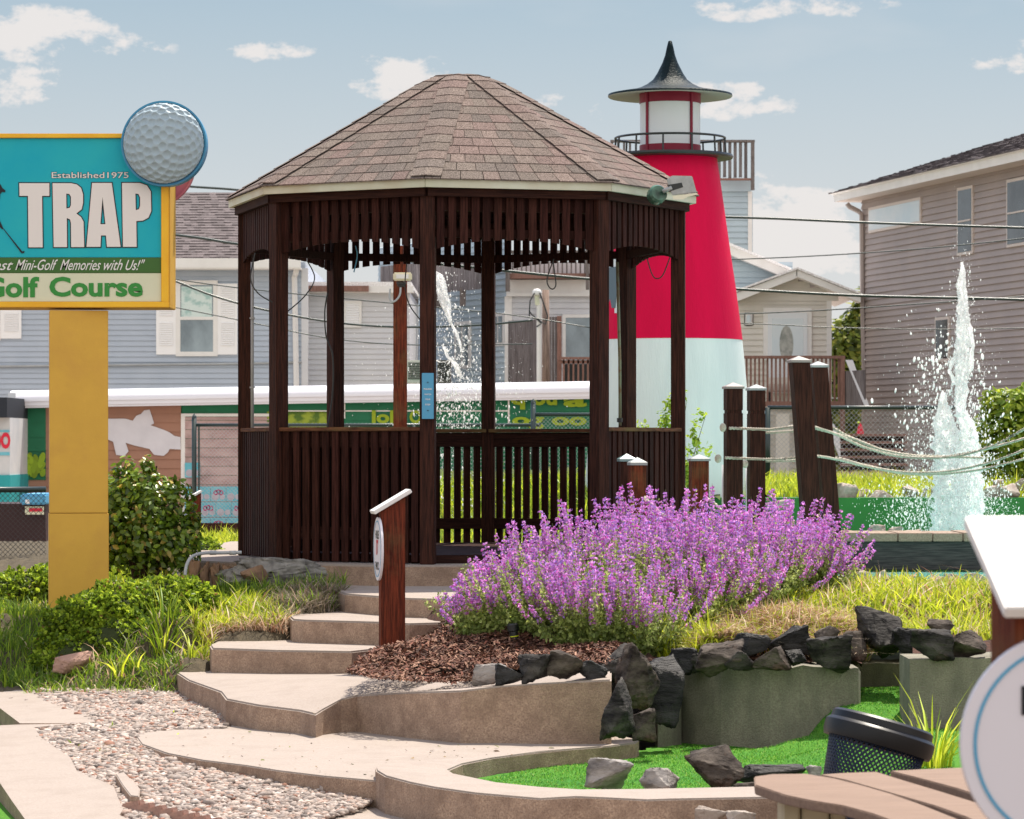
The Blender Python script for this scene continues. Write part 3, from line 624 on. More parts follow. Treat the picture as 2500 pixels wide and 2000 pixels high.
TR = {'T': [[(165,855),(418,855),(418,962),(357,962),(362,1395),(243,1395),(238,962),(167,962)]],
 'R': [[(445,855),(600,855),(650,866),(685,895),(702,950),(702,1020),(690,1075),(645,1110),(685,1140),(706,1180),(712,1393),(602,1393),(600,1190),(592,1160),(565,1148),(567,1393),(455,1393)],
       [(560,943),(562,1068),(590,1062),(600,1040),(600,970),(586,946)]],
 'A': [[(778,853),(943,853),(1018,1391),(903,1391),(895,1295),(853,1295),(848,1391),(731,1391)],[(866,970),(848,1200),(890,1200)]],
 'P': [[(1030,853),(1180,853),(1240,874),(1272,925),(1276,1090),(1252,1145),(1205,1170),(1150,1174),(1153,1391),(1038,1391)],[(1142,942),(1146,1082),(1172,1074),(1182,1045),(1182,975),(1168,946)]]}
def clean(L_): return [L_[0]]+L_[1:]
for ch, loops in TR.items():
    lp = [L3(x) for x in loops]; shape_obj('letter_outline', lp, Ml, M_ink, sgn, offset=2.4, extrude=.05); shape_obj('letter', lp, Ml2, mat('letter_white', (.74,.70,.68,1), .5) if ch == 'T' else bpy.data.materials['letter_white'], sgn, extrude=.05)
def stext(s, u0, u1, vb, vt, m, bold=.02, shear=0, y=.0115):
    return text_obj('lettering', s, Matrix.Translation((XU(u0, SY), SY-y, ZV(vb, SY))) @ Matrix.Rotation(math.pi/2, 4, 'X'), (vb-vt)*sc_, (u1-u0)*sc_, m, sgn, bold=bold, shear=shear)
stext('Established1975', 126, 315, 436, 420, M_ink, .035); stext('Established1975', 127, 314.5, 435.5, 421, bpy.data.materials['letter_white'], .008, y=.0125)
[stext(w_, a_, b_, 660, 634, M_white, .004, .5) for w_, a_, b_ in (('"Best', -42, 33), ('Mini-Golf', 38, 142), ('Memories', 147, 247), ('with', 254, 300), ('Us!"', 307, 355))]
stext('Golf', -40, 96, 727, 676, mat('sign_green0', (.035,.25,.045,1), .5), .035); stext('Course', 121, 349, 725, 676, mat('sign_green', (.035,.25,.045,1), .5), .035)
# golfer cut off by the left of the picture: cap, arm and club
def flatp(nm, pts, y, m_): return shape_obj(nm, [L3(pts)], Matrix.Translation((XU(0, SY), SY-y, ZV(0, SY))) @ Matrix.Rotation(math.pi/2, 4, 'X') @ Matrix.Scale(sc_, 4), m_, sgn, extrude=.05)
flatp('golfer_figure', [(-110,850),(-40,850),(8,866),(22,895),(48,915),(46,932),(20,928),(4,950),(2,985),(-20,1010),(-25,1120),(15,1200),(32,1240),(20,1243),(-8,1215),(-60,1160),(-90,1400),(-160,1400),(-150,1000)], .012, M_ink)
flatp('golf_club', [(28,1238),(33,1236),(190,1430),(208,1425),(208,1440),(188,1447),(178,1438)], .013, M_ink)
# golf ball discs
def disc(uc, vc, r, y, m_, nm, dep=.05):
    mb = MB(); Md = Matrix.Translation(P(uc, vc, SY)+Vector((0, y, 0))) @ Matrix.Rotation(math.pi/2, 4, 'X'); R2 = r*sc_
    mb.lathe([(0,-dep),(R2,-dep),(R2,.0),(R2-.012,.0),(R2-.012,-.012),(0,-.012)], n=72); mb.v = [tuple(Md @ Vector(p)) for p in mb.v]; return mb.build(nm, m_, sgn, smooth=True, angle=.5)
M_rimb = mat('blue_rim', (.06,.33,.52,1), .4, (.05,.22,.42,1), 2); M_pinkd = mat('faded_pink', (.62,.25,.22,1), .6, (.55,.15,.25,1), 2)
disc(404, 354, 104, -.10, M_rimb, 'ball_rim', .11)
disc(353, 386, 107, .42, M_pinkd, 'back_disc', .06)
def ball():
    n = 150; R2 = 99*sc_; V = []; Fs = []; k = 0
    N_ = 135; gi = np.arange(N_)+.5; ph = np.arccos(1-gi/N_); th = np.pi*(1+5**.5)*gi
    D = np.c_[np.sin(ph)*np.cos(th), np.sin(ph)*np.sin(th), np.cos(ph)]; D = D[D[:, 2] > -.15]
    Rx = np.array(Matrix.Rotation(math.radians(-14), 3, 'X')); D = D @ Rx.T
    i, j = np.meshgrid(np.linspace(-1, 1, n), np.linspace(-1, 1, n)); r = np.hypot(i, j); ok = r < .992
    z = np.sqrt(np.maximum(0, 1-np.minimum(r, 1)**2)); Q = np.stack([i, j, z], -1).reshape(-1, 3)
    dd = np.sqrt(((Q[:, None, :]-D[None])**2).sum(-1).min(1)).reshape(n, n)
    dimp = np.clip(1-(dd/.112)**2, 0, 1); zz = z*R2*.42-dimp*R2*.05
    Vv = np.stack([i*R2, j*R2, zz], -1).reshape(-1, 3); idx = np.arange((n-1)*(n-1)); a = (idx//(n-1))*n+idx % (n-1)
    Fa = np.stack([a, a+1, a+n+1, a+n], 1); keep = ok.ravel()[Fa].all(1); Fa = Fa[keep]
    used = np.unique(Fa); rem = -np.ones(len(Vv), int); rem[used] = np.arange(len(used)); Vv = Vv[used]; Fa = rem[Fa]
    Md = np.array(Matrix.Translation(P(404, 354, SY)+Vector((0, -.102, 0))) @ Matrix.Rotation(math.pi/2, 4, 'X')); Vv = Vv @ Md[:3, :3].T+Md[:3, 3]
    np_obj('golf_ball', Vv, Fa, mat('ball_print', (.33,.42,.48,1), .45), sgn, smooth=True)
ball()

# ------------------------------------------------------------------ lighthouse
LY = 31.0; lc = P(1636, 1190, LY); lx, ly_ = lc.x, LY; k_ = LY/F
lh = thing('lighthouse', 'red and white miniature lighthouse with black pointed cap and railed balcony', 'lighthouse', lc)
M_red = mat('crimson_paint', (.66,.001,.055,1), .5, (.55,.001,.045,1), 1.6, (3,3,.35), (.35,.75), bump=.35, bscale=26, spec=.1); M_lwhite = mat('white_stucco', (.70,.77,.79,1), .55, (.58,.66,.69,1), 1.6, (3,3,.35), (.4,.8), bump=.35, bscale=26)
pf = [(1215,211),(1150,206),(1000,192),(900,183),(831,176),(700,159),(600,144),(500,130),(430,120),(384,113)]
z_ = lambda v: (V0-v)*k_
MB().lathe([(r*k_, z_(v)) for v, r in pf if v >= 831], (lx, ly_, 0), 72).build('lower_tower', M_lwhite, lh, smooth=True)
MB().lathe([(r*k_+.003, z_(v)) for v, r in pf if v <= 831], (lx, ly_, 0), 72).build('upper_tower', M_red, lh, smooth=True)
b = MB(); b.lathe([(0,z_(390)),(.40,z_(389)),(152*k_,z_(388)),(154*k_,z_(384)),(152*k_,z_(379)),(0,z_(378))], (lx, ly_, 0), 64); b.build('balcony', M_black, lh, smooth=True, angle=.5)
M_maroon = mat('maroon_trim', (.20,.008,.03,1), .45); M_panel = mat('lantern_panel', (.62,.68,.72,1), .3)
MB().lathe([(75*k_, z_(378)), (75*k_, z_(356))], (lx, ly_, 0), 48).build('lantern_base', M_maroon, lh, smooth=True)
MB().lathe([(73.5*k_, z_(356)), (73.5*k_, z_(254))], (lx, ly_, 0), 48).build('lantern_glass', M_panel, lh, smooth=True)
MB().lathe([(75*k_, z_(254)), (75*k_, z_(222))], (lx, ly_, 0), 48).build('lantern_head', M_maroon, lh, smooth=True)
for a in range(4):
    an = math.radians(-140+a*90)
    x, y = lx+76*k_*math.cos(an), ly_+76*k_*math.sin(an); MB().tube([(x, y, z_(376)), (x, y, z_(224))], .014, 6).build('mullion', M_maroon, lh)
M_cap = mat('cap_paint', (.003,.010,.014,1), .45, (.006,.018,.022,1), 14, bump=1, bscale=40, spec=.1)
cp = [(152,236),(151,231),(125,226),(95,221),(74,215),(56,206),(42,195),(32,180),(19,154),(12.5,136),(8,115),(4.5,101),(0,99)]
b = MB(); b.lathe([(0,z_(228)),(75*k_,z_(230)),(150*k_,z_(238)),(152*k_,z_(236))], (lx, ly_, 0), 64); b.build('brim_underside', mat('brim_grey', (.40,.38,.37,1), .7), lh, smooth=True)
MB().lathe([(r*k_, z_(v)) for r, v in cp], (lx, ly_, 0), 64).build('cap', M_cap, lh, smooth=True)
rl = MB(); rr = 134*k_; rl.tube([(lx+rr*math.cos(a), ly_+rr*math.sin(a), z_(338)) for a in np.linspace(0, 2*math.pi, 61)], .011, 6, cap=False); rail_ = rl.build('railing', M_black, lh, smooth=True)
for a in range(12):
    an = math.radians(-70+30*a); MB().tube([(lx+rr*math.cos(an), ly_+rr*math.sin(an), z_(338)), (lx+(rr+.01)*math.cos(an), ly_+(rr+.01)*math.sin(an), z_(380))], .009, 6).build('baluster', M_black, rail_)
wn = MB(); w0 = P(1486, 780, LY-.3)      # arched white window at its left flank
Mw = Matrix.Translation((lx-.55, ly_-.26, z_(770))) @ Matrix.Rotation(math.radians(-65), 4, 'Z') @ Matrix.Rotation(math.radians(-6), 4, 'X')
o_ = [(-.17,0)]+[(-.17+.0, .42)]+[(.17*math.cos(math.pi-a), .42+.17*math.sin(a)) for a in np.linspace(0, math.pi, 11)]+[(.17, 0)]
wn.add([Mw @ Vector((x, -.05, z)) for x, z in o_]+[Mw @ Vector((x, .05, z)) for x, z in o_], [tuple(range(len(o_)))]+[(i, (i+1) % len(o_), len(o_)+(i+1) % len(o_), len(o_)+i) for i in range(len(o_))])
wf = wn.build('window', M_lwhite, lh)
MB().box((-.12,-.056,.05), (.12,-.051,.45), Mw).build('pane', mat('dim_glass', (.10,.14,.17,1), .1), wf)

# ------------------------------------------------------------------ houses
def siding(mb, a, b, z0, z1, lap, out=.012, top=None):
    out = out*2.2
    """lapped boards from a to b (xy), outward normal to the right of a->b; top(t) gives height limit"""
    a = Vector((a[0], a[1], 0)); b = Vector((b[0], b[1], 0)); d = (b-a).normalized(); n = Vector((d.y, -d.x, 0)); z = z0
    while z < z1-1e-4:
        zz = min(z+lap, z1)
        if top:      # clip the board between the two slopes
            N_ = 24; ts = [i/N_ for i in range(N_+1)]; ok = [t for t in ts if top(t) >= z+lap*.4]
            if not ok: break
            t0, t1 = ok[0], ok[-1]
        else: t0, t1 = 0, 1
        p, q_ = a.lerp(b, t0), a.lerp(b, t1); u = Vector((0, 0, 1))
        mb.add([p+n*out+u*z, q_+n*out+u*z, q_+u*zz, p+u*zz, p+u*z, q_+u*z], [(0,1,2,3),(4,5,1,0)]); z += lap
def pbox(par, nm, m, u0, u1, v0, v1, Y, d0=-.05, d1=.0, bev=0, **k):
    """box facing the camera between picture columns u0..u1 and rows v0 (top)..v1 at distance Y"""
    return MB().box((XU(u0, Y), Y+d0, ZV(v1, Y)), (XU(u1, Y), Y+d1, ZV(v0, Y))).build(nm, m, par, bevel=bev, **k)
M_sideb = mat('blue_grey_siding', (.44,.49,.57,1), .6, (.40,.45,.53,1), 1.5)
M_sidew = mat('pale_siding', (.62,.62,.64,1), .6, (.57,.57,.60,1), 1.5)
M_sidec = mat('cream_siding', (.68,.64,.58,1), .6, (.62,.59,.54,1), 1.5)
M_sidet = mat('taupe_siding', (.39,.325,.30,1), .6, (.35,.295,.275,1), 1.2)
M_sidem = mat('mist_blue_siding', (.44,.53,.58,1), .6, (.40,.48,.54,1), 1.5)
M_trim = mat('house_trim', (.78,.76,.74,1), .5, (.72,.70,.68,1), 3)
M_roofg = mat('grey_shingles', None, .95, (.6,.55,.55,1), 40, attr=True)
M_glass = mat('window_glass', (.10,.14,.17,1), .06, (.25,.32,.36,1), 1.3, (1,1,.6), spec=.8); M_glassl = mat('bright_glass', (.50,.60,.66,1), .08, (.62,.66,.68,1), .9, spec=.8)
M_slat = mat('louvre_white', (.85,.84,.85,1), .5)
def shutter(par, u0, u1, v0, v1, Y):
    o = pbox(par, 'shutter', M_slat, u0, u1, v0, v1, Y, -.06, -.0)
    n = 22; H = (v1-v0); mb = MB()
    for a, b_ in ((.05, .46), (.54, .88)):
        m_ = int((b_-a)*34)
        for i in range(m_):
            va = v0+H*(a+(b_-a)*i/m_); vb = v0+H*(a+(b_-a)*(i+.62)/m_); e = (u1-u0)*.17
            mb.add([P(u0+e, va, Y-.062), P(u1-e, va, Y-.062), P(u1-e, vb, Y-.085), P(u0+e, vb, Y-.085)], [(0, 3, 2, 1)]); mb.add([P(u0+e, vb, Y-.085), P(u1-e, vb, Y-.085), P(u1-e, vb, Y-.06), P(u0+e, vb, Y-.06)], [(0, 3, 2, 1)])
    mb.build('louvres', M_slat, o)
def window(par, u0, u1, v0, v1, Y, glass=None, fw=6, sash=True, m=None):
    m = m or M_trim; f = MB(); z = lambda a, b, c, d, y0=-.07: f.box((XU(a, Y), Y+y0, ZV(d, Y)), (XU(b, Y), Y, ZV(c, Y)))
    z(u0, u1, v0, v0+fw); z(u0, u1, v1-fw, v1); z(u0, u0+fw, v0+fw, v1-fw); z(u1-fw, u1, v0+fw, v1-fw)
    if sash: vm = (v0+v1)/2; z(u0+fw, u1-fw, vm-fw*.35, vm+fw*.35, -.068)
    w = f.build('window', m, par); pbox(w, 'pane', glass or M_glass, u0+fw, u1-fw, v0+fw, v1-fw, Y, -.052, -.040); return w

# left grey house
HY = 70.0; hs = thing('house', 'long blue-grey clapboard house with white shuttered window and grey shingle roof', 'house', P(300, 1250, HY))
mb = MB(); siding(mb, (XU(-420, HY), HY), (XU(745, HY), HY), ZV(1290, HY), ZV(640, HY), .117); mb.build('wall', M_sideb, hs)
mb = MB(); mb.box((XU(-420, HY), HY+.02, ZV(1290, HY)), (XU(745, HY), HY+9, ZV(642, HY))); mb.build('wall_core', M_sideb, hs)
def shingle_roof(par, p0, p1, p2, p3, nc, c=(.155,.135,.14), tabs=60, name='roof'):
    """p0,p1 eave left/right; p2,p3 ridge right/left"""
    mb = MB(); p0, p1, p2, p3 = map(Vector, (p0, p1, p2, p3)); nrm = (p1-p0).cross(p3-p0).normalized()
    for i in range(nc):
        a0, b0 = p0.lerp(p3, i/nc), p1.lerp(p2, i/nc); a1, b1 = p0.lerp(p3, (i+1)/nc), p1.lerp(p2, (i+1)/nc); s = rnd.random()
        for j in range(tabs):
            t0, t1 = (j+s-1)/tabs, (j+s)/tabs; t0 = max(0, t0); t1 = min(1, t1); g_ = rnd.uniform(.8, 1.22); mb.col = tuple(x*g_ for x in c)
            up = nrm*.02*(1 if rnd.random() < .6 else .35)
            q0, q1, q2, q3 = a0.lerp(b0, t0)+up, a0.lerp(b0, t1)+up, a1.lerp(b1, t1), a1.lerp(b1, t0)
            mb.add([q0, q1, q2, q3, a0.lerp(b0, t0)-nrm*.01, a0.lerp(b0, t1)-nrm*.01], [(0,1,2,3),(4,5,1,0)])
    return mb.build(name, M_roofg, par)
shingle_roof(hs, P(-420, 636, HY-.5), P(735, 636, HY-.5), P(735, 470, HY+3.2), P(-420, 470, HY+3.2), 26, tabs=70)
pbox(hs, 'fascia', M_trim, -420, 738, 634, 657, HY, -.52, -.48); MB().box((XU(-420,HY),HY-.5,ZV(660,HY)),(XU(738,HY),HY,ZV(657,HY))).build('soffit', M_trim, hs)
shutter(hs, 382, 430, 693, 866, HY); shutter(hs, 532, 580, 693, 866, HY); window(hs, 430, 532, 685, 870, HY, sash=True, fw=11)
lace = mat('lace_curtain', (.35,.52,.50,1), .4, (.62,.72,.70,1), 3.5, (1,1,1.2), (.45,.56)); pbox(hs, 'curtain', lace, 443, 518, 700, 777, HY, -.058, -.053)
shutter(hs, 2, 53, 690, 827, HY); window(hs, -110, 2, 685, 832, HY, fw=10)
mb = MB(); mb.tube([P(-400, 899, HY-.06), P(570, 888, HY-.06), P(735, 884, HY-.06)], .028, 8); mb.build('wall_pipe', M_pvc, hs, smooth=True)
mb = MB(); mb.tube([P(724,655,HY-.3), P(722,668,HY-.25), P(719,676,HY-.08), P(724,960,HY-.08)], .06, 4); mb.build('downspout', M_trim, hs)
pbox(hs, 'corner_board', M_sidew, 736, 752, 655, 960, HY, -.03, .1)
# its lower annexe
an = thing('house_annex', 'pale clapboard annex with a white gable vent right of the grey house', 'house', P(840, 1250, HY+1))
mb = MB(); siding(mb, (XU(745, HY+1), HY+1), (XU(1000, HY+1), HY+1), ZV(1290, HY+1), ZV(712, HY+1), .117); mb.box((XU(745, HY+1), HY+1.02, ZV(1290, HY+1)), (XU(1000, HY+1), HY+8, ZV(712, HY+1))); mb.build('wall', M_sidew, an)
v = window(an, 838, 883, 735, 800, HY+1, glass=M_slat, fw=6, sash=False, m=M_trim)
mb = MB()
for i in range(9): va = 742+i*6; mb.add([P(844, va, HY+.97), P(877, va, HY+.97), P(877, va+4, HY+.93), P(844, va+4, HY+.93)], [(0, 3, 2, 1)])
mb.build('louvres', M_slat, v)
pbox(an, 'fascia', M_trim, 745, 1010, 700, 716, HY+1, -.3, 0); pbox(an, 'old_gutter', M_redwood, 748, 902, 700, 714, HY+1, -.4, -.31)
pbox(an, 'roof', M_roofg, 745, 1005, 690, 700, HY+1, -.3, 6)
for (u0, u1, v0, v1, lbl) in ((993,1030,880,936,'beige air conditioner box left of the front gazebo post'),(1068,1101,880,936,'dark speckled air conditioner box right of the front gazebo post')):
    ac = thing('air_conditioner', lbl, 'air conditioner', P((u0+u1)/2, v1, 62), 'air conditioners on the shop roof'); mm = M_sidec if u0 < 1000 else M_grey
    pbox(ac, 'casing', mm, u0, u1, v0, v1, 62, -.1, .5, .01); mb = MB()
    for i in range(10): mb.box((XU(u0+4,62), 61.88, ZV(v0+8+i*4.2,62)), (XU(u1-4,62), 61.905, ZV(v0+6+i*4.2,62)))
    mb.build('grille', M_black, ac)

# middle house with sun decks
BY = 75.0; mh = thing('house', 'tall misty blue beach house with wooden decks seen through the gazebo', 'house', P(1200, 1270, BY))
def quadp(mb, pts): mb.add([Vector(p) for p in pts], [tuple(range(len(pts)))])
# left flank, running towards the corner at column 1250
A_ = Vector((XU(925, BY+7), BY+7)); B_ = Vector((XU(1240, BY), BY)); mb = MB(); siding(mb, A_, B_, ZV(1250, BY), ZV(560, BY), .14, .015); mb.build('wall', M_sidem, mh)
Mr = BY; mb = MB(); siding(mb, (XU(1240, Mr), Mr), (XU(1490, Mr), Mr), ZV(1250, Mr), ZV(722, Mr), .14, .015); mb.box((XU(1240,Mr), Mr+.03, ZV(1250,Mr)), (XU(1500,Mr), Mr+6, ZV(640,Mr))); mb.build('wall', M_sidew, mh)
pbox(mh, 'parapet', M_trim, 1236, 1500, 684, 716, BY, -.12, .03); pbox(mh, 'trim_board', M_trim, 1236, 1500, 716, 724, BY, -.16, .0)
pbox(mh, 'corner_board', M_trim, 1232, 1250, 724, 960, BY, -.06, .03); pbox(mh, 'corner_board', M_trim, 1312, 1326, 730, 940, BY, -.1, 0)
window(mh, 1373, 1500, 768, 905, BY, fw=8, sash=False)
# slanting side windows
def sidewin(t0, t1, v0, v1):
    a, b_ = A_.lerp(B_, t0), A_.lerp(B_, t1); mb = MB(); Ym = (a.y+b_.y)/2
    for (p0, p1, q0, q1, o) in ((t0, t1, v0, v1, .05),):
        n = Vector(((B_-A_).normalized().y, -(B_-A_).normalized().x))*o
        V = [(a.x+n.x, a.y+n.y, ZV(v1, Ym)), (b_.x+n.x, b_.y+n.y, ZV(v1, Ym)), (b_.x+n.x, b_.y+n.y, ZV(v0, Ym)), (a.x+n.x, a.y+n.y, ZV(v0, Ym))]
        mb.add(V+[(x-n.x, y-n.y, z) for x, y, z in V], [(0,1,2,3),(0,4,5,1),(1,5,6,2),(2,6,7,3),(3,7,4,0)])
    w = mb.build('window', M_trim, mh); dt = (t1-t0)*.13; mb = MB()
    for s0, s1 in ((t0+dt, (t0+t1)/2-dt*.4), ((t0+t1)/2+dt*.4, t1-dt)):
        a, b_ = A_.lerp(B_, s0), A_.lerp(B_, s1); n2 = n*1.25; mb.add([(a.x+n2.x, a.y+n2.y, ZV(v1-8, Ym)), (b_.x+n2.x, b_.y+n2.y, ZV(v1-8, Ym)), (b_.x+n2.x, b_.y+n2.y, ZV(v0+8, Ym)), (a.x+n2.x, a.y+n2.y, ZV(v0+8, Ym))], [(0,1,2,3)])
    mb.build('pane', M_glass, w)
sidewin(.62, .74, 785, 900); sidewin(.90, .985, 765, 845)
# decks: stained boards
def boards(par, nm, a, b_, z0, z1, m, w=.10, gap=.012, th=.03):
    a = Vector(a); b_ = Vector(b_); L = (b_-a).length; d = (b_-a)/L; n = int(L/(w+gap)); mb = MB()
    for i in range(n):
        s = i*(w+gap); p = a+d*s; r_ = a+d*(s+w); N_ = Vector((d.y, -d.x))*th; j = rnd.uniform(-.01, .01); c = rnd.uniform(.8, 1.2); mb.col = (c, c, c)
        V = [(p.x, p.y, z0+j), (r_.x, r_.y, z0+j), (r_.x, r_.y, z1), (p.x, p.y, z1)]; mb.add([(x+N_.x, y+N_.y, z) for x, y, z in V]+V, [(0,1,2,3),(1,5,6,2),(0,3,7,4),(3,2,6,7)])
    return mb.build(nm, m, par)
M_bgrey = mat('grey_boards', (.21,.185,.185,1), .8, (.55,.52,.5,1), 2.2, (10,10,1), attr=True)
dk = Vector((-1.5, -1.2)); boards(mh, 'deck_skirt', A_.lerp(B_, .33)+dk*.6, B_+dk*.2+Vector((.0,-.6)), ZV(708, BY), ZV(628, BY), M_bgrey, .11)
for t in (.5, .68, .86): p = A_.lerp(B_, t)+dk*.4; MB().box((p.x-.07, p.y-.07, ZV(745, BY)), (p.x+.07, p.y+.07, ZV(700, BY))).build('deck_bracket', M_grey, mh)
pbox(mh, 'deck_post', M_grey, 1234, 1245, 622, 712, BY-.6, -.15, 0); pbox(mh, 'deck_post', M_grey, 1430, 1438, 600, 708, BY-.6, -.15, 0)
mb = MB()
for i in range(17): u = 1250+i*11; mb.box((XU(u,BY-.5), BY-.55, ZV(672,BY-.5)), (XU(u+3.5,BY-.5), BY-.5, ZV(618,BY-.5)))
mb.build('deck_balusters', M_grey, mh); pbox(mh, 'deck_rail', M_grey, 1245, 1440, 612, 619, BY-.5, -.1, 0); pbox(mh, 'deck_floor', M_redwood, 1245, 1440, 668, 680, BY-.5, -.1, 2)
# enclosed stair of grey boards and red deck below
boards(mh, 'stair_screen', (XU(1243,BY-.8), BY-.8), (XU(1315,BY-1.6), BY-1.6), ZV(960,BY-1), ZV(783,BY-1), M_bgrey, .06, .008)
boards(mh, 'stair_screen', (XU(1340,BY-1.6), BY-1.6), (XU(1372,BY-1.6), BY-1.6), ZV(960,BY-1), ZV(776,BY-1), M_bgrey, .06, .008)
pbox(mh, 'screen_post', M_redwood, 1360, 1371, 772, 960, BY-1.7, -.1, 0)
rb = MB()
for i in range(12): u = 1374+i*11.8; rb.box((XU(u,BY-2), BY-2.05, ZV(935,BY-2)), (XU(u+4.5,BY-2), BY-2, ZV(878,BY-2)))
rb.build('porch_balusters', M_redwood, mh); pbox(mh, 'porch_rail', M_redwood, 1362, 1510, 872, 878, BY-2, -.12, 0); pbox(mh, 'porch_rail', M_redwood, 1362, 1510, 880, 888, BY-2, -.05, 0)
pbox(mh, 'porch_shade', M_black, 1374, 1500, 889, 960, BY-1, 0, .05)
# tower part right of the lighthouse
TY = 76.0; mb = MB(); siding(mb, (XU(1480,TY), TY), (XU(1836,TY), TY), ZV(1100,TY), ZV(468,TY), .14, .015); mb.box((XU(1480,TY), TY+.03, ZV(1100,TY)), (XU(1838,TY), TY+6, ZV(470,TY))); mb.build('tower_wall', M_sidem, mh)
pbox(mh, 'corner_board', M_trim, 1826, 1836, 468, 700, TY, -.04, .03); pbox(mh, 'parapet', M_sidem, 1480, 1834, 440, 468, TY, -.1, .03)
boards(mh, 'roof_rail', (XU(1752,TY-.3), TY-.3), (XU(1832,TY-.3), TY-.3), ZV(437,TY), ZV(348,TY), M_bgrey, .075, .05)
boards(mh, 'roof_rail', (XU(1492,TY-.3), TY-.3), (XU(1600,TY-.3), TY-.3), ZV(437,TY), ZV(348,TY), M_bgrey, .05, .09)
pbox(mh, 'roof_rail_cap', M_grey, 1490, 1842, 343, 348, TY-.3, -.15, .1); pbox(mh, 'roof_rail_post', M_grey, 1833, 1841, 348, 465, TY-.3, -.15, 0); pbox(mh, 'roof_rail_foot', M_redwood, 1752, 1834, 436, 441, TY-.3, -.1, 0)

# utility pole with service head, behind the gazebo
up_ = thing('utility_pole', 'short weathered timber pole with white meter head behind the gazebo', 'pole', P(1333, 940, 66))
MB().tube([P(1333, 1000, 66), P(1332, 708, 66)], [.085, .07], 12).build('pole', mat('old_pole', (.33,.24,.20,1), .9, (.16,.11,.09,1), 3, (12,12,1)), up_, smooth=True)
MB().lathe([(0,.11),(.06,.10),(.095,.05),(.10,0),(.08,-.03),(0,-.03)], P(1311,718,65.8), 20).build('service_head', M_white, up_, smooth=True)
MB().tube([P(1311,722,65.8), P(1312,745,65.8)], .05, 8).build('mast', M_cream, up_); MB().tube([P(1316,745,65.8), P(1316,1000,65.8)], .05, 8).build('conduit', M_trim, up_)
for pts in ([(1305,716),(1294,735),(1292,775),(1310,779),(1322,790),(1310,798)], [(1318,716),(1330,750),(1337,772),(1332,792),(1320,785),(1300,770),(1292,760)]):
    mb = MB(); mb.tube([P(u, v, 65.7) for u, v in pts], .014, 6); mb.build('drip_loop', M_black, up_)

# small white house with gable porch
WY = 66.0; wh = thing('house', 'small white cottage with gable porch and oval-window storm door', 'house', P(1930, 1200, WY))
zt = ZV(745, WY)
def gable(mb, u0, u1, ua, vE, vA, Y, lap=.135):
    x0, x1, xa = XU(u0,Y), XU(u1,Y), XU(ua,Y); zE, zA = ZV(vE,Y), ZV(vA,Y)
    def top(t): x = x0+(x1-x0)*t; return zE+(zA-zE)*((x-x0)/(xa-x0) if x < xa else (x1-x)/(x1-xa))
    siding(mb, (x0, Y), (x1, Y), zE, zA, lap, .012, top)
mb = MB(); siding(mb, (XU(1740,WY), WY), (XU(2030,WY), WY), ZV(1200,WY), ZV(735,WY), .12); gable(mb, 1740, 2075, 1937, 735, 672, WY); mb.build('wall', M_sidec, wh)
MB().box((XU(1740,WY), WY+.03, ZV(1200,WY)), (XU(2030,WY), WY+7, ZV(735,WY))).build('wall_core', M_sidec, wh)
def bar2(par, nm, m, pts, Y, th, d0=-.5, d1=0):
    """sloping board: pts two (u,v) ends of its upper edge, th px deep"""
    (u0,v0),(u1,v1) = pts; V = [P(u0,v0,Y), P(u1,v1,Y), P(u1,v1+th,Y), P(u0,v0+th,Y)]; mb = MB(); f_ = [p+Vector((0,d0,0)) for p in V]; b_ = [p+Vector((0,d1,0)) for p in V]
    mb.add(f_+b_, [(3,2,1,0),(4,5,6,7),(0,1,5,4),(1,2,6,5),(2,3,7,6),(3,0,4,7)]); return mb.build(nm, m, par)
bar2(wh, 'rake_board', M_trim, [(1796,718),(1941,661)], WY, 20); bar2(wh, 'rake_board', M_trim, [(1939,661),(2095,724)], WY, 17)
bar2(wh, 'roof_edge', M_roofg, [(1790,712),(1941,656)], WY, 5, -.56, 5); bar2(wh, 'roof_edge', M_roofg, [(1941,656),(2098,719)], WY, 5, -.56, 5)
pbox(wh, 'corner_board', M_trim, 2018, 2030, 735, 990, WY, -.04, .02)
# upper gable behind
mb = MB(); siding(mb, (XU(1740,WY+2), WY+2), (XU(1935,WY+2), WY+2), ZV(760,WY+2), ZV(640,WY+2), .12); gable(mb, 1560, 1935, 1740, 690, 590, WY+2.05); mb.build('upper_wall', M_sidem, wh)
bar2(wh, 'rake_board', M_trim, [(1770,598),(1925,662)], WY+1.9, 22, -.3, 0); bar2(wh, 'roof_edge', M_roofg, [(1770,592),(1928,657)], WY+1.9, 6, -.4, 4)
dr = pbox(wh, 'door_frame', M_trim, 1863, 1981, 752, 880, WY, -.07, -.012)
M_door = mat('storm_door', (.70,.73,.76,1), .3); pbox(wh, 'door', M_door, 1874, 1970, 765, 960, WY, -.09, -.071)
b = MB(); cx_, cz_ = XU(1919,WY), ZV(840,WY); b.add([(cx_+17*WY/F*math.cos(a), WY-.095, cz_+44*WY/F*math.sin(a)) for a in np.linspace(0, 2*math.pi, 28)[:-1]], [tuple(range(27))]); b.build('oval_glass', mat('oval_glass', (.22,.24,.22,1), .15, (.45,.45,.42,1), 7), wh)
b = MB(); pbox(wh, 'door_glazing', M_glassl, 1884, 1960, 778, 870, WY, -.093, -.091)
la = thing('porch_lamp', 'small white arched wall lamp beside the cottage door', 'lamp', P(1828, 800, WY)); pbox(la, 'backplate', M_trim, 1817, 1839, 764, 796, WY, -.05, -.013, .02); pbox(la, 'globe', M_glassl, 1822, 1833, 770, 790, WY, -.11, -.05, .02)
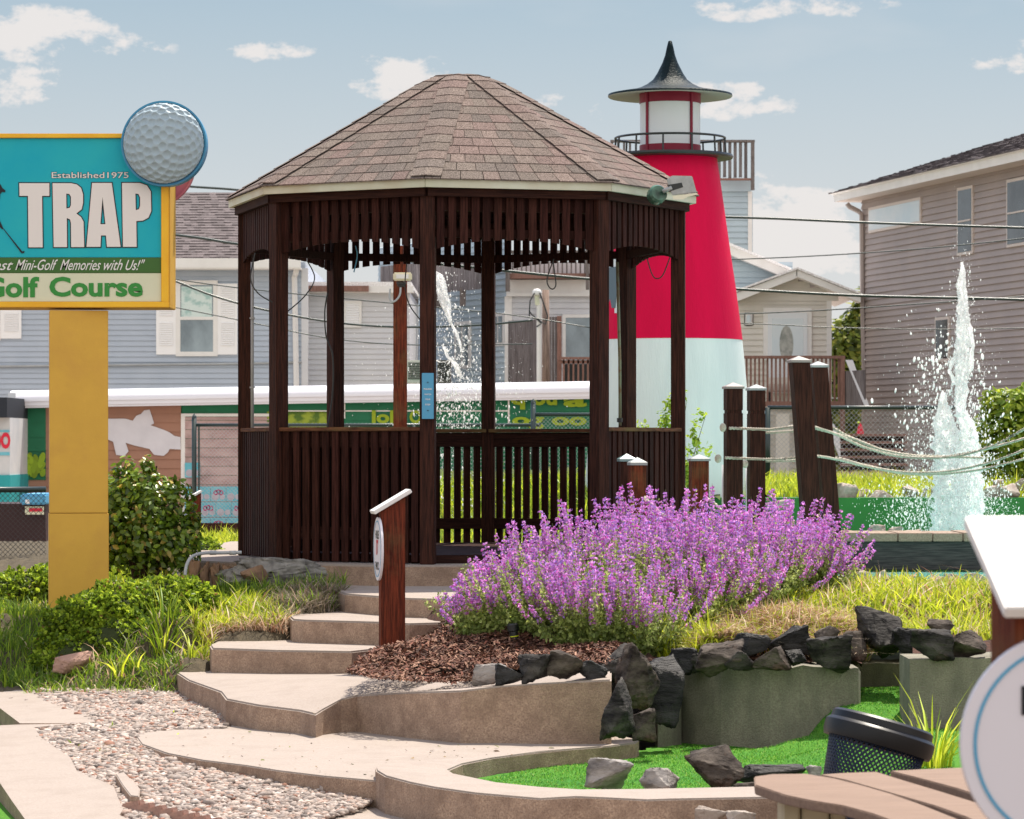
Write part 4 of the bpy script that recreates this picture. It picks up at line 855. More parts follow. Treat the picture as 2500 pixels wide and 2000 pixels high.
# porch deck
mb = MB()
for i in range(26): u = 1800+i*10.2; mb.box((XU(u,WY-1.5), WY-1.55, ZV(982,WY-1.5)), (XU(u+4.5,WY-1.5), WY-1.5, ZV(876,WY-1.5)))
mb.build('porch_balusters', M_redwood, wh); pbox(wh, 'porch_rail', M_redwood, 1795, 2062, 869, 876, WY-1.5, -.12, .02); pbox(wh, 'porch_beam', M_redwood, 1795, 2066, 980, 992, WY-1.5, -.1, .5); pbox(wh, 'porch_post', M_redwood, 2050, 2061, 869, 1180, WY-1.5, -.14, -.01)
pbox(wh, 'porch_post', M_sidec, 1895, 1926, 1010, 1180, WY-1.4, -.1, .1)
boards(wh, 'stair_screen', (XU(2062,WY-1.5), WY-1.5), (XU(2115,WY-2.5), WY-2.5), ZV(1000,WY-2), ZV(905,WY-2), M_bgrey, .07, .01)
b = MB(); b.add([P(2064,879,WY-1.7), P(2082,879,WY-1.7), P(2122,990,WY-2.6), P(2110,990,WY-2.6)], [(0,3,2,1)]); b.build('stair_rail', M_trim, wh)
b = MB(); b.add([P(2018,1035,WY-2.2), P(2036,1035,WY-2.2), P(2078,1142,WY-2.8), P(2058,1142,WY-2.8)], [(0,3,2,1)]); b.build('stringer', M_trim, wh)
ch = thing('deck_chair', 'beige cushioned deck chair on the cottage porch', 'chair', P(1905, 980, WY-.8)); b = MB()
b.box((XU(1870,65.2), 65.0, ZV(958,65.2)), (XU(1950,65.2), 65.6, ZV(940,65.2))); b.build('seat', M_sidec, ch, bevel=.03)
pbox(ch, 'backrest', M_sidec, 1872, 1948, 922, 942, 65.6, -.1, .05, .03)
for u in (1878, 1943): pbox(ch, 'leg', M_greyh, u-3, u+3, 956, 982, 65.1, -.05, .02)

# taupe house at the right: its long wall runs towards the camera
A_ = Vector((XU(2105, 66), 66.0)); B_ = Vector((XU(2900, 51), 51.0)); th = thing('house', 'three-storey taupe clapboard house with grey hip roof on the right', 'house', (A_.x, A_.y, -1.2))
mb = MB(); ze = ZV(488, 66); siding(mb, A_, B_, -1.3, ze, .125, .015); mb.build('wall', M_sidet, th)
nB = Vector(((B_-A_).normalized().y, -(B_-A_).normalized().x)); d_ = (B_-A_).normalized()
mb = MB(); bk = -nB*8; mb.add([(A_.x, A_.y, -1.3), (A_.x+bk.x, A_.y+bk.y, -1.3), (A_.x+bk.x, A_.y+bk.y, ze), (A_.x, A_.y, ze), (B_.x, B_.y, ze), (B_.x+bk.x, B_.y+bk.y, ze)], [(0,3,2,1),(3,4,5,2)]); mb.build('end_wall', M_sidet, th)
def onw(s, z, o=.0): p = A_+d_*s+nB*o; return Vector((p.x, p.y, z))
def Sof(u):      # distance along the taupe wall seen in column u
    lo, hi = -5.0, 40.0
    for _ in range(50):
        m_ = (lo+hi)/2; p = A_+d_*m_
        if U0+F*p.x/p.y < u: lo = m_
        else: hi = m_
    return lo
def wallbox(nm, m, u0, u1, v0, v1, o0, o1, par, inset=0):
    s0, s1 = Sof(u0)+inset, Sof(u1)-inset; Ya = (A_+d_*s0).y; za, zb = ZV(v0, Ya)-inset, ZV(v1, Ya)+inset; mb = MB()
    V = [onw(s0, zb, o1), onw(s1, zb, o1), onw(s1, za, o1), onw(s0, za, o1)]+[onw(s0, zb, o0), onw(s1, zb, o0), onw(s1, za, o0), onw(s0, za, o0)]
    mb.add(V, [(0,1,2,3),(0,4,5,1),(1,5,6,2),(2,6,7,3),(3,7,4,0)]); return mb.build(nm, m, par)
M_tframe = mat('pale_window_frame', (.60,.52,.47,1), .5)
M_dglass = mat('dark_glass', (.03,.035,.045,1), .07, (.09,.11,.13,1), 1.1, spec=.8)
for (u0, u1, v0, v1, gl) in ((2125,2253,508,570,M_glassl),(2342,2380,460,625,M_dglass),(2463,2620,440,605,M_dglass),(2288,2322,776,884,M_dglass)):
    w = wallbox('window', M_tframe, u0, u1, v0, v1, 0, .05, th); wallbox('pane', gl, u0, u1, v0, v1, .05, .056, w, inset=.055)
    if u0 > 2300: s = Sof((u0+u1)/2); wallbox('sash_bar', M_tframe, u0+3, u1-3, (v0+v1)/2-2, (v0+v1)/2+2, .05, .075, w)
e0, e1 = -.45, 40
mb = MB(); zf = ze-.02; mb.add([onw(e0, zf, .45), onw(e1, zf, .45), onw(e1, zf, 0), onw(e0, zf, -8.4)], [(0,3,2,1)]); mb.build('soffit', M_tframe, th)
mb = MB()
for i in range(1): mb.add([onw(e0, zf, .45), onw(e1, zf, .45), onw(e1, zf+.17, .47), onw(e0, zf+.17, .47)], [(0,1,2,3)]); mb.add([onw(e0, zf, -8.4), onw(e0, zf, .45), onw(e0, zf+.17, .47), onw(e0, zf+.17, -8.4)], [(0,1,2,3)])
mb.add([onw(e0-.08, zf+.17, .55), onw(e1, zf+.17, .55), onw(e1, zf+.14, .46), onw(e0, zf+.14, .46)], [(0,3,2,1)]); mb.build('fascia', M_trim, th)
ap = onw(4.6, zf+.17+1.6, -4.2); ap2 = onw(36, zf+.17+1.6, -4.2)
shingle_roof(th, onw(e0-.08, zf+.172, .55), onw(e1, zf+.172, .55), ap2, ap, 30, (.12,.105,.11), 220)
mb = MB(); mb.col = (.12,.105,.11); mb.add([onw(e0-.08, zf+.171, -8.4), onw(e0-.08, zf+.171, .55), ap], [(0,1,2)]); mb.build('roof_end', M_roofg, th)
mb = MB(); mb.tube([P(2068,497,65.9), P(2074,505,65.9), P(2096,516,65.9), P(2104,525,65.8), P(2106,760,65.8), P(2115,1100,65.8)], .05, 6); mb.build('downspout', M_sidet, th)

# ------------------------------------------------------------------ the green shop with its rolled white eave
PY = 56.0; sh = thing('shop', 'low green and brown shop building with rounded white eave behind the fence', 'shop', P(700, 1340, PY))
q = lambda u, v, d=0: P(u, v, PY+d)
M_sgreen = mat('shop_green', (.012,.16,.075,1), .5, (.012,.13,.06,1), 2); M_sbrown = mat('primer_brown', (.36,.19,.13,1), .8, (.32,.17,.12,1), 3); M_mauve = mat('weathered_mural', (.38,.25,.24,1), .8, (.50,.36,.34,1), 1.6, (1,1,3), (.4,.6), stain=(.22,.15,.14,1), stain_scale=2.5)
def prow(nm, m, u0, u1, v0, v1, lap=.125, d=0):
    mb = MB(); siding(mb, (XU(u0,PY), PY+d), (XU(u1,PY), PY+d), ZV(v1,PY), ZV(v0,PY), lap, .008); return mb.build(nm, m, sh)
prow('green_wall', M_sgreen, 40, 112, 985, 1172, .25); prow('base_wall', M_sbrown, 40, 445, 1172, 1345)
prow('brown_wall', M_sbrown, 112, 442, 975, 1345, .16); prow('green_wall', M_sgreen, 445, 1700, 975, 1340, .16)
MB().box((XU(30,PY), PY+.02, ZV(1345,PY)), (XU(1700,PY), PY+5, ZV(962,PY))).build('wall_core', M_sgreen, sh)
mb = MB(); 
for (u0, v0, u1, v1) in ((30, 1010, 1700, 931),):
    ra = []; n = 12
    prof_ = [(0,.0,)]
    pts = [(-.02, .27), (-.16, .26), (-.27, .225), (-.34, .17), (-.37, .11), (-.37, .07), (-.34, .065), (-.34, -.0), (-.31, -.005), (-.31, -.04), (0, -.04)]
    zl, zr = ZV(993, PY)+.03, ZV(966, PY)+.03; N_ = 30; V = []
    for i in range(N_+1):
        t = i/N_; x = XU(30, PY)+(XU(1700, PY)-XU(30, PY))*t; z = zl+(zr-zl)*min(1, t)
        V += [(x, PY+y, z+dz-.02) for y, dz in pts]
    m_ = len(pts); mb.add(V, [(i*m_+j, i*m_+j+1, (i+1)*m_+j+1, (i+1)*m_+j) for i in range(N_) for j in range(m_-1)]+[tuple(range(m_)), tuple(reversed(range(N_*m_, N_*m_+m_)))])
mb.build('eave', mat('eave_white', (.74,.74,.80,1), .35), sh, smooth=True, angle=.7)
pbox(sh, 'corner_post', M_whitev, 29, 47, 960, 1250, PY, -.42, .1)
# flaking white paint patch on the brown boards
L5 = lambda lst, ox, oy, s: [(x/s+ox, -(y/s+oy)) for x, y in lst]
k5 = PY/F; Mm = Matrix.Translation((XU(0, PY), PY-.032, ZV(0, PY))) @ Matrix.Rotation(math.pi/2, 4, 'X') @ Matrix.Scale(k5, 4)
def mural(nm, loops, m, y=0, ox=0, oy=650, s=3.45): return shape_obj(nm, [L5(l, ox, oy, s) for l in loops], Matrix.Translation((0, -y, 0)) @ Mm, m, sh, extrude=.02)
mural('white_patch', [[(880,1285),(1060,1285),(1120,1302),(1150,1260),(1190,1245),(1215,1215),(1262,1208),(1280,1260),(1300,1325),(1270,1340),(1380,1378),(1430,1400),(1470,1430),(1522,1440),(1524,1545),(1430,1540),(1415,1570),(1380,1598),(1300,1590),(1260,1540),(1130,1510),(1060,1488),(1085,1560),(1050,1600),(980,1590),(955,1480),(900,1455),(880,1440)]], mat('flaking_white', (.66,.64,.68,1), .7, (.60,.58,.62,1), 3))
prow('mural_wall', M_mauve, 452, 685, 1018, 1272, .16, -.012); pbox(sh, 'panel_trim', M_trim, 442, 452, 1014, 1275, PY, -.02, -.009); pbox(sh, 'panel_trim', M_trim, 442, 700, 1010, 1017, PY, -.03, -.012)
# stacked drink cases painted in the mural
M_case = mat('case_blue', (.10,.42,.52,1), .6, (.20,.50,.58,1), 6); M_casew = mat('case_print', (.48,.46,.52,1), .6, (.40,.36,.42,1), 12); M_casep = mat('case_magenta', (.42,.02,.14,1), .6)
mb = MB(); mw = MB(); mp_ = MB(); pw = 38; 
for r_ in range(4):
    for c_ in range(6):
        u0 = 452+c_*pw-(r_ % 2)*13; v0 = 1150+r_*38-(0 if r_ else 20); u0_ = max(452, u0); u1_ = min(684, u0+pw-1)
        if u1_-u0_ < 6: continue
        if r_ == 0 and c_ in (1, 2, 3): continue
        MB().box((XU(u0_,PY), PY-.046, ZV(v0+36,PY)), (XU(u1_,PY), PY-.034, ZV(v0,PY))).build('painted_case', M_case, sh)
        for (du, dv, rad) in ((11, 25, 9), (28, 25, 7)):
            if u0+du-rad > 452 and u0+du+rad < 684: cc = q(u0+du, v0+dv); mw.add([(cc.x+rad*k5*math.cos(a), PY-.049, cc.z+rad*k5*math.sin(a)) for a in np.linspace(0, 2*math.pi, 17)[:-1]], [tuple(range(16))])
        if (c_+r_) % 2 == 1 and u0 > 452:
            for kx in (-1, 0, 1):
                cc = q(u0+19+kx*7, v0+13+(kx % 2)*2); Vr = []
                for a in np.linspace(0, 2*math.pi, 15)[:-1]: Vr += [(cc.x+5.5*k5*math.cos(a), PY-.052, cc.z+6.5*k5*math.sin(a)), (cc.x+3*k5*math.cos(a), PY-.052, cc.z+3.6*k5*math.sin(a))]
                mp_.add(Vr, [(2*i, 2*((i+1) % 14), 2*((i+1) % 14)+1, 2*i+1) for i in range(14)])
mw.build('painted_cans', M_casew, sh); mp_.build('painted_emblems', M_casep, sh)
M_lime = mat('mural_lime', (.28,.38,.015,1), .6); M_lime2 = mat('mural_leafy', (.30,.38,.04,1), .6, (.08,.16,.02,1), 3.5, mix=(.45,.55))
# banana and lime picture in the green panels
def bananas(u0, u1, v0, v1, n, y=.035):
    mb = MB()
    for i in range(n):
        u = rnd.uniform(u0+5, u1-5); v = rnd.uniform(v0, v1-6)*.6+.4*v1-10; L = rnd.uniform(14, 26); w_ = rnd.uniform(5, 7.5); an_ = rnd.uniform(-.6, .6); pts = []
        for a in np.linspace(0, 2*math.pi, 13)[:-1]:
            x = w_*math.sin(a); z = L*.5*math.cos(a); x += .015*z*z*.25; pts.append((u+x*math.cos(an_)-z*math.sin(an_), v-x*math.sin(an_)-z*math.cos(an_)))
        pts = [(min(max(a, u0), u1), min(max(b_, v0), v1)) for a, b_ in pts]; g_ = rnd.uniform(.6, 1.3); mb.col = (.24*g_, .36*g_, .02*g_)
        mb.add([P(a, b_, PY-y-.004-i*.0003) for a, b_ in pts], [tuple(range(12))])
    return mb.build('painted_bananas', mat('banana_paint', None, .6, attr=True) if 'banana_paint' not in bpy.data.materials else bpy.data.materials['banana_paint'], sh)
bananas(50, 111, 1085, 1172, 34)
pbox(sh, 'panel_trim', M_trim, 592, 598, 1012, 1030, PY, -.02, -.009); pbox(sh, 'panel_trim', M_trim, 838, 843, 985, 1022, PY, -.02, -.009); pbox(sh, 'panel_trim', M_trim, 700, 1240, 1002, 1005, PY, -.02, -.009); pbox(sh, 'panel_trim', M_trim, 1240, 1244, 975, 1040, PY, -.02, -.009)
prow('leafy_mural', M_lime2, 652, 800, 1005, 1120, .16, -.012)
def mtext(s, u0, u1, vb, vt): return text_obj('painted_word', s, Matrix.Translation((XU(u0,PY), PY-.05, ZV(vb,PY))) @ Matrix.Rotation(math.pi/2, 4, 'X'), (vb-vt)*k5, (u1-u0)*k5, M_lime, sh, bold=.04)
mtext('lol', 908, 962, 1034, 1002); mtext('O', 1000, 1030, 1034, 1002); mtext('q', 1246, 1282, 1000, 962); mtext('ou', 1300, 1360, 990, 962); mtext('a', 1375, 1432, 994, 966); mtext('og oo', 1250, 1432, 1048, 1018)
# left snack stand with red lettering, dark awning
st = thing('snack_stand', 'turquoise and white snack stand with red lettering at the left edge', 'kiosk', P(0, 1340, 54)); pbox(st, 'wall', mat('stand_white', (.62,.62,.62,1), .7, (.50,.52,.54,1), 2), -300, 24, 1020, 1160, 54, 0, 3)
M_teal = mat('teal_paint', (.03,.36,.38,1), .6, (.02,.28,.30,1), 2); pbox(st, 'counter', M_teal, -300, 26, 1160, 1290, 54, -.05, 3); pbox(st, 'awning', mat('dark_awning', (.02,.025,.035,1), .7), -300, 24, 971, 1020, 54, -.3, 3)
text_obj('lettering', 'FOO', Matrix.Translation((XU(-34,54), 53.98, ZV(1096,54))) @ Matrix.Rotation(math.pi/2, 4, 'X'), 40*54/F, 60*54/F, M_redink, st, bold=.05)
pbox(st, 'blue_stripe', M_case, -300, 24, 1104, 1112, 54, -.02, 0); pbox(st, 'blue_stripe', M_case, -300, 24, 1050, 1055, 54, -.02, 0)
# ------------------------------------------------------------------ earth banks
M_bank = mat('bank_soil', (.10,.08,.05,1), .95, (.05,.04,.025,1), 20, bump=1, bscale=50)
M_lawn = mat('lawn_soil', (.07,.11,.02,1), .95, (.05,.055,.02,1), 12, bump=1, bscale=60)
M_mulch = mat('mulch_base', (.10,.045,.03,1), .95, (.03,.015,.012,1), 40, bump=1, bscale=90)
LB = Terrain([(-100,1675,1.41),(0,1672,1.405),(200,1655,1.395),(430,1636,1.31),(100,1580,1.22),(0,1560,1.2),(-200,1560,1.2),(190,1490,1.03),(0,1500,1.06),(430,1500,1.0),
              *[('Y',u,17.7,1.42) for u in (440,540,640,740,840,930)],*[('Y',u,18.1,1.44) for u in (0,150,300)],('Y',400,17.9,1.44),*[('Y',u,18.3,1.34) for u in (545,620,700,780,860,940)],*[('Y',u,18.75,1.25) for u in (745,800,860,930)],*[('Y',u,19.4,1.10) for u in (858,900,940)],('Y',930,20.1,1.2),
              ('Y',480,18.35,1.22),('Y',540,18.9,1.10),('Y',620,18.92,1.08),('Y',690,18.95,1.06),('Y',600,19.3,1.0),('Y',760,19.4,.955),('Y',800,19.9,.92),(300,1612,1.31),(200,1620,1.33),(400,1592,1.24),(430,1545,1.15),
              (600,1450,.945),(450,1448,.94),('Y',845,20.25,.90),(450,1385,.85),(300,1420,.96),(0,1440,1.06),(110,1400,.98),(-200,1440,1.1),(480,1345,.90),(350,1350,1.0),(560,1340,.92),(-100,1400,1.25),(600,1330,1.0),(300,1335,1.12)], 4)
o = LB.mesh('earth_bank', M_bank, -400, 900, 17.0, 37, 200, 170, rough=.006, mask=[(-400,18.0),(400,17.8),(440,17.6),(940,17.6),(940,20.6),(470,21.0),(470,24.5),(900,24.5),(900,37),(-400,37)]); struct(o)
RB = Terrain([(850,1649,1.285),(906,1660,1.275),(1097,1674,1.19),(1125,1684,1.165),(1210,1668,1.135),(1320,1662,1.12),(1493,1648,1.10),(950,1648,1.265),(900,1612,1.235),(1000,1600,1.13),(1000,1572,1.075),(1100,1560,1.02),(1150,1625,1.11),(1300,1605,1.06),
              (1180,1500,.93),(1300,1500,.90),(1500,1580,1.02),(1500,1450,.83),(1600,1612,1.08),(1672,1626,1.12),(1880,1622,1.10),(2090,1620,1.10),(2300,1606,1.02),(2600,1600,1.02),(2300,1560,.97),(1740,1575,1.01),(1700,1500,.91),(1900,1458,.84),(2150,1458,.84),(2400,1458,.84),(1900,1548,.99),(2150,1548,.99),
              (1900,1428,.80),(2200,1428,.85),(1500,1400,.78),(1750,1380,.78),(1400,1420,.78),(2400,1440,.9),(2600,1440,.9),(1200,1440,.84),(1350,1385,.78)])
o = RB.mesh('mulch_bed', M_mulch, 850, 2700, 15.1, 22.5, 150, 90, rough=.012, mask=[(852,17.62),(870,18.15),(1000,18.55),(1110,19.05),(1200,19.3),(1250,20.3),(1700,20.6),(1800,22.4),(2000,20.3),(2700,20.3),(2700,15.5),(2225,15.55),(2222,16.6),(2104,16.7),(2095,15.9),(1880,15.75),(1672,16.05),(1493,15.75),(1290,15.65),(1125,15.85),(1097,15.95),(906,17.2)]); struct(o)
BB = Terrain([(900,1340,.95),(1100,1345,.85),(1400,1345,.85),(1600,1340,.85),(1100,1220,.62),(1450,1220,.60),(1050,1150,.32),(1450,1150,.35),(1650,1185,.42),(1480,1180,.42),(1550,1190,.43),(1900,1185,.44),(2100,1190,.46),(2350,1190,.46),(2600,1190,.46),
              (1900,1165,.46),(2300,1160,.48),(700,1330,1.2),(1000,1150,.5),(2600,1160,.48),(1750,1215,.50),(1800,1225,.52)])
o = BB.mesh('back_bank', M_lawn, 850, 2900, 24.6, 49, 150, 90, rough=.02, mask=[(880,24.7),(1640,24.7),(1700,28.5),(1760,30.2),(2900,30.2),(2900,49),(850,49)]); struct(o)

# ------------------------------------------------------------------ gravel
def pebbles():
    t = bmesh.new(); bmesh.ops.create_icosphere(t, subdivisions=1, radius=1); tv = np.array([v.co[:] for v in t.verts]); tf = np.array([[v.index for v in f.verts] for f in t.faces]); t.free()
    reg = [(72,1672),(160,1655),(330,1636),(432,1641),(470,1662),(500,1674),(538,1690),(552,1706),(556,1774),(440,1776),(368,1783),(334,1799),(345,1817),(406,1840),(493,1857),(600,1870),(674,1882),(790,1897),(914,1908),(916,1946),(877,1966),(770,2001),(690,2030),(360,2060),(318,2003),(300,1976),(288,1952),(276,1922),(238,1906),(186,1886),(168,1850),(128,1826),(96,1803),(80,1777),(180,1764),(232,1763),(212,1750),(172,1736),(130,1718),(90,1700)]
    n = 110000; v = rng.uniform(1636, 2060, n); u = rng.uniform(60, 930, n); keep = inpoly(u, v, reg); 
    w = (1/(v-V0)**2.4); w /= w[keep].max(); keep &= rng.uniform(0, 1, n) < w*1.0
    u, v = u[keep], v[keep]
    us = np.r_[u, [48,24,54,68,68,112,358,462,404,28,8,212,214,112,240,150,60,30,565,620]]; vs = np.r_[v, [1688,1703,1708,1708,1723,1715,1812,1836,1880,1788,1790,1898,1980,1800,1925,1760,1785,1787,1878,1872]]
    pos = []
    for a, b in zip(us, vs): g_ = G(*onG(a, b)); pos.append(g_[:])
    pos = np.array(pos); n = len(pos); pos[:, 2] -= .014
    s = rng.gamma(6, 1/6, n)*.0095+.0038; sc = np.c_[s*rng.uniform(.9, 1.5, n), s*rng.uniform(.7, 1.1, n), s*rng.uniform(.4, .75, n)]
    tvs = tv*1.0
    V, Fa = inst(tvs, tf, pos+np.c_[np.zeros((n, 2)), s*.28], rand_rot(n, .5), sc); V += rng.normal(0, .0012, V.shape)
    col = cvar(n, [(.62,.53,.48),(.54,.46,.42),(.46,.40,.37),(.56,.42,.36),(.33,.28,.26),(.68,.61,.57),(.42,.22,.16),(.26,.23,.22)], [.18,.2,.18,.15,.11,.08,.06,.04], .14)*.8
    o = np_obj('gravel', V, Fa, M_peb, col=np.repeat(col, len(tv), 0), smooth=True); tag(o, kind='stuff')
    base = [onG(a, b, -.022) for a, b in reg]; flat('gravel_bed', base, mat('gravel_sand', (.42,.34,.29,1), .95, (.25,.20,.17,1), 80, bump=1, bscale=120), dz=.05)
pebbles()
def chips():
    n = 26000; reg = [(850,1648),(906,1662),(1097,1674),(1140,1672),(1215,1648),(1330,1640),(1500,1625),(1560,1600),(1500,1560),(1300,1540),(1100,1520),(1010,1555),(920,1590),(862,1630)]
    X = rng.uniform(-1.1, 1.2, n*2); Y = rng.uniform(15.0, 18.8, n*2); Z = RB.z(X, Y); u = U0+F*X/Y; v = V0-F*Z/Y; k = inpoly(u, v, reg); X, Y, Z = X[k], Y[k], Z[k]; n = len(X)
    q = np.array([(-1,-.22,0),(1,-.15,0),(.8,.2,.05),(-.9,.18,.0)]); V, Fa = inst(q, np.array([[0,1,2,3]]), np.c_[X, Y, Z+.012+rng.uniform(0, .014, n)], rand_rot(n, .75), rng.uniform(.009, .026, n))
    col = cvar(n, [(.20,.10,.065),(.12,.055,.04),(.06,.03,.022),(.28,.16,.11),(.16,.06,.04)], jit=.2); tag(np_obj('mulch', V, Fa, M_chip, col=np.repeat(col, 4, 0)), kind='stuff')
chips()

# ------------------------------------------------------------------ rocks
def rock_geo(seed, npl=9, sub=3, noise=.03, elong=1):
    """broken stone: hull of a few random points, cut up finely and roughened"""
    r = np.random.default_rng(seed); bm = bmesh.new()
    for p in r.uniform(-1, 1, (npl+4, 3)): 
        p = p/max(np.abs(p).max(), .75)*r.uniform(.75, 1); bm.verts.new(p)
    g_ = bmesh.ops.convex_hull(bm, input=bm.verts); bmesh.ops.delete(bm, geom=list({e for e in g_['geom_interior']+g_['geom_unused'] if isinstance(e, bmesh.types.BMVert)}), context='VERTS')
    ed = [e for e in bm.edges]; bmesh.ops.bevel(bm, geom=ed, offset=.045, segments=1, affect='EDGES', clamp_overlap=True)
    for _ in range(sub): 
        bmesh.ops.triangulate(bm, faces=bm.faces); bmesh.ops.subdivide_edges(bm, edges=[e for e in bm.edges if e.calc_length() > .12], cuts=1)
    bmesh.ops.triangulate(bm, faces=bm.faces); bm.verts.ensure_lookup_table(); bm.verts.index_update()
    V = np.array([v.co[:] for v in bm.verts]); Fa = np.array([[v.index for v in f.verts] for f in bm.faces]); bm.free(); D = V/np.maximum(np.linalg.norm(V, axis=1, keepdims=True), 1e-6)
    for f, a in ((3, noise), (8, noise*.8), (19, noise*.6)):
        ph = r.uniform(0, 6, 9); V = V*(1+a*(np.sin(f*V[:, 0]+ph[0]+2*np.sin(f*.7*V[:, 1]+ph[1]))*np.cos(f*V[:, 2]*1.6+ph[2]+np.sin(f*V[:, 1])))[:, None])
    return V+r.normal(0, noise*.22, V.shape), Fa
def rock(label, u0, v0, u1, v1, Y, m, seed, depth=.8, group='rocks edging the putting green', tilt=0, sub=3, name='rock', noise=.045, npl=9):
    V, Fa = rock_geo(seed, npl, sub, noise)
    if tilt: c, s = math.cos(tilt), math.sin(tilt); V = V @ np.array([[c,0,s],[0,1,0],[-s,0,c]])
    lo, hi = V.min(0), V.max(0); V = (V-lo)/(hi-lo)-.5; Yc = Y; w = (u1-u0)*Yc/F; h = (v1-v0)*Yc/F
    c = P((u0+u1)/2, (v0+v1)/2, Yc); V = V*np.array([w, min(w, h)*depth*1.2, h])+np.array(c)
    o = np_obj(name, V, Fa, m, loc=(c.x, c.y, c.z-h/2)); return tag(o, label, 'rock', group)
RK = [("angular grey block, leftmost of the rocks on the wall top",1151,1618,1238,1676,15.45,M_rockg,1),
("small dark wedge second from the left on the wall top",1215,1625,1275,1674,15.28,M_rockd,2),
("rounded dark lump third from the left on the wall top",1271,1603,1336,1672,15.26,M_rockd,3),
("split brownish grey rock fourth from the left on the wall top",1342,1594,1415,1660,15.26,M_rockd,4),
("low flat dark rock just left of the big tilted boulder",1403,1616,1476,1664,15.28,M_rockd,5),
("long light-topped dark rock leaning behind the big tilted boulder",1449,1582,1545,1666,15.75,M_rockd,6),
("big tilted purplish black boulder at the end of the brown wall",1501,1566,1612,1735,15.4,M_rockd,7),
("tall pointed jet black boulder beside the mossy wall corner",1580,1598,1672,1776,15.55,M_rockd,8),
("tall pale-faced split boulder standing against the brown wall end",1464,1655,1553,1812,14.9,M_rockd,9),
("small brownish grey stone between the tall boulders at the path edge",1541,1728,1603,1811,15.0,M_rockd,10),
("small lit stone right of the jet black boulder top",1637,1588,1695,1648,15.9,M_rockd,11),
("little flat dark stone right of the small lit stone",1689,1596,1739,1645,15.88,M_rockd,12),
("wide sloping grey rock above the left end of the mossy wall",1706,1571,1808,1655,15.66,M_rockd,13),
("square-topped grey rock behind the wide sloping rock",1801,1550,1877,1602,15.85,M_rockd,14),
("small triangular dark rock in front of the square-topped rock",1774,1594,1841,1640,15.62,M_rockd,15),
("bluish grey rock lying mid-way along the mossy wall",1845,1584,1925,1638,15.60,M_rockd,16),
("upright dark rock against the straw mound",1885,1532,1968,1608,15.95,M_rockd,17),
("large faceted boulder leaning over the mossy wall edge",1978,1558,2068,1646,15.60,M_rockd,18),
("small peaked dark rock behind the large faceted boulder",1992,1532,2042,1574,15.9,M_rockd,19),
("tiny black stone left of the large faceted boulder",1922,1590,1966,1628,15.62,M_rockd,20),
("tallest round-topped black boulder near the grass",2103,1495,2198,1612,16.1,M_rockd,21),
("dark rock wedged left of the tallest round-topped boulder",2055,1548,2110,1616,16.1,M_rockd,22),
("flat-topped grey rock right of the tallest round-topped boulder",2184,1537,2263,1603,16.0,M_rockd,23),
("long black boulder on the wall next to the hole sign",2222,1534,2330,1614,15.12,M_rockd,24),
("black squared boulder half hidden by the hole sign post",2318,1538,2412,1612,15.14,M_rockd,34),
("low black stone on top behind the long black boulder",2261,1511,2332,1545,15.5,M_rockd,25),
("pale grey and tan rock on the curb, leftmost beside the turf",1425,1848,1547,1938,13.35,M_rockg,26),
("square two-toned rock on the curb beside the pale rock",1560,1873,1661,1944,13.2,M_rockg,27),
("large rough dark grey rock at the centre of the curb",1668,1820,1817,1937,13.25,M_rockd,28),
("long flat black rock on the curb left of the trash basket",1795,1866,1970,1916,13.4,M_rockd,29),
("small grey stone next to the trash basket",1968,1868,2006,1898,13.4,M_rockg,30),
("low black rock right below the large rough curb rock",1788,1906,1862,1940,13.1,M_rockd,31),
("square pale stone sitting on the bottom path",1695,1966,1780,2020,12.4,M_conc,32),
("flat pinkish stone left of the round table",1772,1979,1845,2012,12.35,M_rockp,33)]
for i, (lb, a, b, c, d, Y, m, s) in enumerate(RK):
    if s in range(11, 24) or s in (2, 3, 4, 5, 6): e = .12*(c-a); a, c, b = a-e, c+e, b-.12*(d-b)
    if m is M_rockd: m = (M_rockd, M_rockb, M_rockk)[s % 3]
    rock(lb, a, b, c, d, Y, m, s*7+3, tilt={7: -.6, 6: -.5, 9: .2, 28: .5, 26: -.4}.get(s, 0))
i = 0; RPK = [("grey-green stone leftmost on the pool wall rim",1866,1218,1942,1250,29.9),("round pinkish boulder on the pool rim beside the tall post",2038,1178,2097,1230,30.2),("pale peaked boulder behind the flat rim stone",2082,1193,2129,1233,30.5),("wide flat boulder on the pool rim left of the fountain",2121,1196,2203,1232,30.2),("pink-grey boulder closest to the fountain on its left",2201,1184,2247,1224,30.4),
 ("dark stone hidden in the fountain spray",2246,1190,2310,1222,30.5),("grey boulder right of the fountain on the rim",2396,1184,2440,1219,30.2),("round greenish boulder on the rim below the right shrub",2438,1180,2490,1219,30.2),("whitish boulder at the right picture edge on the rim",2464,1168,2530,1202,30.6),("small pink stone between two rim boulders at the right",2424,1170,2452,1196,30.7),
 ("tan stone at the dock left of the fountain base",2112,1280,2162,1318,26.6),("small triangular tan stone behind the dock planks",2164,1285,2203,1318,26.6),("flat green-grey stone behind the dock near the fountain",2203,1292,2250,1318,26.6),("grey stone at the pool rim behind the rope posts",1960,1215,2040,1240,30.3),
 ("pinkish stone left in the gap under the dock",2082,1388,2123,1420,21.6),("reddish grey stone under the dock beside the pond water",2129,1391,2174,1424,21.4),("dark pointed stone standing at the pond edge",2305,1400,2351,1448,20.9),("purple-brown stone at the pond edge beside the hole sign",2356,1398,2412,1448,20.7),("low pale stone at the pond edge between grass blades",2240,1406,2309,1444,21.0),("low pink stone at the pond edge right of the reddish stone",2172,1402,2242,1440,21.2)]
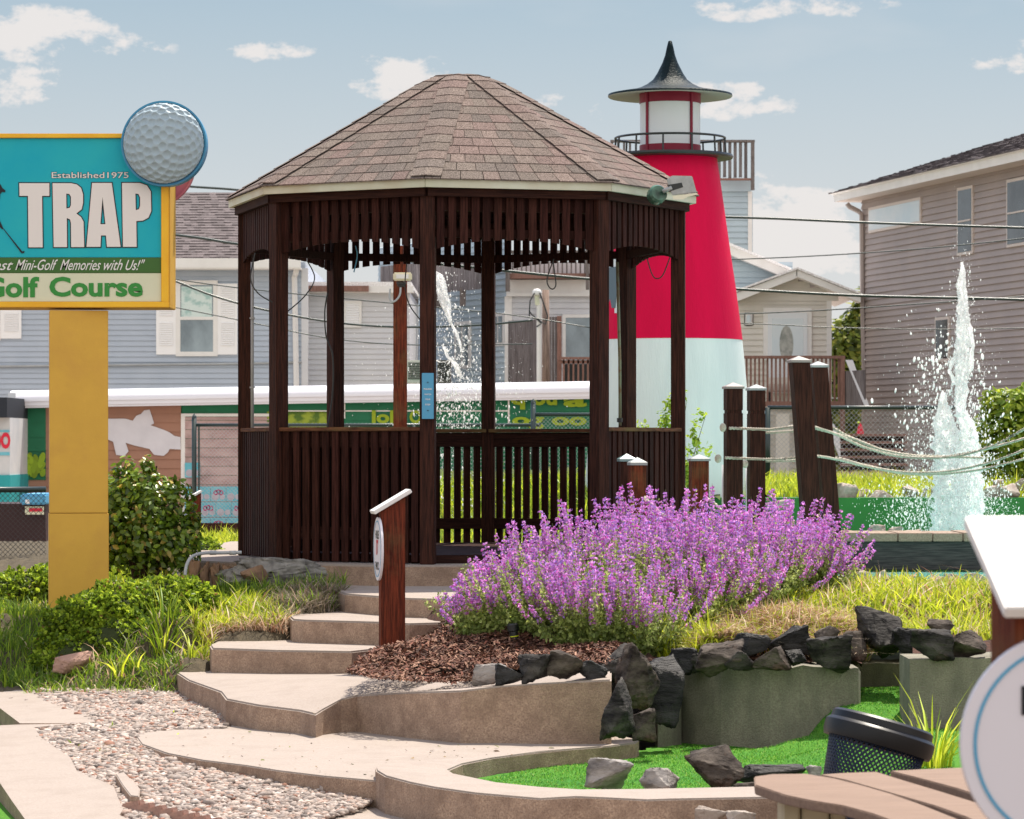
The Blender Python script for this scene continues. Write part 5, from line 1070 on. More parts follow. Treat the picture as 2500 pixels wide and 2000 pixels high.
for i, (lb, a, b, c, d, Y) in enumerate(RPK): rock(lb, a, b, c, d, Y, M_rockp if 'dark' not in lb else M_rockg, 100+i, group='boulders around the pond', sub=3)
rock('brick red slab stone under the clipped juniper', 130, 1590, 225, 1648, 18.6, M_brick, 60, group='edging stones', sub=3)
# stone edging of the gazebo terrace
SE = [(452,1362,492,1450),(488,1368,512,1455),(510,1372,540,1450),(536,1376,575,1448)]
tl = ["first upright brown stone by the pipe bend","second upright brown stone under the terrace corner","third upright brown stone below the terrace corner","fourth broad brown stone below the terrace corner"]
for (a, b, c, d), lb in zip(SE, tl): rock(lb, a, b, c, d, 20.75, M_stone, a, group='edging stones of the terrace', depth=.9, noise=.08)
rock('long rounded mortar-covered stone under the gazebo edge', 520, 1360, 860, 1438, 20.62, M_mortar, 71, group='edging stones of the terrace', depth=.8, noise=.10, npl=20)
rock('rust brown stone set in the mortar edging', 585, 1378, 655, 1425, 20.45, M_stone, 72, group='edging stones of the terrace')
pv = thing('drain_pipe', 'grey plastic pipe bending over the stone edging', 'pipe', P(452,1430,20.4))
def smooth(pts, n=10):
    pts = [Vector(p) for p in pts]; out = []
    for i in range(len(pts)-1):
        p0 = pts[max(i-1, 0)]; p1 = pts[i]; p2 = pts[i+1]; p3 = pts[min(i+2, len(pts)-1)]
        for j in range(n): t = j/n; out.append(.5*((2*p1)+(-p0+p2)*t+(2*p0-5*p1+4*p2-p3)*t*t+(-p0+3*p1-3*p2+p3)*t**3))
    return out+[pts[-1]]
MB().tube(smooth([P(590,1349,20.6),P(540,1350,20.6),P(495,1351,20.5),P(466,1362,20.4),P(453,1392,20.35),P(452,1440,20.3)]), .011, 10).build('pipe', M_pvc, pv, smooth=True)
for a in (520, 568): MB().tube([P(a-8,1350,20.6), P(a+8,1349.7,20.6)], .014, 10).build('coupling', M_pvc, pv, smooth=True)
tag(pbox(None, 'box', M_whitev, 497, 524, 1322, 1345, 30, 0, .12, .01), 'small white utility box on the grass left of the gazebo', 'box')

# low curb and bricks at the bottom left
cb = flat('edging_block', [onG(u_, v_, .03) for u_, v_ in ((282,1890),(303,1884),(342,1924),(340,1944),(318,1942),(298,1916))], M_conc, dz=.06, sides=M_face, bev=.004); cb['kind'] = 'thing'; tag(cb, 'bent grey edging block between the gravel and the left path', 'edging', 'edging beside the gravel')
for i in range(8):
    u, v = 326+i*27, 1966+i*6; c = G(*onG(u, v, .012)); M = Matrix.Translation(c) @ Matrix.Rotation(math.radians(rnd.uniform(42, 52)), 4, 'Z') @ Matrix.Rotation(math.radians(-12), 4, 'X')
    o = MB().box((-.017, -.055, -.035), (.017, .055, .014), M).build('brick', M_brick, None, loc=c, bevel=.004)
    tag(o, ['reddish edging brick nearest the grey edging block','second edging brick from the grey block','third edging brick from the grey block','fourth edging brick counted from the grey block','fifth edging brick counted from the grey block','sixth edging brick counted from the grey block','seventh edging brick counted from the grey block','last edging brick at the bottom picture edge'][i], 'brick', 'edging bricks beside the gravel')

# ------------------------------------------------------------------ grass
GR1 = [(.20,.33,.02),(.13,.24,.018),(.27,.38,.03),(.09,.17,.015)]; GR2 = [(.42,.50,.03),(.33,.43,.025),(.50,.55,.06),(.20,.29,.02)]; GRD = [(.10,.19,.02),(.07,.14,.018),(.14,.22,.03)]; STR = [(.55,.40,.26),(.62,.48,.34),(.36,.20,.12),(.70,.58,.45)]
def grass(name, T, poly, n, h, w, cols, lean=.5, straw=.0, jit=.18, m=None):
    """blades standing on terrain T inside a polygon given as (column, distance)"""
    us = [p[0] for p in poly]; ys = [p[1] for p in poly]; u = rng.uniform(min(us), max(us), n*3); Y = rng.uniform(min(ys), max(ys), n*3); k = inpoly(u, Y, poly); u, Y = u[k][:n], Y[k][:n]
    X = (u-U0)*Y/F; Z = T.z(X, Y); n_ = len(X); hh = h*rng.gamma(9, 1/9, n_); 
    V, Fa = blades(np.c_[X, Y, Z-.01], hh, np.full(n_, w), lean); c = cvar(n_, cols, jit=jit)
    if straw: s = rng.uniform(0, 1, n_) < straw; c[s] = cvar(s.sum(), STR, jit=.2)
    return tag(np_obj(name, V, Fa, m or M_leaf, col=np.repeat(c, 8, 0)), kind='stuff')
grass('grass', LB, [(-300,18.7),(60,18.5),(110,19.0),(120,20.6),(-300,21)], 4200, .105, .009, GR1+GRD, .45)
grass('grass', LB, [(-300,20.6),(125,20),(125,21.6),(-300,21.6)], 1600, .07, .009, GR2, .5, .3)
grass('grass', LB, [(470,18.5),(500,18.4),(530,18.82),(680,18.86),(700,19.0),(640,19.5),(560,19.6),(470,19.6)], 1900, .11, .010, GR2, .55, .12)
grass('grass', LB, [(540,18.85),(695,18.9),(740,19.25),(815,19.45),(835,20.1),(640,20.2),(540,19.8)], 2600, .085, .009, GRD+GR1, .6, .3)
grass('grass', LB, [(560,19.9),(840,20.0),(845,20.25),(520,20.3)], 1100, .10, .009, GRD+GR1, .45)
grass('grass', LB, [(270,20.3),(470,20.1),(470,20.9),(270,23.0)], 2300, .11, .009, GR2+GR1, .5)
grass('grass', LB, [(420,24),(640,24),(640,33),(350,33)], 5200, .13, .014, GR2, .5)
grass('dry_grass', LB, [(500,18.5),(530,18.80),(700,18.83),(715,19.1),(600,19.1),(500,18.9)], 1500, .08, .007, STR, 1.1, m=M_straw)
grass('dry_grass', LB, [(650,18.9),(712,18.95),(745,19.2),(812,19.3),(845,19.9),(700,20.0)], 2200, .10, .007, [(.22,.18,.13),(.30,.25,.2),(.14,.12,.07)], 1.2, m=M_straw)
grass('grass', RB, [(1560,16.3),(1740,16.1),(1760,17.4),(1600,17.3)], 1500, .17, .010, GR2, .6)
grass('grass', RB, [(1740,16.7),(2060,17.0),(2620,16.4),(2640,19.8),(2100,20.0),(1850,18.5)], 5200, .085, .010, GR2, .7, .25)
grass('grass', RB, [(2060,16.5),(2230,16.1),(2640,15.8),(2640,18.2),(2060,18.2)], 5000, .10, .011, GR2, .6, .15)
grass('grass', RB, [(1690,15.95),(1860,16.3),(1790,16.8),(1700,16.6)], 500, .10, .010, GR2, .7)
grass('grass', LB, [(60,18.15),(430,18.0),(470,18.5),(430,19.3),(60,19.3)], 3600, .075, .009, GRD+GR1, .7, .15)
grass('grass', RB, [(1720,16.6),(2060,16.4),(2090,17.6),(1760,17.6)], 2200, .09, .009, GR2, .7, .25)
# dead straw thatch mound
def thatch():
    n = 10500; u = rng.uniform(1690, 2120, n); Y = rng.uniform(16.15, 17.0, n); X = (u-U0)*Y/F; Z = RB.z(X, Y); e = np.clip(1-((u-1900)/230)**2, .0, 1)
    k = e > .03; X, Y, Z, e = X[k], Y[k], Z[k], e[k]; n = len(X); Z = Z+rng.uniform(0, .10, n)*e
    V, Fa = blades(np.c_[X, Y, Z], rng.uniform(.06, .14, n), np.full(n, .008), 1.5, az=rng.normal(-1.7, 1.1, n)); c = cvar(n, STR+[(.36,.22,.14),(.38,.45,.04),(.30,.38,.03)], jit=.2)
    tag(np_obj('dry_grass', V, Fa, M_straw, col=np.repeat(c, 8, 0)), kind='stuff')
thatch()
grass('grass', BB, [(1000,24.8),(1600,24.8),(1600,34),(1000,34)], 15000, .16, .014, GR2+GR1, .5)
grass('grass', BB, [(1640,30.3),(2650,30.3),(2650,35),(1640,35)], 9000, .13, .016, GR2, .5)
grass('dry_grass', BB, [(1640,35),(2650,35),(2650,46),(1640,46)], 5000, .10, .018, [(.40,.42,.08),(.35,.30,.18),(.25,.32,.04)], .6)
grass('weed', GRAV, [(150,14.5),(900,13.4),(900,14.5),(540,17),(150,17)], 0+26, .03, .01, GR2, 1.2)
def tuft(name, lb, spots, T, n, h, w, cols, lean, r=.09, group=None):
    for i, (u, Y, l_) in enumerate(spots):
        X0_ = XU(u, Y); a = rng.uniform(0, 2*math.pi, n); q = r*np.sqrt(rng.uniform(0, 1, n)); X = X0_+q*np.cos(a); Yy = Y+q*np.sin(a); Z = T.z(X, Yy) if T is not None else np.full(n, lb)
        V, Fa = blades(np.c_[X, Yy, Z-.01], h*rng.gamma(12, 1/12, n), np.full(n, w), lean, az=a); c = cvar(n, cols, jit=.15)
        tag(np_obj(name, V, Fa, M_leaf, col=np.repeat(c, 8, 0), loc=(X0_, Y, float(Z.mean()))), l_, 'grass tuft', group)
tuft('grass_tuft', None, [(400,18.75,'tall arching lily-leaved tuft in front of the clipped juniper'),(345,18.6,'small tuft left of the tall arching tuft'),(300,18.5,'lone sprig of blades at the gravel edge'),(262,18.5,'thin leftmost sprig under the juniper')][:1], LB, 90, .22, .011, GR2+GR1, .5, .08, 'grass tufts at the gravel edge')
tuft('grass_tuft', None, [(330,18.5,'small lily-leaved tuft left of the tall arching tuft at the gravel edge'),(290,18.45,'lone sprig of blades at the gravel edge'),(465,18.4,'small sprig of blades beside the landing corner')], LB, 12, .15, .013, GR2, .6, .03, 'grass tufts at the gravel edge')
tuft('grass_tuft', -1.42, [(2275,13.9,'bright long-leaved tuft between the trash basket and the hole sign')], None, 70, .27, .014, GR2, .45, .08, 'grass tufts at the gravel edge')

def turf_pile():
    n = 60000; u = rng.uniform(1080, 2330, n); Y = rng.uniform(13.2, 16.9, n); k = inpoly(u, Y, [(1120,13.7),(1500,13.3),(2330,13.3),(2330,16.6),(2100,16.5),(2090,15.7),(1880,15.6),(1672,15.9),(1560,15.2),(1300,14.75),(1110,13.9)]); u, Y = u[k], Y[k]; X = (u-U0)*Y/F; Z = TURF.z(X, Y); n = len(X)
    V, Fa = blades(np.c_[X, Y, Z], np.full(n, .010), np.full(n, .0034), .6); c = cvar(n, [(.05,.22,.02),(.10,.30,.03),(.03,.15,.015),(.35,.48,.12),(.20,.36,.05)], [.35,.3,.2,.05,.1], .15); tag(np_obj('turf_pile', V, Fa, M_leaf, col=np.repeat(c, 8, 0)), kind='stuff')
turf_pile()
def litter():
    n = 420; reg = STRIP; u = rng.uniform(330, 1560, n); v = rng.uniform(1640, 1910, n); pos = []
    for a, b in zip(u, v):
        if inpoly(np.array([a]), np.array([b]), STRIP)[0]: g_ = G(a, b, 1.411)
        elif inpoly(np.array([a]), np.array([b]), [p[:2] for p in PLAT])[0] and a < 900: g_ = G(a, b, 1.283)
        else: continue
        pos.append(g_[:])
    pos = np.array(pos); n = len(pos); V, Fa = inst(LEAF, LEAFF, pos, rand_rot(n, .5), rng.gamma(3, .0035, n)+.003); c = cvar(n, [(.16,.09,.05),(.08,.05,.03),(.25,.18,.10),(.12,.14,.03)], jit=.2); tag(np_obj('leaf_litter', V, Fa, M_chip, col=np.repeat(c, 7, 0)), kind='stuff')
litter()
# ------------------------------------------------------------------ shrubs
def leafcloud(pos, nrm, size, cols, m, nm, par, tmpl=LEAF, tf=LEAFF, jit=.16, w=None):
    n = len(pos); V, Fa = inst(tmpl, tf, pos, frames(nrm+rng.normal(0, .45, nrm.shape), rng.uniform(0, 6.28, n)), size*rng.uniform(.7, 1.2, n)); c = cvar(n, cols, w, jit)
    return np_obj(nm, V, Fa, m, par, col=np.repeat(c, len(tmpl), 0))
def blobpts(n, blobs, shell=.35):
    """points near the surface of a union of ellipsoids (c, r)"""
    B = np.array([list(c)+list(r) for c, r in blobs]); vol = B[:, 3]*B[:, 5]; k = rng.choice(len(B), n, p=vol/vol.sum()); d = rng.normal(size=(n, 3)); d /= np.linalg.norm(d, axis=1, keepdims=True)
    r = 1-shell*rng.uniform(0, 1, n)**1.6; p = B[k, :3]+d*B[k, 3:]*r[:, None]; return p, d
def twigs(nm, base, tips, r, m, par):
    mb = MB()
    for t in tips:
        b = Vector(base)+Vector((rnd.uniform(-.05, .05), rnd.uniform(-.05, .05), 0)); t = Vector(t); mid = b.lerp(t, .5)+Vector((rnd.uniform(-.05, .05), rnd.uniform(-.05, .05), .05)); mb.tube([b, b.lerp(mid, .6), mid, t], [r, r*.8, r*.6, r*.25], 5)
    return mb.build(nm, m, par)
M_bark = mat('dark_bark', (.07,.045,.035,1), .9)
def shrub(label, uc, vb, Y, blobs, n, size, cols, stems, nm='shrub', m=None, w=None, shell=.35, group=None, cat='shrub', tr=.012, extra=None):
    b = P(uc, vb, Y); t = thing(nm, label, cat, b, group); bl = [((b.x+x, b.y+y, b.z+z), r) for (x, y, z), r in blobs]
    p, d = blobpts(n, bl, shell); k = p[:, 2] > b.z+.02; leafcloud(p[k], d[k]+np.array([0, 0, .4]), size, cols, m or M_leafg, 'foliage', t, w=w)
    twigs('stem', b, [(c[0]+rnd.uniform(-.1, .1), c[1], c[2]) for c, r in bl for _ in range(stems)], tr, M_bark, t); 
    return t
k20 = 20.9/F
EU = [(.13,.22,.02),(.085,.16,.018),(.22,.33,.03),(.05,.09,.012)]
shrub('rounded glossy variegated shrub beside the yellow sign pillar', 350, 1460, 20.9, [((-.05,0,.42),(.30,.30,.27)),((-.14,.05,.62),(.24,.25,.22)),((.10,0,.60),(.25,.25,.2)),((.17,-.03,.36),(.22,.22,.22)),((-.2,0,.4),(.2,.2,.22)),((-.02,0,.74),(.18,.18,.12)),((-.1,0,.86),(.03,.03,.07)),((-.17,0,.82),(.03,.03,.06)),((.03,0,.86),(.03,.03,.07)),((.2,0,.73),(.025,.025,.08)),((.3,0,.48),(.08,.1,.1))],
      5200, .050, EU+[(.55,.48,.16),(.45,.36,.07)], 2, w=[.32,.26,.2,.12,.06,.04], shell=.55)
# clipped junipers
JL = np.array([(0,0,0),(.35,.35,.1),(0,1,0),(-.35,.35,-.1),(.0,.4,.45),(0,.5,-.4)]); JF = np.array([(0,1,2),(0,2,3),(0,4,2),(0,2,5)])
JU = [(.26,.38,.03),(.16,.26,.022),(.36,.47,.045),(.09,.15,.014)]
def juniper(label, uc, vb, Y, blobs, n, size=.027):
    b = P(uc, vb, Y); t = thing('juniper', label, 'shrub', b, 'low junipers on the left bank'); bl = [((b.x+x, b.y+y, b.z+z), r) for (x, y, z), r in blobs]
    p, d = blobpts(n, bl, .22); f = 1+.10*np.sin(p[:, 0]*17+3*np.sin(p[:, 1]*9))*np.cos(p[:, 2]*19+p[:, 0]*11); c = np.array([b.x, b.y, b.z]); 
    p = p+d*(.035*np.sin(p[:, :1]*31+p[:, 1:2]*23)*np.cos(p[:, 2:]*37)); k = p[:, 2] > b.z-.02; p, d = p[k], d[k]
    V, Fa = inst(JL, JF, p, frames(np.cross(d, rng.normal(size=d.shape))+.001, rng.uniform(0, 6.28, len(p))), size*rng.uniform(.6, 1.3, len(p)))
    cc = cvar(len(p), JU, jit=.2); br = rng.uniform(0, 1, len(p)) < .02; cc[br] = (.22,.12,.05); np_obj('foliage', V, Fa, M_leaf, t, col=np.repeat(cc, len(JL), 0))
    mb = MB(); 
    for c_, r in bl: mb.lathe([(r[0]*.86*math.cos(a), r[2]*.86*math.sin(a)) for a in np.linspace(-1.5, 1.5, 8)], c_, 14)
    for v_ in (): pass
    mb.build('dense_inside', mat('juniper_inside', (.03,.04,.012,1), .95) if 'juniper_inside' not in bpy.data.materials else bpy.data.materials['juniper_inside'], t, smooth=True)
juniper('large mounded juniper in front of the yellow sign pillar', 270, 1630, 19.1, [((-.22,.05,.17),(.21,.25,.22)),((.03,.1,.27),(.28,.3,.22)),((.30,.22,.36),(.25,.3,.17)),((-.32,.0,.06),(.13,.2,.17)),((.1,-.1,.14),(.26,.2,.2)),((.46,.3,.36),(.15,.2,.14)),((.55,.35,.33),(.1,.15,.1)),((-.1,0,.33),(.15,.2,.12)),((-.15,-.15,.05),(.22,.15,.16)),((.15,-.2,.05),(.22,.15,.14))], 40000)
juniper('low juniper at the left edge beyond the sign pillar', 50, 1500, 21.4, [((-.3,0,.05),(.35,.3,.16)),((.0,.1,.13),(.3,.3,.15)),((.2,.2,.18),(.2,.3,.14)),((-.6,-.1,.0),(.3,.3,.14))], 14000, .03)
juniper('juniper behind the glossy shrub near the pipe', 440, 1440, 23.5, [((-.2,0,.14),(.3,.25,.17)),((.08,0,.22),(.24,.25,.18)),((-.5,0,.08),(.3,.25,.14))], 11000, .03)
# young sapling in front of the lighthouse, big shrub at the right, tree between the houses
sp = [((-.1,0,.45),(.08,.1,.2)),((.0,0,.3),(.12,.1,.25)),((.08,0,.6),(.05,.06,.2)),((-.16,0,.75),(.08,.08,.12)),((-.35,0,.68),(.08,.06,.06)),((-.03,0,.92),(.05,.05,.12)),((.14,0,.8),(.05,.05,.06)),((.2,0,.5),(.05,.05,.05)),((-.22,0,.6),(.1,.08,.08)),((-.12,0,.9),(.06,.06,.1))]
shrub('thin young sapling with bright leaves beside the gazebo in front of the lighthouse', 1672, 1230, 27.0, [((x*1.0-.0, y, z-.05), (a, b, c)) for (x, y, z), (a, b, c) in sp], 900, .045, [(.25,.38,.03),(.16,.27,.025),(.36,.46,.06)], 1, nm='sapling', shell=.9, m=M_leaf, tr=.006, cat='plant')
shrub('big bushy green shrub behind the rope railing at the right edge', 2450, 1195, 33.5, [((.0,0,.45),(.42,.35,.45)),((-.25,0,.35),(.25,.3,.35)),((.3,0,.55),(.35,.3,.45)),((.05,0,.85),(.25,.25,.2)),((.35,0,.95),(.25,.25,.2)),((-.12,0,.9),(.12,.12,.15)),((-.05,0,.2),(.45,.3,.25))], 9000, .075, [(.27,.37,.03),(.18,.28,.025),(.11,.19,.02),(.38,.46,.06)], 2, shell=.5, m=M_leaf)
tt = shrub('dark evergreen tree between the cottage and the taupe house', 2072, 1240, 78, [((0,0,4.0),(.75,.6,.6)),((-.1,0,3.3),(.8,.6,.6)),((.3,0,2.4),(.9,.6,.7)),((-.3,0,1.8),(.9,.7,.8)),((.2,0,1.0),(1.0,.7,.8)),((.2,0,4.6),(.3,.3,.35)),((.28,0,5.0),(.12,.12,.35))], 6500, .20, [(.17,.22,.03),(.10,.14,.02),(.06,.09,.015),(.26,.28,.05)], 2, nm='tree', shell=.6, m=M_leaf, cat='tree', tr=.05)

# ------------------------------------------------------------------ catmint
def catmint():
    cl = [(1215,16.9,.62,[-1,0]),(1330,16.7,.72,[-.7,-.2]),(1330,17.7,.85,[-.5,0]),(1450,16.5,.82,[-.3,-.5]),(1460,17.5,1.0,[-.1,0]),(1590,17.0,1.0,[0,-.2]),(1580,18.2,1.0,[0,0]),(1700,17.2,.95,[.1,-.2]),(1740,18.2,.98,[.1,0]),(1850,17.7,.90,[.3,-.1]),(1930,18.3,.85,[.6,0]),(1960,17.9,.72,[.6,0]),(1560,16.4,.75,[0,-.7]),(1690,16.8,.75,[.2,-.4]),(1800,17.1,.75,[.3,-.3]),(1880,17.5,.7,[.4,-.3])]
    t = thing('catmint', 'wide clump of purple flowering catmint spilling over the mulch bed', 'flowers', P(1560, 1480, 17.3))
    leafP, leafN, leafS = [], [], []; flP, flN, flS, flC = [], [], [], []; stems = MB(); paths = []
    for (u, Y, hsc, bias) in cl:
        X = XU(u, Y); n = 80
        for _ in range(n):
            a = rnd.uniform(0, 2*math.pi); sp_ = abs(rnd.gauss(0, .62)); dx, dy = math.cos(a)*sp_+bias[0]*.35, math.sin(a)*sp_*.9+bias[1]*.35; L = rnd.uniform(.42, .66)*hsc
            x0, y0 = X+math.cos(a)*rnd.uniform(0, .13), Y+math.sin(a)*rnd.uniform(0, .13); b = Vector((x0, y0, 0)); d0 = Vector((dx*1.25, dy*1.25, .75)).normalized(); d1 = Vector((dx*.6, dy*.6, 1.1)).normalized()
            pts = [b+d0*L*s+(d1-d0)*L*s*s*.5 for s in np.linspace(0, 1, 7)]; paths.append(pts)
    base = np.array([[p[:] for p in q] for q in paths]); zb = RB.z(base[:, 0, 0], base[:, 0, 1]); base[:, :, 2] += zb[:, None]-.02
    # keep the stems above the ground they arch over
    gz_ = RB.z(base[:, :, 0].ravel(), base[:, :, 1].ravel()).reshape(base.shape[:2]); base[:, :, 2] = np.maximum(base[:, :, 2], gz_+.015)
    for q in base:
        stems.add(*tube_geo([Vector(p) for p in q], [.0022,.0022,.002,.0018,.0016,.0014,.001], 3, cap=False))
        seg = lambda s: (q[min(5, int(s*6))]*(1-(s*6-min(5, int(s*6))))+q[min(5, int(s*6))+1]*(s*6-min(5, int(s*6))))
        ax = q[6]-q[4]; ax = ax/np.linalg.norm(ax); f0 = rnd.uniform(.56, .78) if rnd.random() < .72 or q[6][2] > -.45 else 1.3
        s = f0
        while s < 1.0:                   # whorls of small two-lipped flowers
            c = seg(min(s, .999)); rr = .0135*(1.25-s*.75); k = rnd.randrange(6, 10)
            for _ in range(k):
                dd = rng.normal(size=3); dd -= ax*dd.dot(ax)*.6; dd /= np.linalg.norm(dd); flP.append(c+dd*rr*rnd.uniform(.4, 1.25)); flN.append(dd+ax*.3); flS.append(rnd.uniform(.0085, .0145))
            s += rnd.uniform(.028, .052)*(1.35-.35*s)
        for s in np.arange(.06, f0+.25, .05):
            if s > .97: continue
            for _ in range(5 if s < f0 else 1): c = seg(min(s, .99)); dd = rng.normal(size=3); dd /= np.linalg.norm(dd); leafP.append(c+dd*.012); leafN.append(dd+np.array([0, 0, .3])); leafS.append(.030*(1.2-s*.7))
    stems.build('stems', mat('catmint_stem', (.16,.20,.07,1), .7), t)
    P_ = np.array(flP); n = len(P_); q4 = np.array([(-.5,0,0),(.15,-.45,.35),(.75,0,.7),(.15,.45,.35),(0,0,.5)]); qf = np.array([(0,1,4),(1,2,4),(2,3,4),(3,0,4)])
    V, Fa = inst(q4, qf, P_, frames(np.array(flN), rng.uniform(0, 6.28, n)), np.array(flS)); c = cvar(n, [(.60,.23,.60),(.48,.21,.60),(.72,.35,.68),(.36,.22,.60),(.54,.09,.42)], [.28,.25,.22,.13,.12], .16)
    np_obj('flowers', V, Fa, M_petal, t, col=np.repeat(c, 5, 0))
    P_ = np.array(leafP); n = len(P_); V, Fa = inst(LEAF, LEAFF, P_, frames(np.array(leafN), rng.uniform(0, 6.28, n)), np.array(leafS)*rng.uniform(.6, 1.2, n)); c = cvar(n, [(.34,.43,.12),(.24,.33,.09),(.42,.50,.17),(.16,.22,.06)], jit=.15)
    np_obj('leaves', V, Fa, M_leaf, t, col=np.repeat(c, 7, 0))
catmint()
# ------------------------------------------------------------------ pond, pool wall, dock, fountains
M_water = mat('pool_water', (.10,.50,.42,1), .08, (.35,.66,.62,1), 2.2, (1,2.5,1), (.4,.62), bump=.6, bscale=9, spec=.5)
g = MB(); g.add([(XU(1500,20.4),20.4,-1.0),(XU(2900,20.4),20.4,-1.0),(XU(2900,30.4),30.4,-1.0),(XU(1500,30.4),30.4,-1.0)], [(0,1,2,3)]); struct(g.build('water', M_water))
M_pgreen = mat('pool_green', (.025,.17,.03,1), .45, (.02,.14,.025,1), 3, bump=.2, bscale=20)
g = MB(); g.box((XU(1700,30.1), 30.05, -1.2), (XU(2900,30.1), 30.35, -.50)); tag(g.build('pool_wall', M_pgreen, loc=(XU(2100,30.1),30.05,-1.0)), 'dark green painted pool wall behind the fountain', 'wall')
dk = thing('dock', 'grey wooden plank dock with heavy beam crossing the pond', 'dock', P(2240, 1390, 25.2)); mb = MB(); u = 1960
zt_ = ZV(1322, 25.2)
while u < 2700:
    w = rnd.uniform(66, 92); x0, x1 = XU(u, 25.2), XU(u+w-2.5, 25.2); y1 = 25.95+rnd.uniform(-.03, .03)
    o = MB().box((x0, 25.16+rnd.uniform(0, .012), zt_), (x1, y1, zt_+.066+rnd.uniform(-.003, .004))).build('plank', M_plank, dk, bevel=.005); u += w
MB().box((XU(1960,25.2), 25.2, ZV(1392,25.2)), (XU(2700,25.2), 25.28, zt_-.002)).build('beam', M_greyh, dk, bevel=.004)
MB().box((XU(1960,25.2), 25.80, ZV(1392,25.2)), (XU(2700,25.2), 25.88, zt_-.002)).build('beam', M_greyh, dk, bevel=.004)
# fountains: frothy water
M_foam = mat('froth', (.95,.95,.95,1), .3, bump=1, bscale=30, transl=.75, spec=.3)
M_spray = M_foam.copy(); M_spray.name = 'broken_froth'
def _spray():
    nt = M_spray.node_tree; N = nt.nodes; L = nt.links; out = N['Material Output']; old = out.inputs[0].links[0].from_socket
    tc = N.new('ShaderNodeTexCoord'); mp = N.new('ShaderNodeMapping'); mp.inputs['Scale'].default_value = (1, 1, .45); nz = N.new('ShaderNodeTexNoise'); nz.inputs['Scale'].default_value = 26; nz.inputs['Detail'].default_value = 6; nz.inputs['Roughness'].default_value = .7
    mr = N.new('ShaderNodeMapRange'); mr.inputs[1].default_value = .40; mr.inputs[2].default_value = .52; mr.inputs[3].default_value = .25; L.new(tc.outputs['Object'], mp.inputs[0]); L.new(mp.outputs[0], nz.inputs['Vector']); L.new(nz.outputs[0], mr.inputs[0])
    tr = N.new('ShaderNodeBsdfTransparent'); mx = N.new('ShaderNodeMixShader'); L.new(mr.outputs[0], mx.inputs[0]); L.new(tr.outputs[0], mx.inputs[1]); L.new(old, mx.inputs[2]); L.new(mx.outputs[0], out.inputs[0])
_spray()
def jet(par, path, seed, n=26):
    """frothy column through (u, v, halfwidth) stations"""
    r = np.random.default_rng(seed); V = []; st = []
    for i in range(len(path)-1):
        for t in np.linspace(0, 1, 14, endpoint=False): st.append(np.array(path[i])*(1-t)+np.array(path[i+1])*t)
    st.append(np.array(path[-1])); ph = r.uniform(0, 6, 12)
    for j, (u, v, w, Y) in enumerate(st):
        c = P(u, v, Y)
        for k in range(n):
            a = 2*math.pi*k/n; f = 1+.22*math.sin(3*a+v*.045+ph[0])*math.cos(v*.06+ph[1])+.16*math.sin(5*a-v*.11+ph[2])+.12*math.sin(9*a+v*.21+ph[3])+r.normal(0, .11); R2 = max(.004, .76*w*Y/F*f); V.append((c.x+R2*math.cos(a), c.y+R2*math.sin(a)*.8, c.z))
    Fs = [(j*n+k, j*n+(k+1) % n, (j+1)*n+(k+1) % n, (j+1)*n+k) for j in range(len(st)-1) for k in range(n)]
    mb = MB(); mb.add(V, Fs); return mb.build('water_column', M_spray, par, smooth=True)
def drops(par, gens, nm='droplets', m=None):
    t = bmesh.new(); bmesh.ops.create_icosphere(t, subdivisions=1, radius=1); tv = np.array([v.co[:] for v in t.verts]); tf = np.array([[v.index for v in f.verts] for f in t.faces]); t.free()
    pos, s = [], []
    for (n, uc, vc, su, sv, Y, r0, r1, sh) in gens:
        u = rng.normal(uc, su, n); v = rng.normal(vc, sv, n)+np.abs(u-uc)*sh; Yy = Y+rng.normal(0, .12, n); pos.append(np.stack([(u-U0)*Yy/F, Yy, (V0-v)*Yy/F], 1)); s.append(r0+(r1-r0)*rng.uniform(0, 1, n)**5)
    pos = np.concatenate(pos); s = np.concatenate(s); k = pos[:, 2] > -.99; pos, s = pos[k], s[k]; n = len(s); sc = np.c_[s*.8, s*.8, s*rng.uniform(.9, 2.3, n)]
    V, Fa = inst(tv, tf, pos, rand_rot(n, .35), sc); o = np_obj(nm, V, Fa, m or M_foam, par, smooth=True); o['kind'] = 'stuff'; return o
fo = thing('fountain', 'tall white frothy fountain jet rising from the pond at the right', 'fountain', P(2330, 1346, 28))
jet(fo, [(2348,640,3,28),(2350,665,9,28),(2347,700,13,28),(2352,740,15,28),(2352,780,17,28),(2350,850,20,28),(2348,900,20,28),(2346,960,18,28),(2345,1020,14,28)], 1)
jet(fo, [(2304,958,7,27.9),(2302,990,15,27.9),(2305,1020,27,27.9),(2310,1080,40,27.9),(2320,1150,48,27.9),(2322,1220,50,27.9),(2325,1320,54,27.9),(2325,1345,60,27.9)], 2)
jet(fo, [(2345,1000,15,28.1),(2362,1040,22,28.1),(2366,1100,30,28.1),(2368,1180,38,28.1),(2368,1345,44,28.1)], 3)
jet(fo, [(2352,760,3,28),(2368,800,8,28),(2374,845,6,28),(2368,900,9,28),(2352,930,9,28)], 4, 14)
jet(fo, [(2346,850,4,28),(2328,880,8,28),(2318,905,5,28),(2335,940,8,28)], 5, 12)
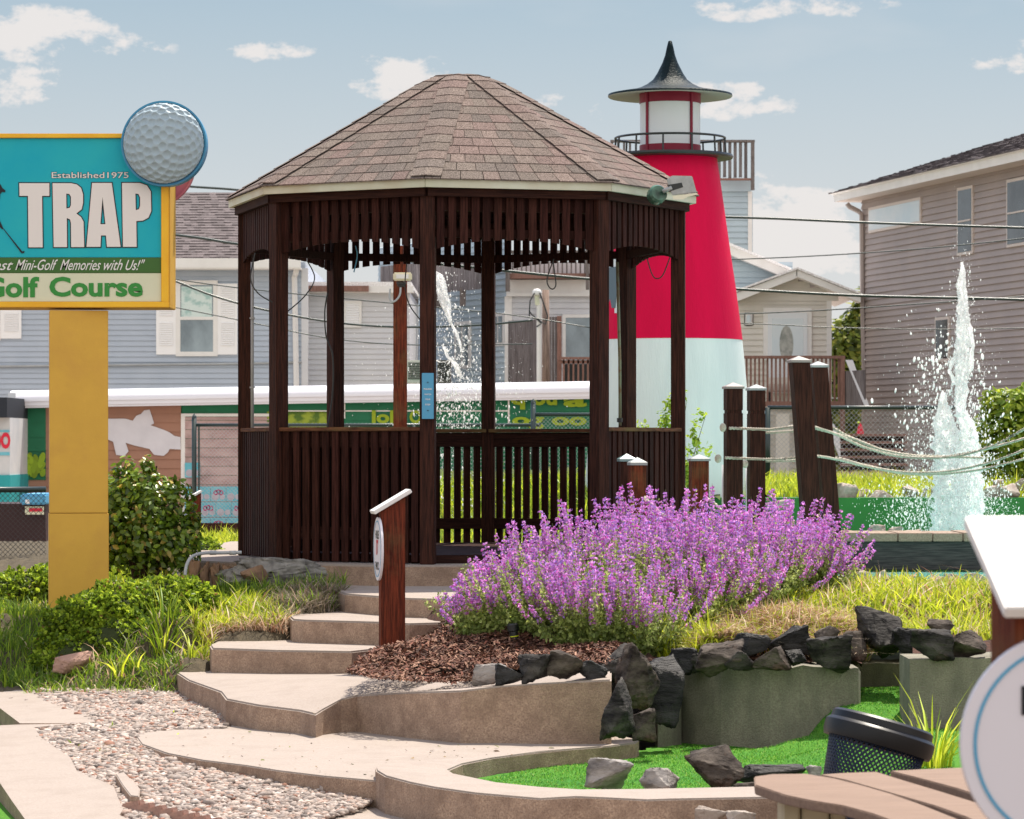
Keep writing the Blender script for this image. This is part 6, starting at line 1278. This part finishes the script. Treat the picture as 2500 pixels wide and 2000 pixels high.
drops(fo, [(2200,2300,1180,60,110,27.8,.0025,.010,0),(2000,2370,1190,45,110,27.8,.0025,.010,0),(900,2310,1000,45,90,27.8,.002,.013,0),(600,2370,950,35,90,27.8,.002,.013,0),(220,2290,900,60,80,27.8,.002,.020,0),(2200,2250,1250,60,50,27.8,.002,.008,0),(1300,2410,1250,50,50,27.8,.002,.008,0),(90,2230,950,60,70,27.8,.002,.014,0),(900,2350,830,16,110,27.9,.002,.008,0)])
f2 = thing('fountain', 'arching fountain spray seen through the gazebo', 'fountain', P(1110, 1300, 28))
jet(f2, [(1063,662,3,28),(1072,672,11,28),(1078,700,15,28),(1084,730,15,28),(1092,760,10,28),(1100,790,4,28)], 6)
jet(f2, [(1068,715,3,28),(1080,745,7,28),(1090,765,3,28)], 16, 10)
jet(f2, [(1100,785,3,28),(1115,815,5,28),(1123,840,4,28),(1128,860,2,28)], 7, 10); jet(f2, [(1083,845,4,28),(1092,870,5,28),(1112,890,9,28),(1121,915,7,28),(1128,925,3,28)], 8, 12); jet(f2, [(1100,880,3,28),(1075,885,5,28),(1066,880,3,28)], 9, 10)
drops(f2, [(700,1105,880,38,90,27.9,.003,.010,0),(420,1010,900,70,90,27.9,.002,.006,0),(500,1190,960,60,70,27.9,.002,.008,0),(900,1110,1000,50,60,27.9,.003,.011,0),(160,1090,760,20,50,27.9,.003,.011,0),(400,1120,1150,60,80,27.9,.003,.010,0)])

# ------------------------------------------------------------------ rope posts and ropes
PS = [("short dark rope post, left of the pair against the gazebo side",1530,1113,36,20.45,0,'b'),("short red-brown rope post, right of the pair against the gazebo side",1556,1122,37,19.9,0,'w'),("short rope post standing alone before the lighthouse",1706,1112,42,23.6,0,'w'),
      ("square rope post in front of the lighthouse edge, left of the grooved post",1790,936,40,24.6,0,'g'),("grooved square rope post right of the lighthouse",1846,940,38,25.8,0,'w'),("tallest leaning rope post before the cottage deck",1951,872,44,23.5,.028,'g'),("slim leaning rope post behind the tallest post",1998,884,38,25.2,.035,'w')]
M_capw = mat('cap_white', (.36,.39,.40,1), .5, (.24,.27,.29,1), 9); M_capg = mat('cap_teal', (.16,.26,.28,1), .35, spec=.6); M_cape = mat('cap_grey', (.30,.27,.26,1), .5)
for lb, u, vt, w, Y, ln, cc in PS:
    b = P(u+(40 if ln else 0), 1345, Y); b.z = -.98; t = thing('rope_post', lb, 'post', b, 'posts of the rope railing'); h = ZV(vt+12, Y)+.98; hw_ = w*Y/F/2
    top = Vector((XU(u, Y)-b.x, 0, h)); M = Matrix(((1,0,top.x/h,0),(0,1,0,0),(0,0,1,0),(0,0,0,1))) @ Matrix.Rotation(math.radians(8), 4, 'Z')
    mb = MB(); 
    if 'grooved' in lb: g0 = h-.18; mb.box((-hw_,-hw_,0),(hw_,hw_,g0-.012),M); mb.box((-hw_*.9,-hw_*.9,g0-.012),(hw_*.9,hw_*.9,g0+.012),M); mb.box((-hw_,-hw_,g0+.012),(hw_,hw_,h),M)
    else: mb.box((-hw_,-hw_,0),(hw_,hw_,h),M)
    mb.build('shaft', M_brown if vt < 1000 or cc == 'b' else M_post, t, local=True)
    c = MB(); e = hw_*1.16; c.box((-e,-e,h-.005),(e,e,h+.012),M); V = [M @ Vector(p) for p in ((-e,-e,h+.0125),(e,-e,h+.0125),(e,e,h+.0125),(-e,e,h+.0125),(0,0,h+.045))]; c.add(V, [(0,1,4),(1,2,4),(2,3,4),(3,0,4)])
    c.build('cap', {'w': M_capw, 'b': M_capg, 'g': M_cape}[cc], t, local=True)
M_rope = mat('rope', (.62,.58,.50,1), .85, (.42,.38,.30,1), 40, bump=.6, bscale=90)
def rope(lb, pts, r=.0105):
    pts = smooth([P(*p) for p in pts], 16); mb = MB(); mb.tube(pts, r, 12, lobes=3, twist=70); o = mb.build('rope', M_rope, loc=pts[0], smooth=True); return tag(o, lb, 'rope', 'ropes of the railing')
rope('upper front rope sagging right from the tallest rope post', [(1780,1046,24.5),(1808,1046,24.5),(1880,1048,24.2),(1940,1041,23.6),(1975,1040,23.5),(2040,1060,23.8),(2110,1092,24),(2200,1114,24),(2320,1116,23.6),(2420,1090,23),(2510,1042,22.4)])
rope('upper rear rope sagging right from the slim rope post', [(1862,1057,25.8),(1940,1052,25.5),(2020,1042,25.2),(2060,1058,25.2),(2130,1092,25.2),(2220,1113,25.2),(2320,1116,25),(2420,1092,24.8),(2510,1052,24.6)][:1]+[(1940,1052,25.5),(2020,1043,25.2),(2070,1065,25.2),(2140,1094,25.2),(2220,1111,25.2),(2280,1114,25.2),(2400,1118,25)], .010)
rope('middle rope crossing the fountain and rising at the right edge', [(1985,1045,25),(2080,1070,25),(2160,1100,24.8),(2250,1115,24.6),(2300,1116,24.6),(2390,1100,24),(2450,1085,23.5),(2510,1068,23)], .010)
rope('lower front rope sagging right from the tallest rope post', [(1770,1118,24.5),(1808,1119,24.5),(1900,1121,24.1),(1985,1114,23.5),(2050,1123,23.8),(2120,1140,24),(2220,1154,24),(2320,1150,23.7),(2420,1128,23.2),(2510,1095,22.7)])
rope('lower rear rope sagging right from the slim rope post', [(1862,1126,25.8),(1940,1124,25.6),(2030,1117,25.2),(2100,1133,25.2),(2200,1155,25.2),(2300,1157,25),(2400,1145,24.6),(2510,1118,24.2)], .010)
rope('short rope piece hanging between the alone post and the flowers', [(1722,1214,23.5),(1745,1230,23.4),(1775,1262,23.3)]); rope('pale rope draped from the paired short posts', [(1574,1215,19.85),(1595,1236,19.7),(1625,1262,19.6)])
for (u, v, Y, lb) in ((1765,1044,24.5,'upper rope knot left of the square rope post'),(1753,1120,24.5,'lower frayed rope knot left of the square rope post'),(1819,1133,25.7,'frayed rope knot left of the grooved post')):
    V, Fa = rock_geo(int(u), 60, 2, .12); V = V/np.maximum(np.linalg.norm(V, axis=1, keepdims=True), .6)*np.array([.026, .026, .034])+np.array(P(u, v, Y)); tag(np_obj('rope_knot', V, Fa, M_rope, loc=P(u, v, Y)), lb, 'knot', 'knots of the railing ropes')
for (u, Y, lb) in ((1766,24.7,'thin white pipe down the left side of the square rope post'),(1824,25.9,'thin white pipe down the left side of the grooved post')):
    MBt = MB(); MBt.tube([P(u, 1135, Y), P(u, 1300, Y)], .012, 8); tag(MBt.build('white_pipe', M_whitev, loc=P(u, 1300, Y), smooth=True), lb, 'pipe', 'white pipes on the rope posts')

# ------------------------------------------------------------------ chain link fences
M_link = mat('galvanised_wire', (.42,.43,.44,1), .4, metal=.6, spec=.5); M_fblack = mat('fence_black', (.012,.03,.03,1), .35, spec=.6)
def chain(par, nm, u0, u1, v0, v1, Y, pitch, m, w=.004):
    """woven diamond mesh as thin wires"""
    x0, x1 = XU(u0, Y), XU(u1, Y); z0, z1 = ZV(v1, Y), ZV(v0, Y); H = z1-z0; mb = []; Vv = []; Ff = []; k = 0; n = int((x1-x0+H)/pitch)+1
    for sgn_ in (1, -1):
        for i in range(n+1):
            xs = x0-H+i*pitch if sgn_ > 0 else x0+i*pitch; a = [xs, z0]; b = [xs+sgn_*H, z1]
            pts = [(a[0], a[1]), (b[0], b[1])]; dx = b[0]-a[0]; dz = b[1]-a[1]; t0 = 0; t1 = 1
            for (p, q_) in ((-dx, a[0]-x0), (dx, x1-a[0])):
                if q_ < 0 and p == 0: t1 = -1
                r_ = q_/p
                if p < 0: t0 = max(t0, r_)
                else: t1 = min(t1, r_)
            if t1 <= t0: continue
            A = (a[0]+dx*t0, a[1]+dz*t0); B = (a[0]+dx*t1, a[1]+dz*t1); o = w*.7
            for (ox, oy) in ((o, 0), (0, -o)):
                pass
            y = Y+(.003*sgn_); nx, nz = -dz/math.hypot(dx, dz)*w*.5, dx/math.hypot(dx, dz)*w*.5
            Vv += [(A[0]-nx, y, A[1]-nz), (A[0]+nx, y, A[1]+nz), (B[0]+nx, y, B[1]+nz), (B[0]-nx, y, B[1]-nz), (A[0], y-w*.5, A[1]), (B[0], y-w*.5, B[1]), (A[0], y+w*.5, A[1]), (B[0], y+w*.5, B[1])]
            Ff += [(k, k+4, k+5, k+3), (k+4, k+1, k+2, k+5), (k+1, k+6, k+7, k+2), (k+6, k, k+3, k+7)]; k += 8
    return np_obj(nm, np.array(Vv), np.array(Ff), m, par)
def fence(lb, u0, u1, vr, vb, Y, posts, pitch=.072, rail=True, boards_=None, wire=None, vr2=None, top=18):
    t = thing('chain_link_fence', lb, 'fence', P((u0+u1)/2, vb, Y), 'chain link fences')
    MB().tube([P(u0, vr, Y), P(u1, vr2 or vr, Y)], .024, 8).build('top_rail', M_fblack, t, smooth=True)
    chain(t, 'wire_mesh', u0, u1, vr-(5 if rail else 0), vb, Y, pitch, wire or M_link)
    for i, u in enumerate(posts):
        MB().tube([P(u, vb+10, Y), P(u, vr-top if i == 0 and top else vr, Y)], .035, 10).build('post', M_fblack, t, smooth=True)
        if i == 0 and top: MB().lathe([(.0,.06),(.012,.05),(.02,.03),(.035,.02),(.035,0)], P(u, vr-top, Y), 10).build('finial', M_fblack, t, smooth=True)
    return t
fe = fence('black chain link fence with brown kick boards left of the gazebo', 474, 1320, 1038, 1280, 46, [474,700,1010], .055)
pbox(fe, 'gate_bar', M_fblack, 484, 488, 1040, 1200, 46, -.04, 0); pbox(fe, 'kick_board', M_brown, 490, 1000, 1277, 1312, 46, -.05, 0); pbox(fe, 'kick_board', M_brown, 490, 1000, 1314, 1345, 46, -.05, 0)
fe = fence('chain link fence section with a black end post behind the gazebo entrance', 1302, 1640, 1012, 1200, 44, [1302], .055, top=28)
fe = fence('long chain link fence with bright top rail before the taupe house', 1874, 2330, 995, 1180, 40, [1874], .06, top=0)
fe = fence('low chain link fence at the left picture edge by the parking', -300, 112, 1198, 1440, 27, [-200], .043, wire=mat('dark_wire', (.05,.05,.05,1), .4, metal=.5), vr2=1195, top=0)
# things behind the low left fence
bn = thing('container', 'dark maroon sloping container behind the low left fence', 'container', P(60, 1440, 40)); mb = MB()
o_ = [(-250,1230),(110,1230),(114,1390),(66,1420),(20,1345),(-60,1330),(-250,1330)]; V = [P(u, v, 39.4) for u, v in o_]; V2 = [p+Vector((0, 1.2, 0)) for p in V]; n = len(V); mb.add(V+V2, [tuple(range(n))[::-1], tuple(range(n, 2*n))]+[(i, (i+1) % n, n+(i+1) % n, n+i) for i in range(n)]); mb.build('hull', mat('maroon_dark', (.035,.014,.014,1), .6), bn)
pbox(bn, 'lid', M_blue, 52, 112, 1206, 1232, 39.3, -.1, 1, .02); pbox(bn, 'emblem', M_whitev, 62, 72, 1220, 1230, 39.2, -.005, -.001); pbox(bn, 'red_label', M_redink, 71, 103, 1241, 1249, 39.3, -.01, .0)
pbox(bn, 'pale_label', M_cream, 64, 110, 1236, 1256, 39.4, -.1, -.09)

# clutter at the rear: stairs, tank, red bottle
stp = thing('back_stairs', 'dark wooden steps leading up beside the taupe house', 'stairs', P(2120, 1180, 52))
for i in range(7): pbox(stp, 'tread', M_redwood, 2050, 2210, 1060+i*18, 1065+i*18, 52-i*.2, -.3, 0); pbox(stp, 'riser', M_header, 2052, 2208, 1066+i*18, 1077+i*18, 52-i*.2, -.02, 0)
bt = thing('gnome', 'tiny red and green ornament on the back steps', 'ornament', P(2100, 1060, 51)); MB().lathe([(0,.19),(.03,.13),(.05,.06),(.06,0)], P(2100,1060,51), 12).build('body', M_redink, bt); MB().lathe([(.0,.05),(.03,.03),(.0,.0)], P(2096,1036,51), 10).build('hat', M_lime, bt)
pg = thing('panel_sign', 'small red and white panel behind the gazebo railing', 'sign', P(1410, 1270, 38)); pbox(pg, 'red_band', M_redink, 1377, 1432, 1165, 1190, 38, -.02, 0); pbox(pg, 'white_board', M_whitev, 1377, 1432, 1191, 1270, 38, -.02, 0); pbox(pg, 'blue_band', M_case, 1377, 1432, 1218, 1232, 38, -.024, -.0201)

# ------------------------------------------------------------------ garden light in the mulch, second small one
gl = thing('garden_light', 'black stake light with yellow bands standing in the mulch', 'light', P(1263, 1612, 16.6)); Mg = Matrix.Translation(P(1263,1612,16.6)) @ Matrix.Rotation(-.13, 4, 'Y'); b = MB(); b.lathe([(.022,-.02),(.022,.15),(.030,.155),(.030,.185),(.024,.192),(0,.192)], n=20); b.v = [tuple(Mg @ Vector(p)) for p in b.v]; b.build('stake', M_black, gl, smooth=True, angle=.5)
M_band = mat('yellow_band', (.62,.70,.02,1), .5)
for z in (.015, .125): b = MB(); b.lathe([(.0235,z-.0025),(.0245,z),(.0235,z+.0025)], n=20); b.v = [tuple(Mg @ Vector(p)) for p in b.v]; b.build('band', M_band, gl)
gl = thing('garden_light', 'small black stake light hidden in the grass near the pond', 'light', P(2178, 1440, 19.5)); MB().lathe([(.02,-.05),(.02,.03),(.045,.04),(.05,.06),(0,.062)], P(2178,1438,19.5), 16).build('stake', M_black, gl, smooth=True, angle=.5)

# ------------------------------------------------------------------ tilted wire trash basket
tb = thing('trash_basket', 'tilted dark blue wire trash basket with thick black rim', 'trash basket', P(2150, 1960, 11.0)); kb = 11.0/F; c0 = P(2146, 1800, 11.0)
Mt = Matrix.Translation(c0) @ Matrix.Rotation(math.radians(16), 4, 'Y') @ Matrix.Rotation(math.radians(-6), 4, 'X')
def tb_l(nm, prof_, m, n=56): b = MB(); b.lathe(prof_, n=n); b.v = [tuple(Mt @ Vector(p)) for p in b.v]; return b.build(nm, m, tb, smooth=True, angle=.6)
R3 = 137*kb; M_rub = mat('black_rubber', (.007,.008,.010,1), .38, spec=.35)
tb_l('rim', [(R3*.80,-.03),(R3*.97,-.035),(R3*1.0,-.015),(R3*1.0,.018),(R3*.96,.026),(R3*.93,.03),(R3*.92,.052),(R3*.86,.060),(R3*.77,.055),(R3*.76,-.02),(R3*.80,-.03)], M_rub)
M_wire = mat('blue_wire_mesh', (.006,.014,.04,1), .4, spec=.3); b = MB(); nW = 56
def conep(a, z): r = R3*(.88-.22*(-z)/.36); return Mt @ Vector((r*math.cos(a), r*math.sin(a), z))
for s_ in (1, -1):
    for i in range(nW):
        pts = [conep(2*math.pi*i/nW+s_*z*-5.2, z) for z in np.linspace(-.02, -.42, 16)]; b.tube(pts, .0032, 3, cap=False)
b.build('wire_mesh', M_wire, tb)

# ------------------------------------------------------------------ round slatted table at the bottom right
tbl = thing('slatted_table', 'curved wooden slatted table top on pale block legs in the bottom right', 'table', G(2150, 2150, 1.53)); hT = .95
for pts in ([(1841,1896),(1885,1890),(1968,1889),(2040,1901),(2103,1917),(2175,1938),(2242,1961),(2335,1998),(2420,2040),(2300,2060),(2196,2010),(2130,1986),(2057,1966),(1985,1955),(1917,1941),(1870,1925),(1843,1916)],
            [(2001,1891),(2060,1887),(2140,1884),(2200,1903),(2290,1930),(2380,1958),(2480,1992),(2560,2030),(2440,2035),(2358,1994),(2280,1966),(2196,1942),(2120,1920),(2060,1903)],
            [(2173,1882),(2250,1878),(2400,1872),(2620,1870),(2620,2000),(2520,1985),(2420,1952),(2335,1924),(2242,1899)]):
    mb = MB(); mb.slab([G(u, v, hT) for u, v in pts], .028); mb.build('slat', M_plank if False else mat('table_slat', (.26,.18,.135,1), .8, (.20,.135,.10,1), 3, (2,26,26), bump=.3) if 'table_slat' not in bpy.data.materials else bpy.data.materials['table_slat'], tbl, bevel=.003)
Yt = hT*F/(1930-V0); M_block = mat('cream_block', (.55,.50,.36,1), .8, (.45,.40,.28,1), 8)
for (a, b_) in ((1912,1950),(1954,2020),(2024,2060)): mb = MB(); mb.box((XU(a,8.9), 8.85, -1.53), (XU(b_,8.9), 9.1, -hT-.03)); mb.build('leg_block', M_block, tbl, bevel=.006)

# ------------------------------------------------------------------ overhead wires
def wire(lb, pts, r=.018): mb = MB(); p = smooth([P(*q_) for q_ in pts], 8); mb.tube(p, r, 6); return tag(mb.build('power_line', M_fblack, loc=p[0], smooth=True), lb, 'wire', 'overhead service wires')
wire('short black wire dipping to the gazebo roof left eave', [(400,450,48),(470,456,48),(560,462,48),(640,470,48)])
wire('thick black wire across the grey roof left of the gazebo', [(300,558,48),(415,572,48),(500,583,48),(600,598,48),(900,628,48),(1150,652,48),(1260,664,48),(1450,682,48),(1800,706,48),(2100,722,48),(2400,729,48),(2600,735,48)], .022)
wire('thin wire crossing the grey house below its eave', [(300,660,50),(415,680,50),(600,705,50),(900,735,50),(1240,768,50),(1440,800,50)], .009)
wire('twisted cable sagging in front of the shuttered window', [(300,650,49),(415,682,49),(520,722,49),(640,755,49),(800,785,49),(960,798,49),(1150,795,49),(1300,782,49)], .017)
wire('lowest thin wire in front of the shuttered window', [(300,725,50),(415,748,50),(600,785,50),(800,825,50),(1000,842,50),(1300,840,50)], .009)
wire('upper black wire running from the lighthouse to the taupe house', [(1700,527,50),(1770,530,50),(1900,534,50),(2100,543,50),(2300,550,50),(2520,557,50)], .02)
wire('dashed thin wire rising towards the right above the cottage', [(1700,638,52),(1785,634,52),(1950,627,52),(2120,617,52),(2300,603,52),(2520,580,52)], .010)
wire('thin pale wire sagging across the taupe house near the fountain', [(1700,770,50),(1900,763,50),(2100,752,50),(2300,738,50),(2520,722,50)], .010)
wire('thin lowest wire across the cottage door', [(1700,785,50),(1900,793,50),(2050,800,50),(2300,804,50),(2520,800,50)], .008)

# casting joint in the landing wall
jm = MB(); a_, b_ = P(772.5, 1742, 15.70), P(773, 1791, 15.70); jm.box((a_.x-.003, 15.66, b_.z), (a_.x+.003, 15.72, a_.z)); struct(jm.build('joint', M_header))
# lamp post standing behind the gazebo
lp = thing('lamp_post', 'reddish wooden post with small flood lamp seen through the gazebo', 'post', P(977, 1345, 27)); kp = 27/F
MB().box((XU(960,27), 27, -1.0), (XU(993,27), 27.11, ZV(600,27))).build('shaft', M_post, lp, bevel=.004)
MB().box((XU(960,26.9), 26.85, ZV(686,26.9)), (XU(1006,26.9), 26.9, ZV(666,26.9)), None).build('lamp_head', mat('lamp_cream', (.70,.66,.50,1), .4), lp, bevel=.01); MB().box((XU(968,26.9), 26.843, ZV(681,26.9)), (XU(998,26.9), 26.849, ZV(671,26.9))).build('lamp_lens', M_white, lp)
MB().lathe([(0,-.04),(.03,-.035),(.045,0),(.03,.01)], P(980,690,26.92), 12).build('bracket', M_greyh, lp); MB().tube(smooth([P(978,702,26.9), P(976,720,26.9), P(966,734,26.9), P(955,736,26.9), P(951,724,26.9), P(953,705,26.9)]), .008, 8).build('loop_conduit', M_pvc, lp, smooth=True)
# ------------------------------------------------------------------ lift the whole place so that the lowest path is at zero
for o in list(SC.objects):
    if o.parent is None: o.location.z += EYE
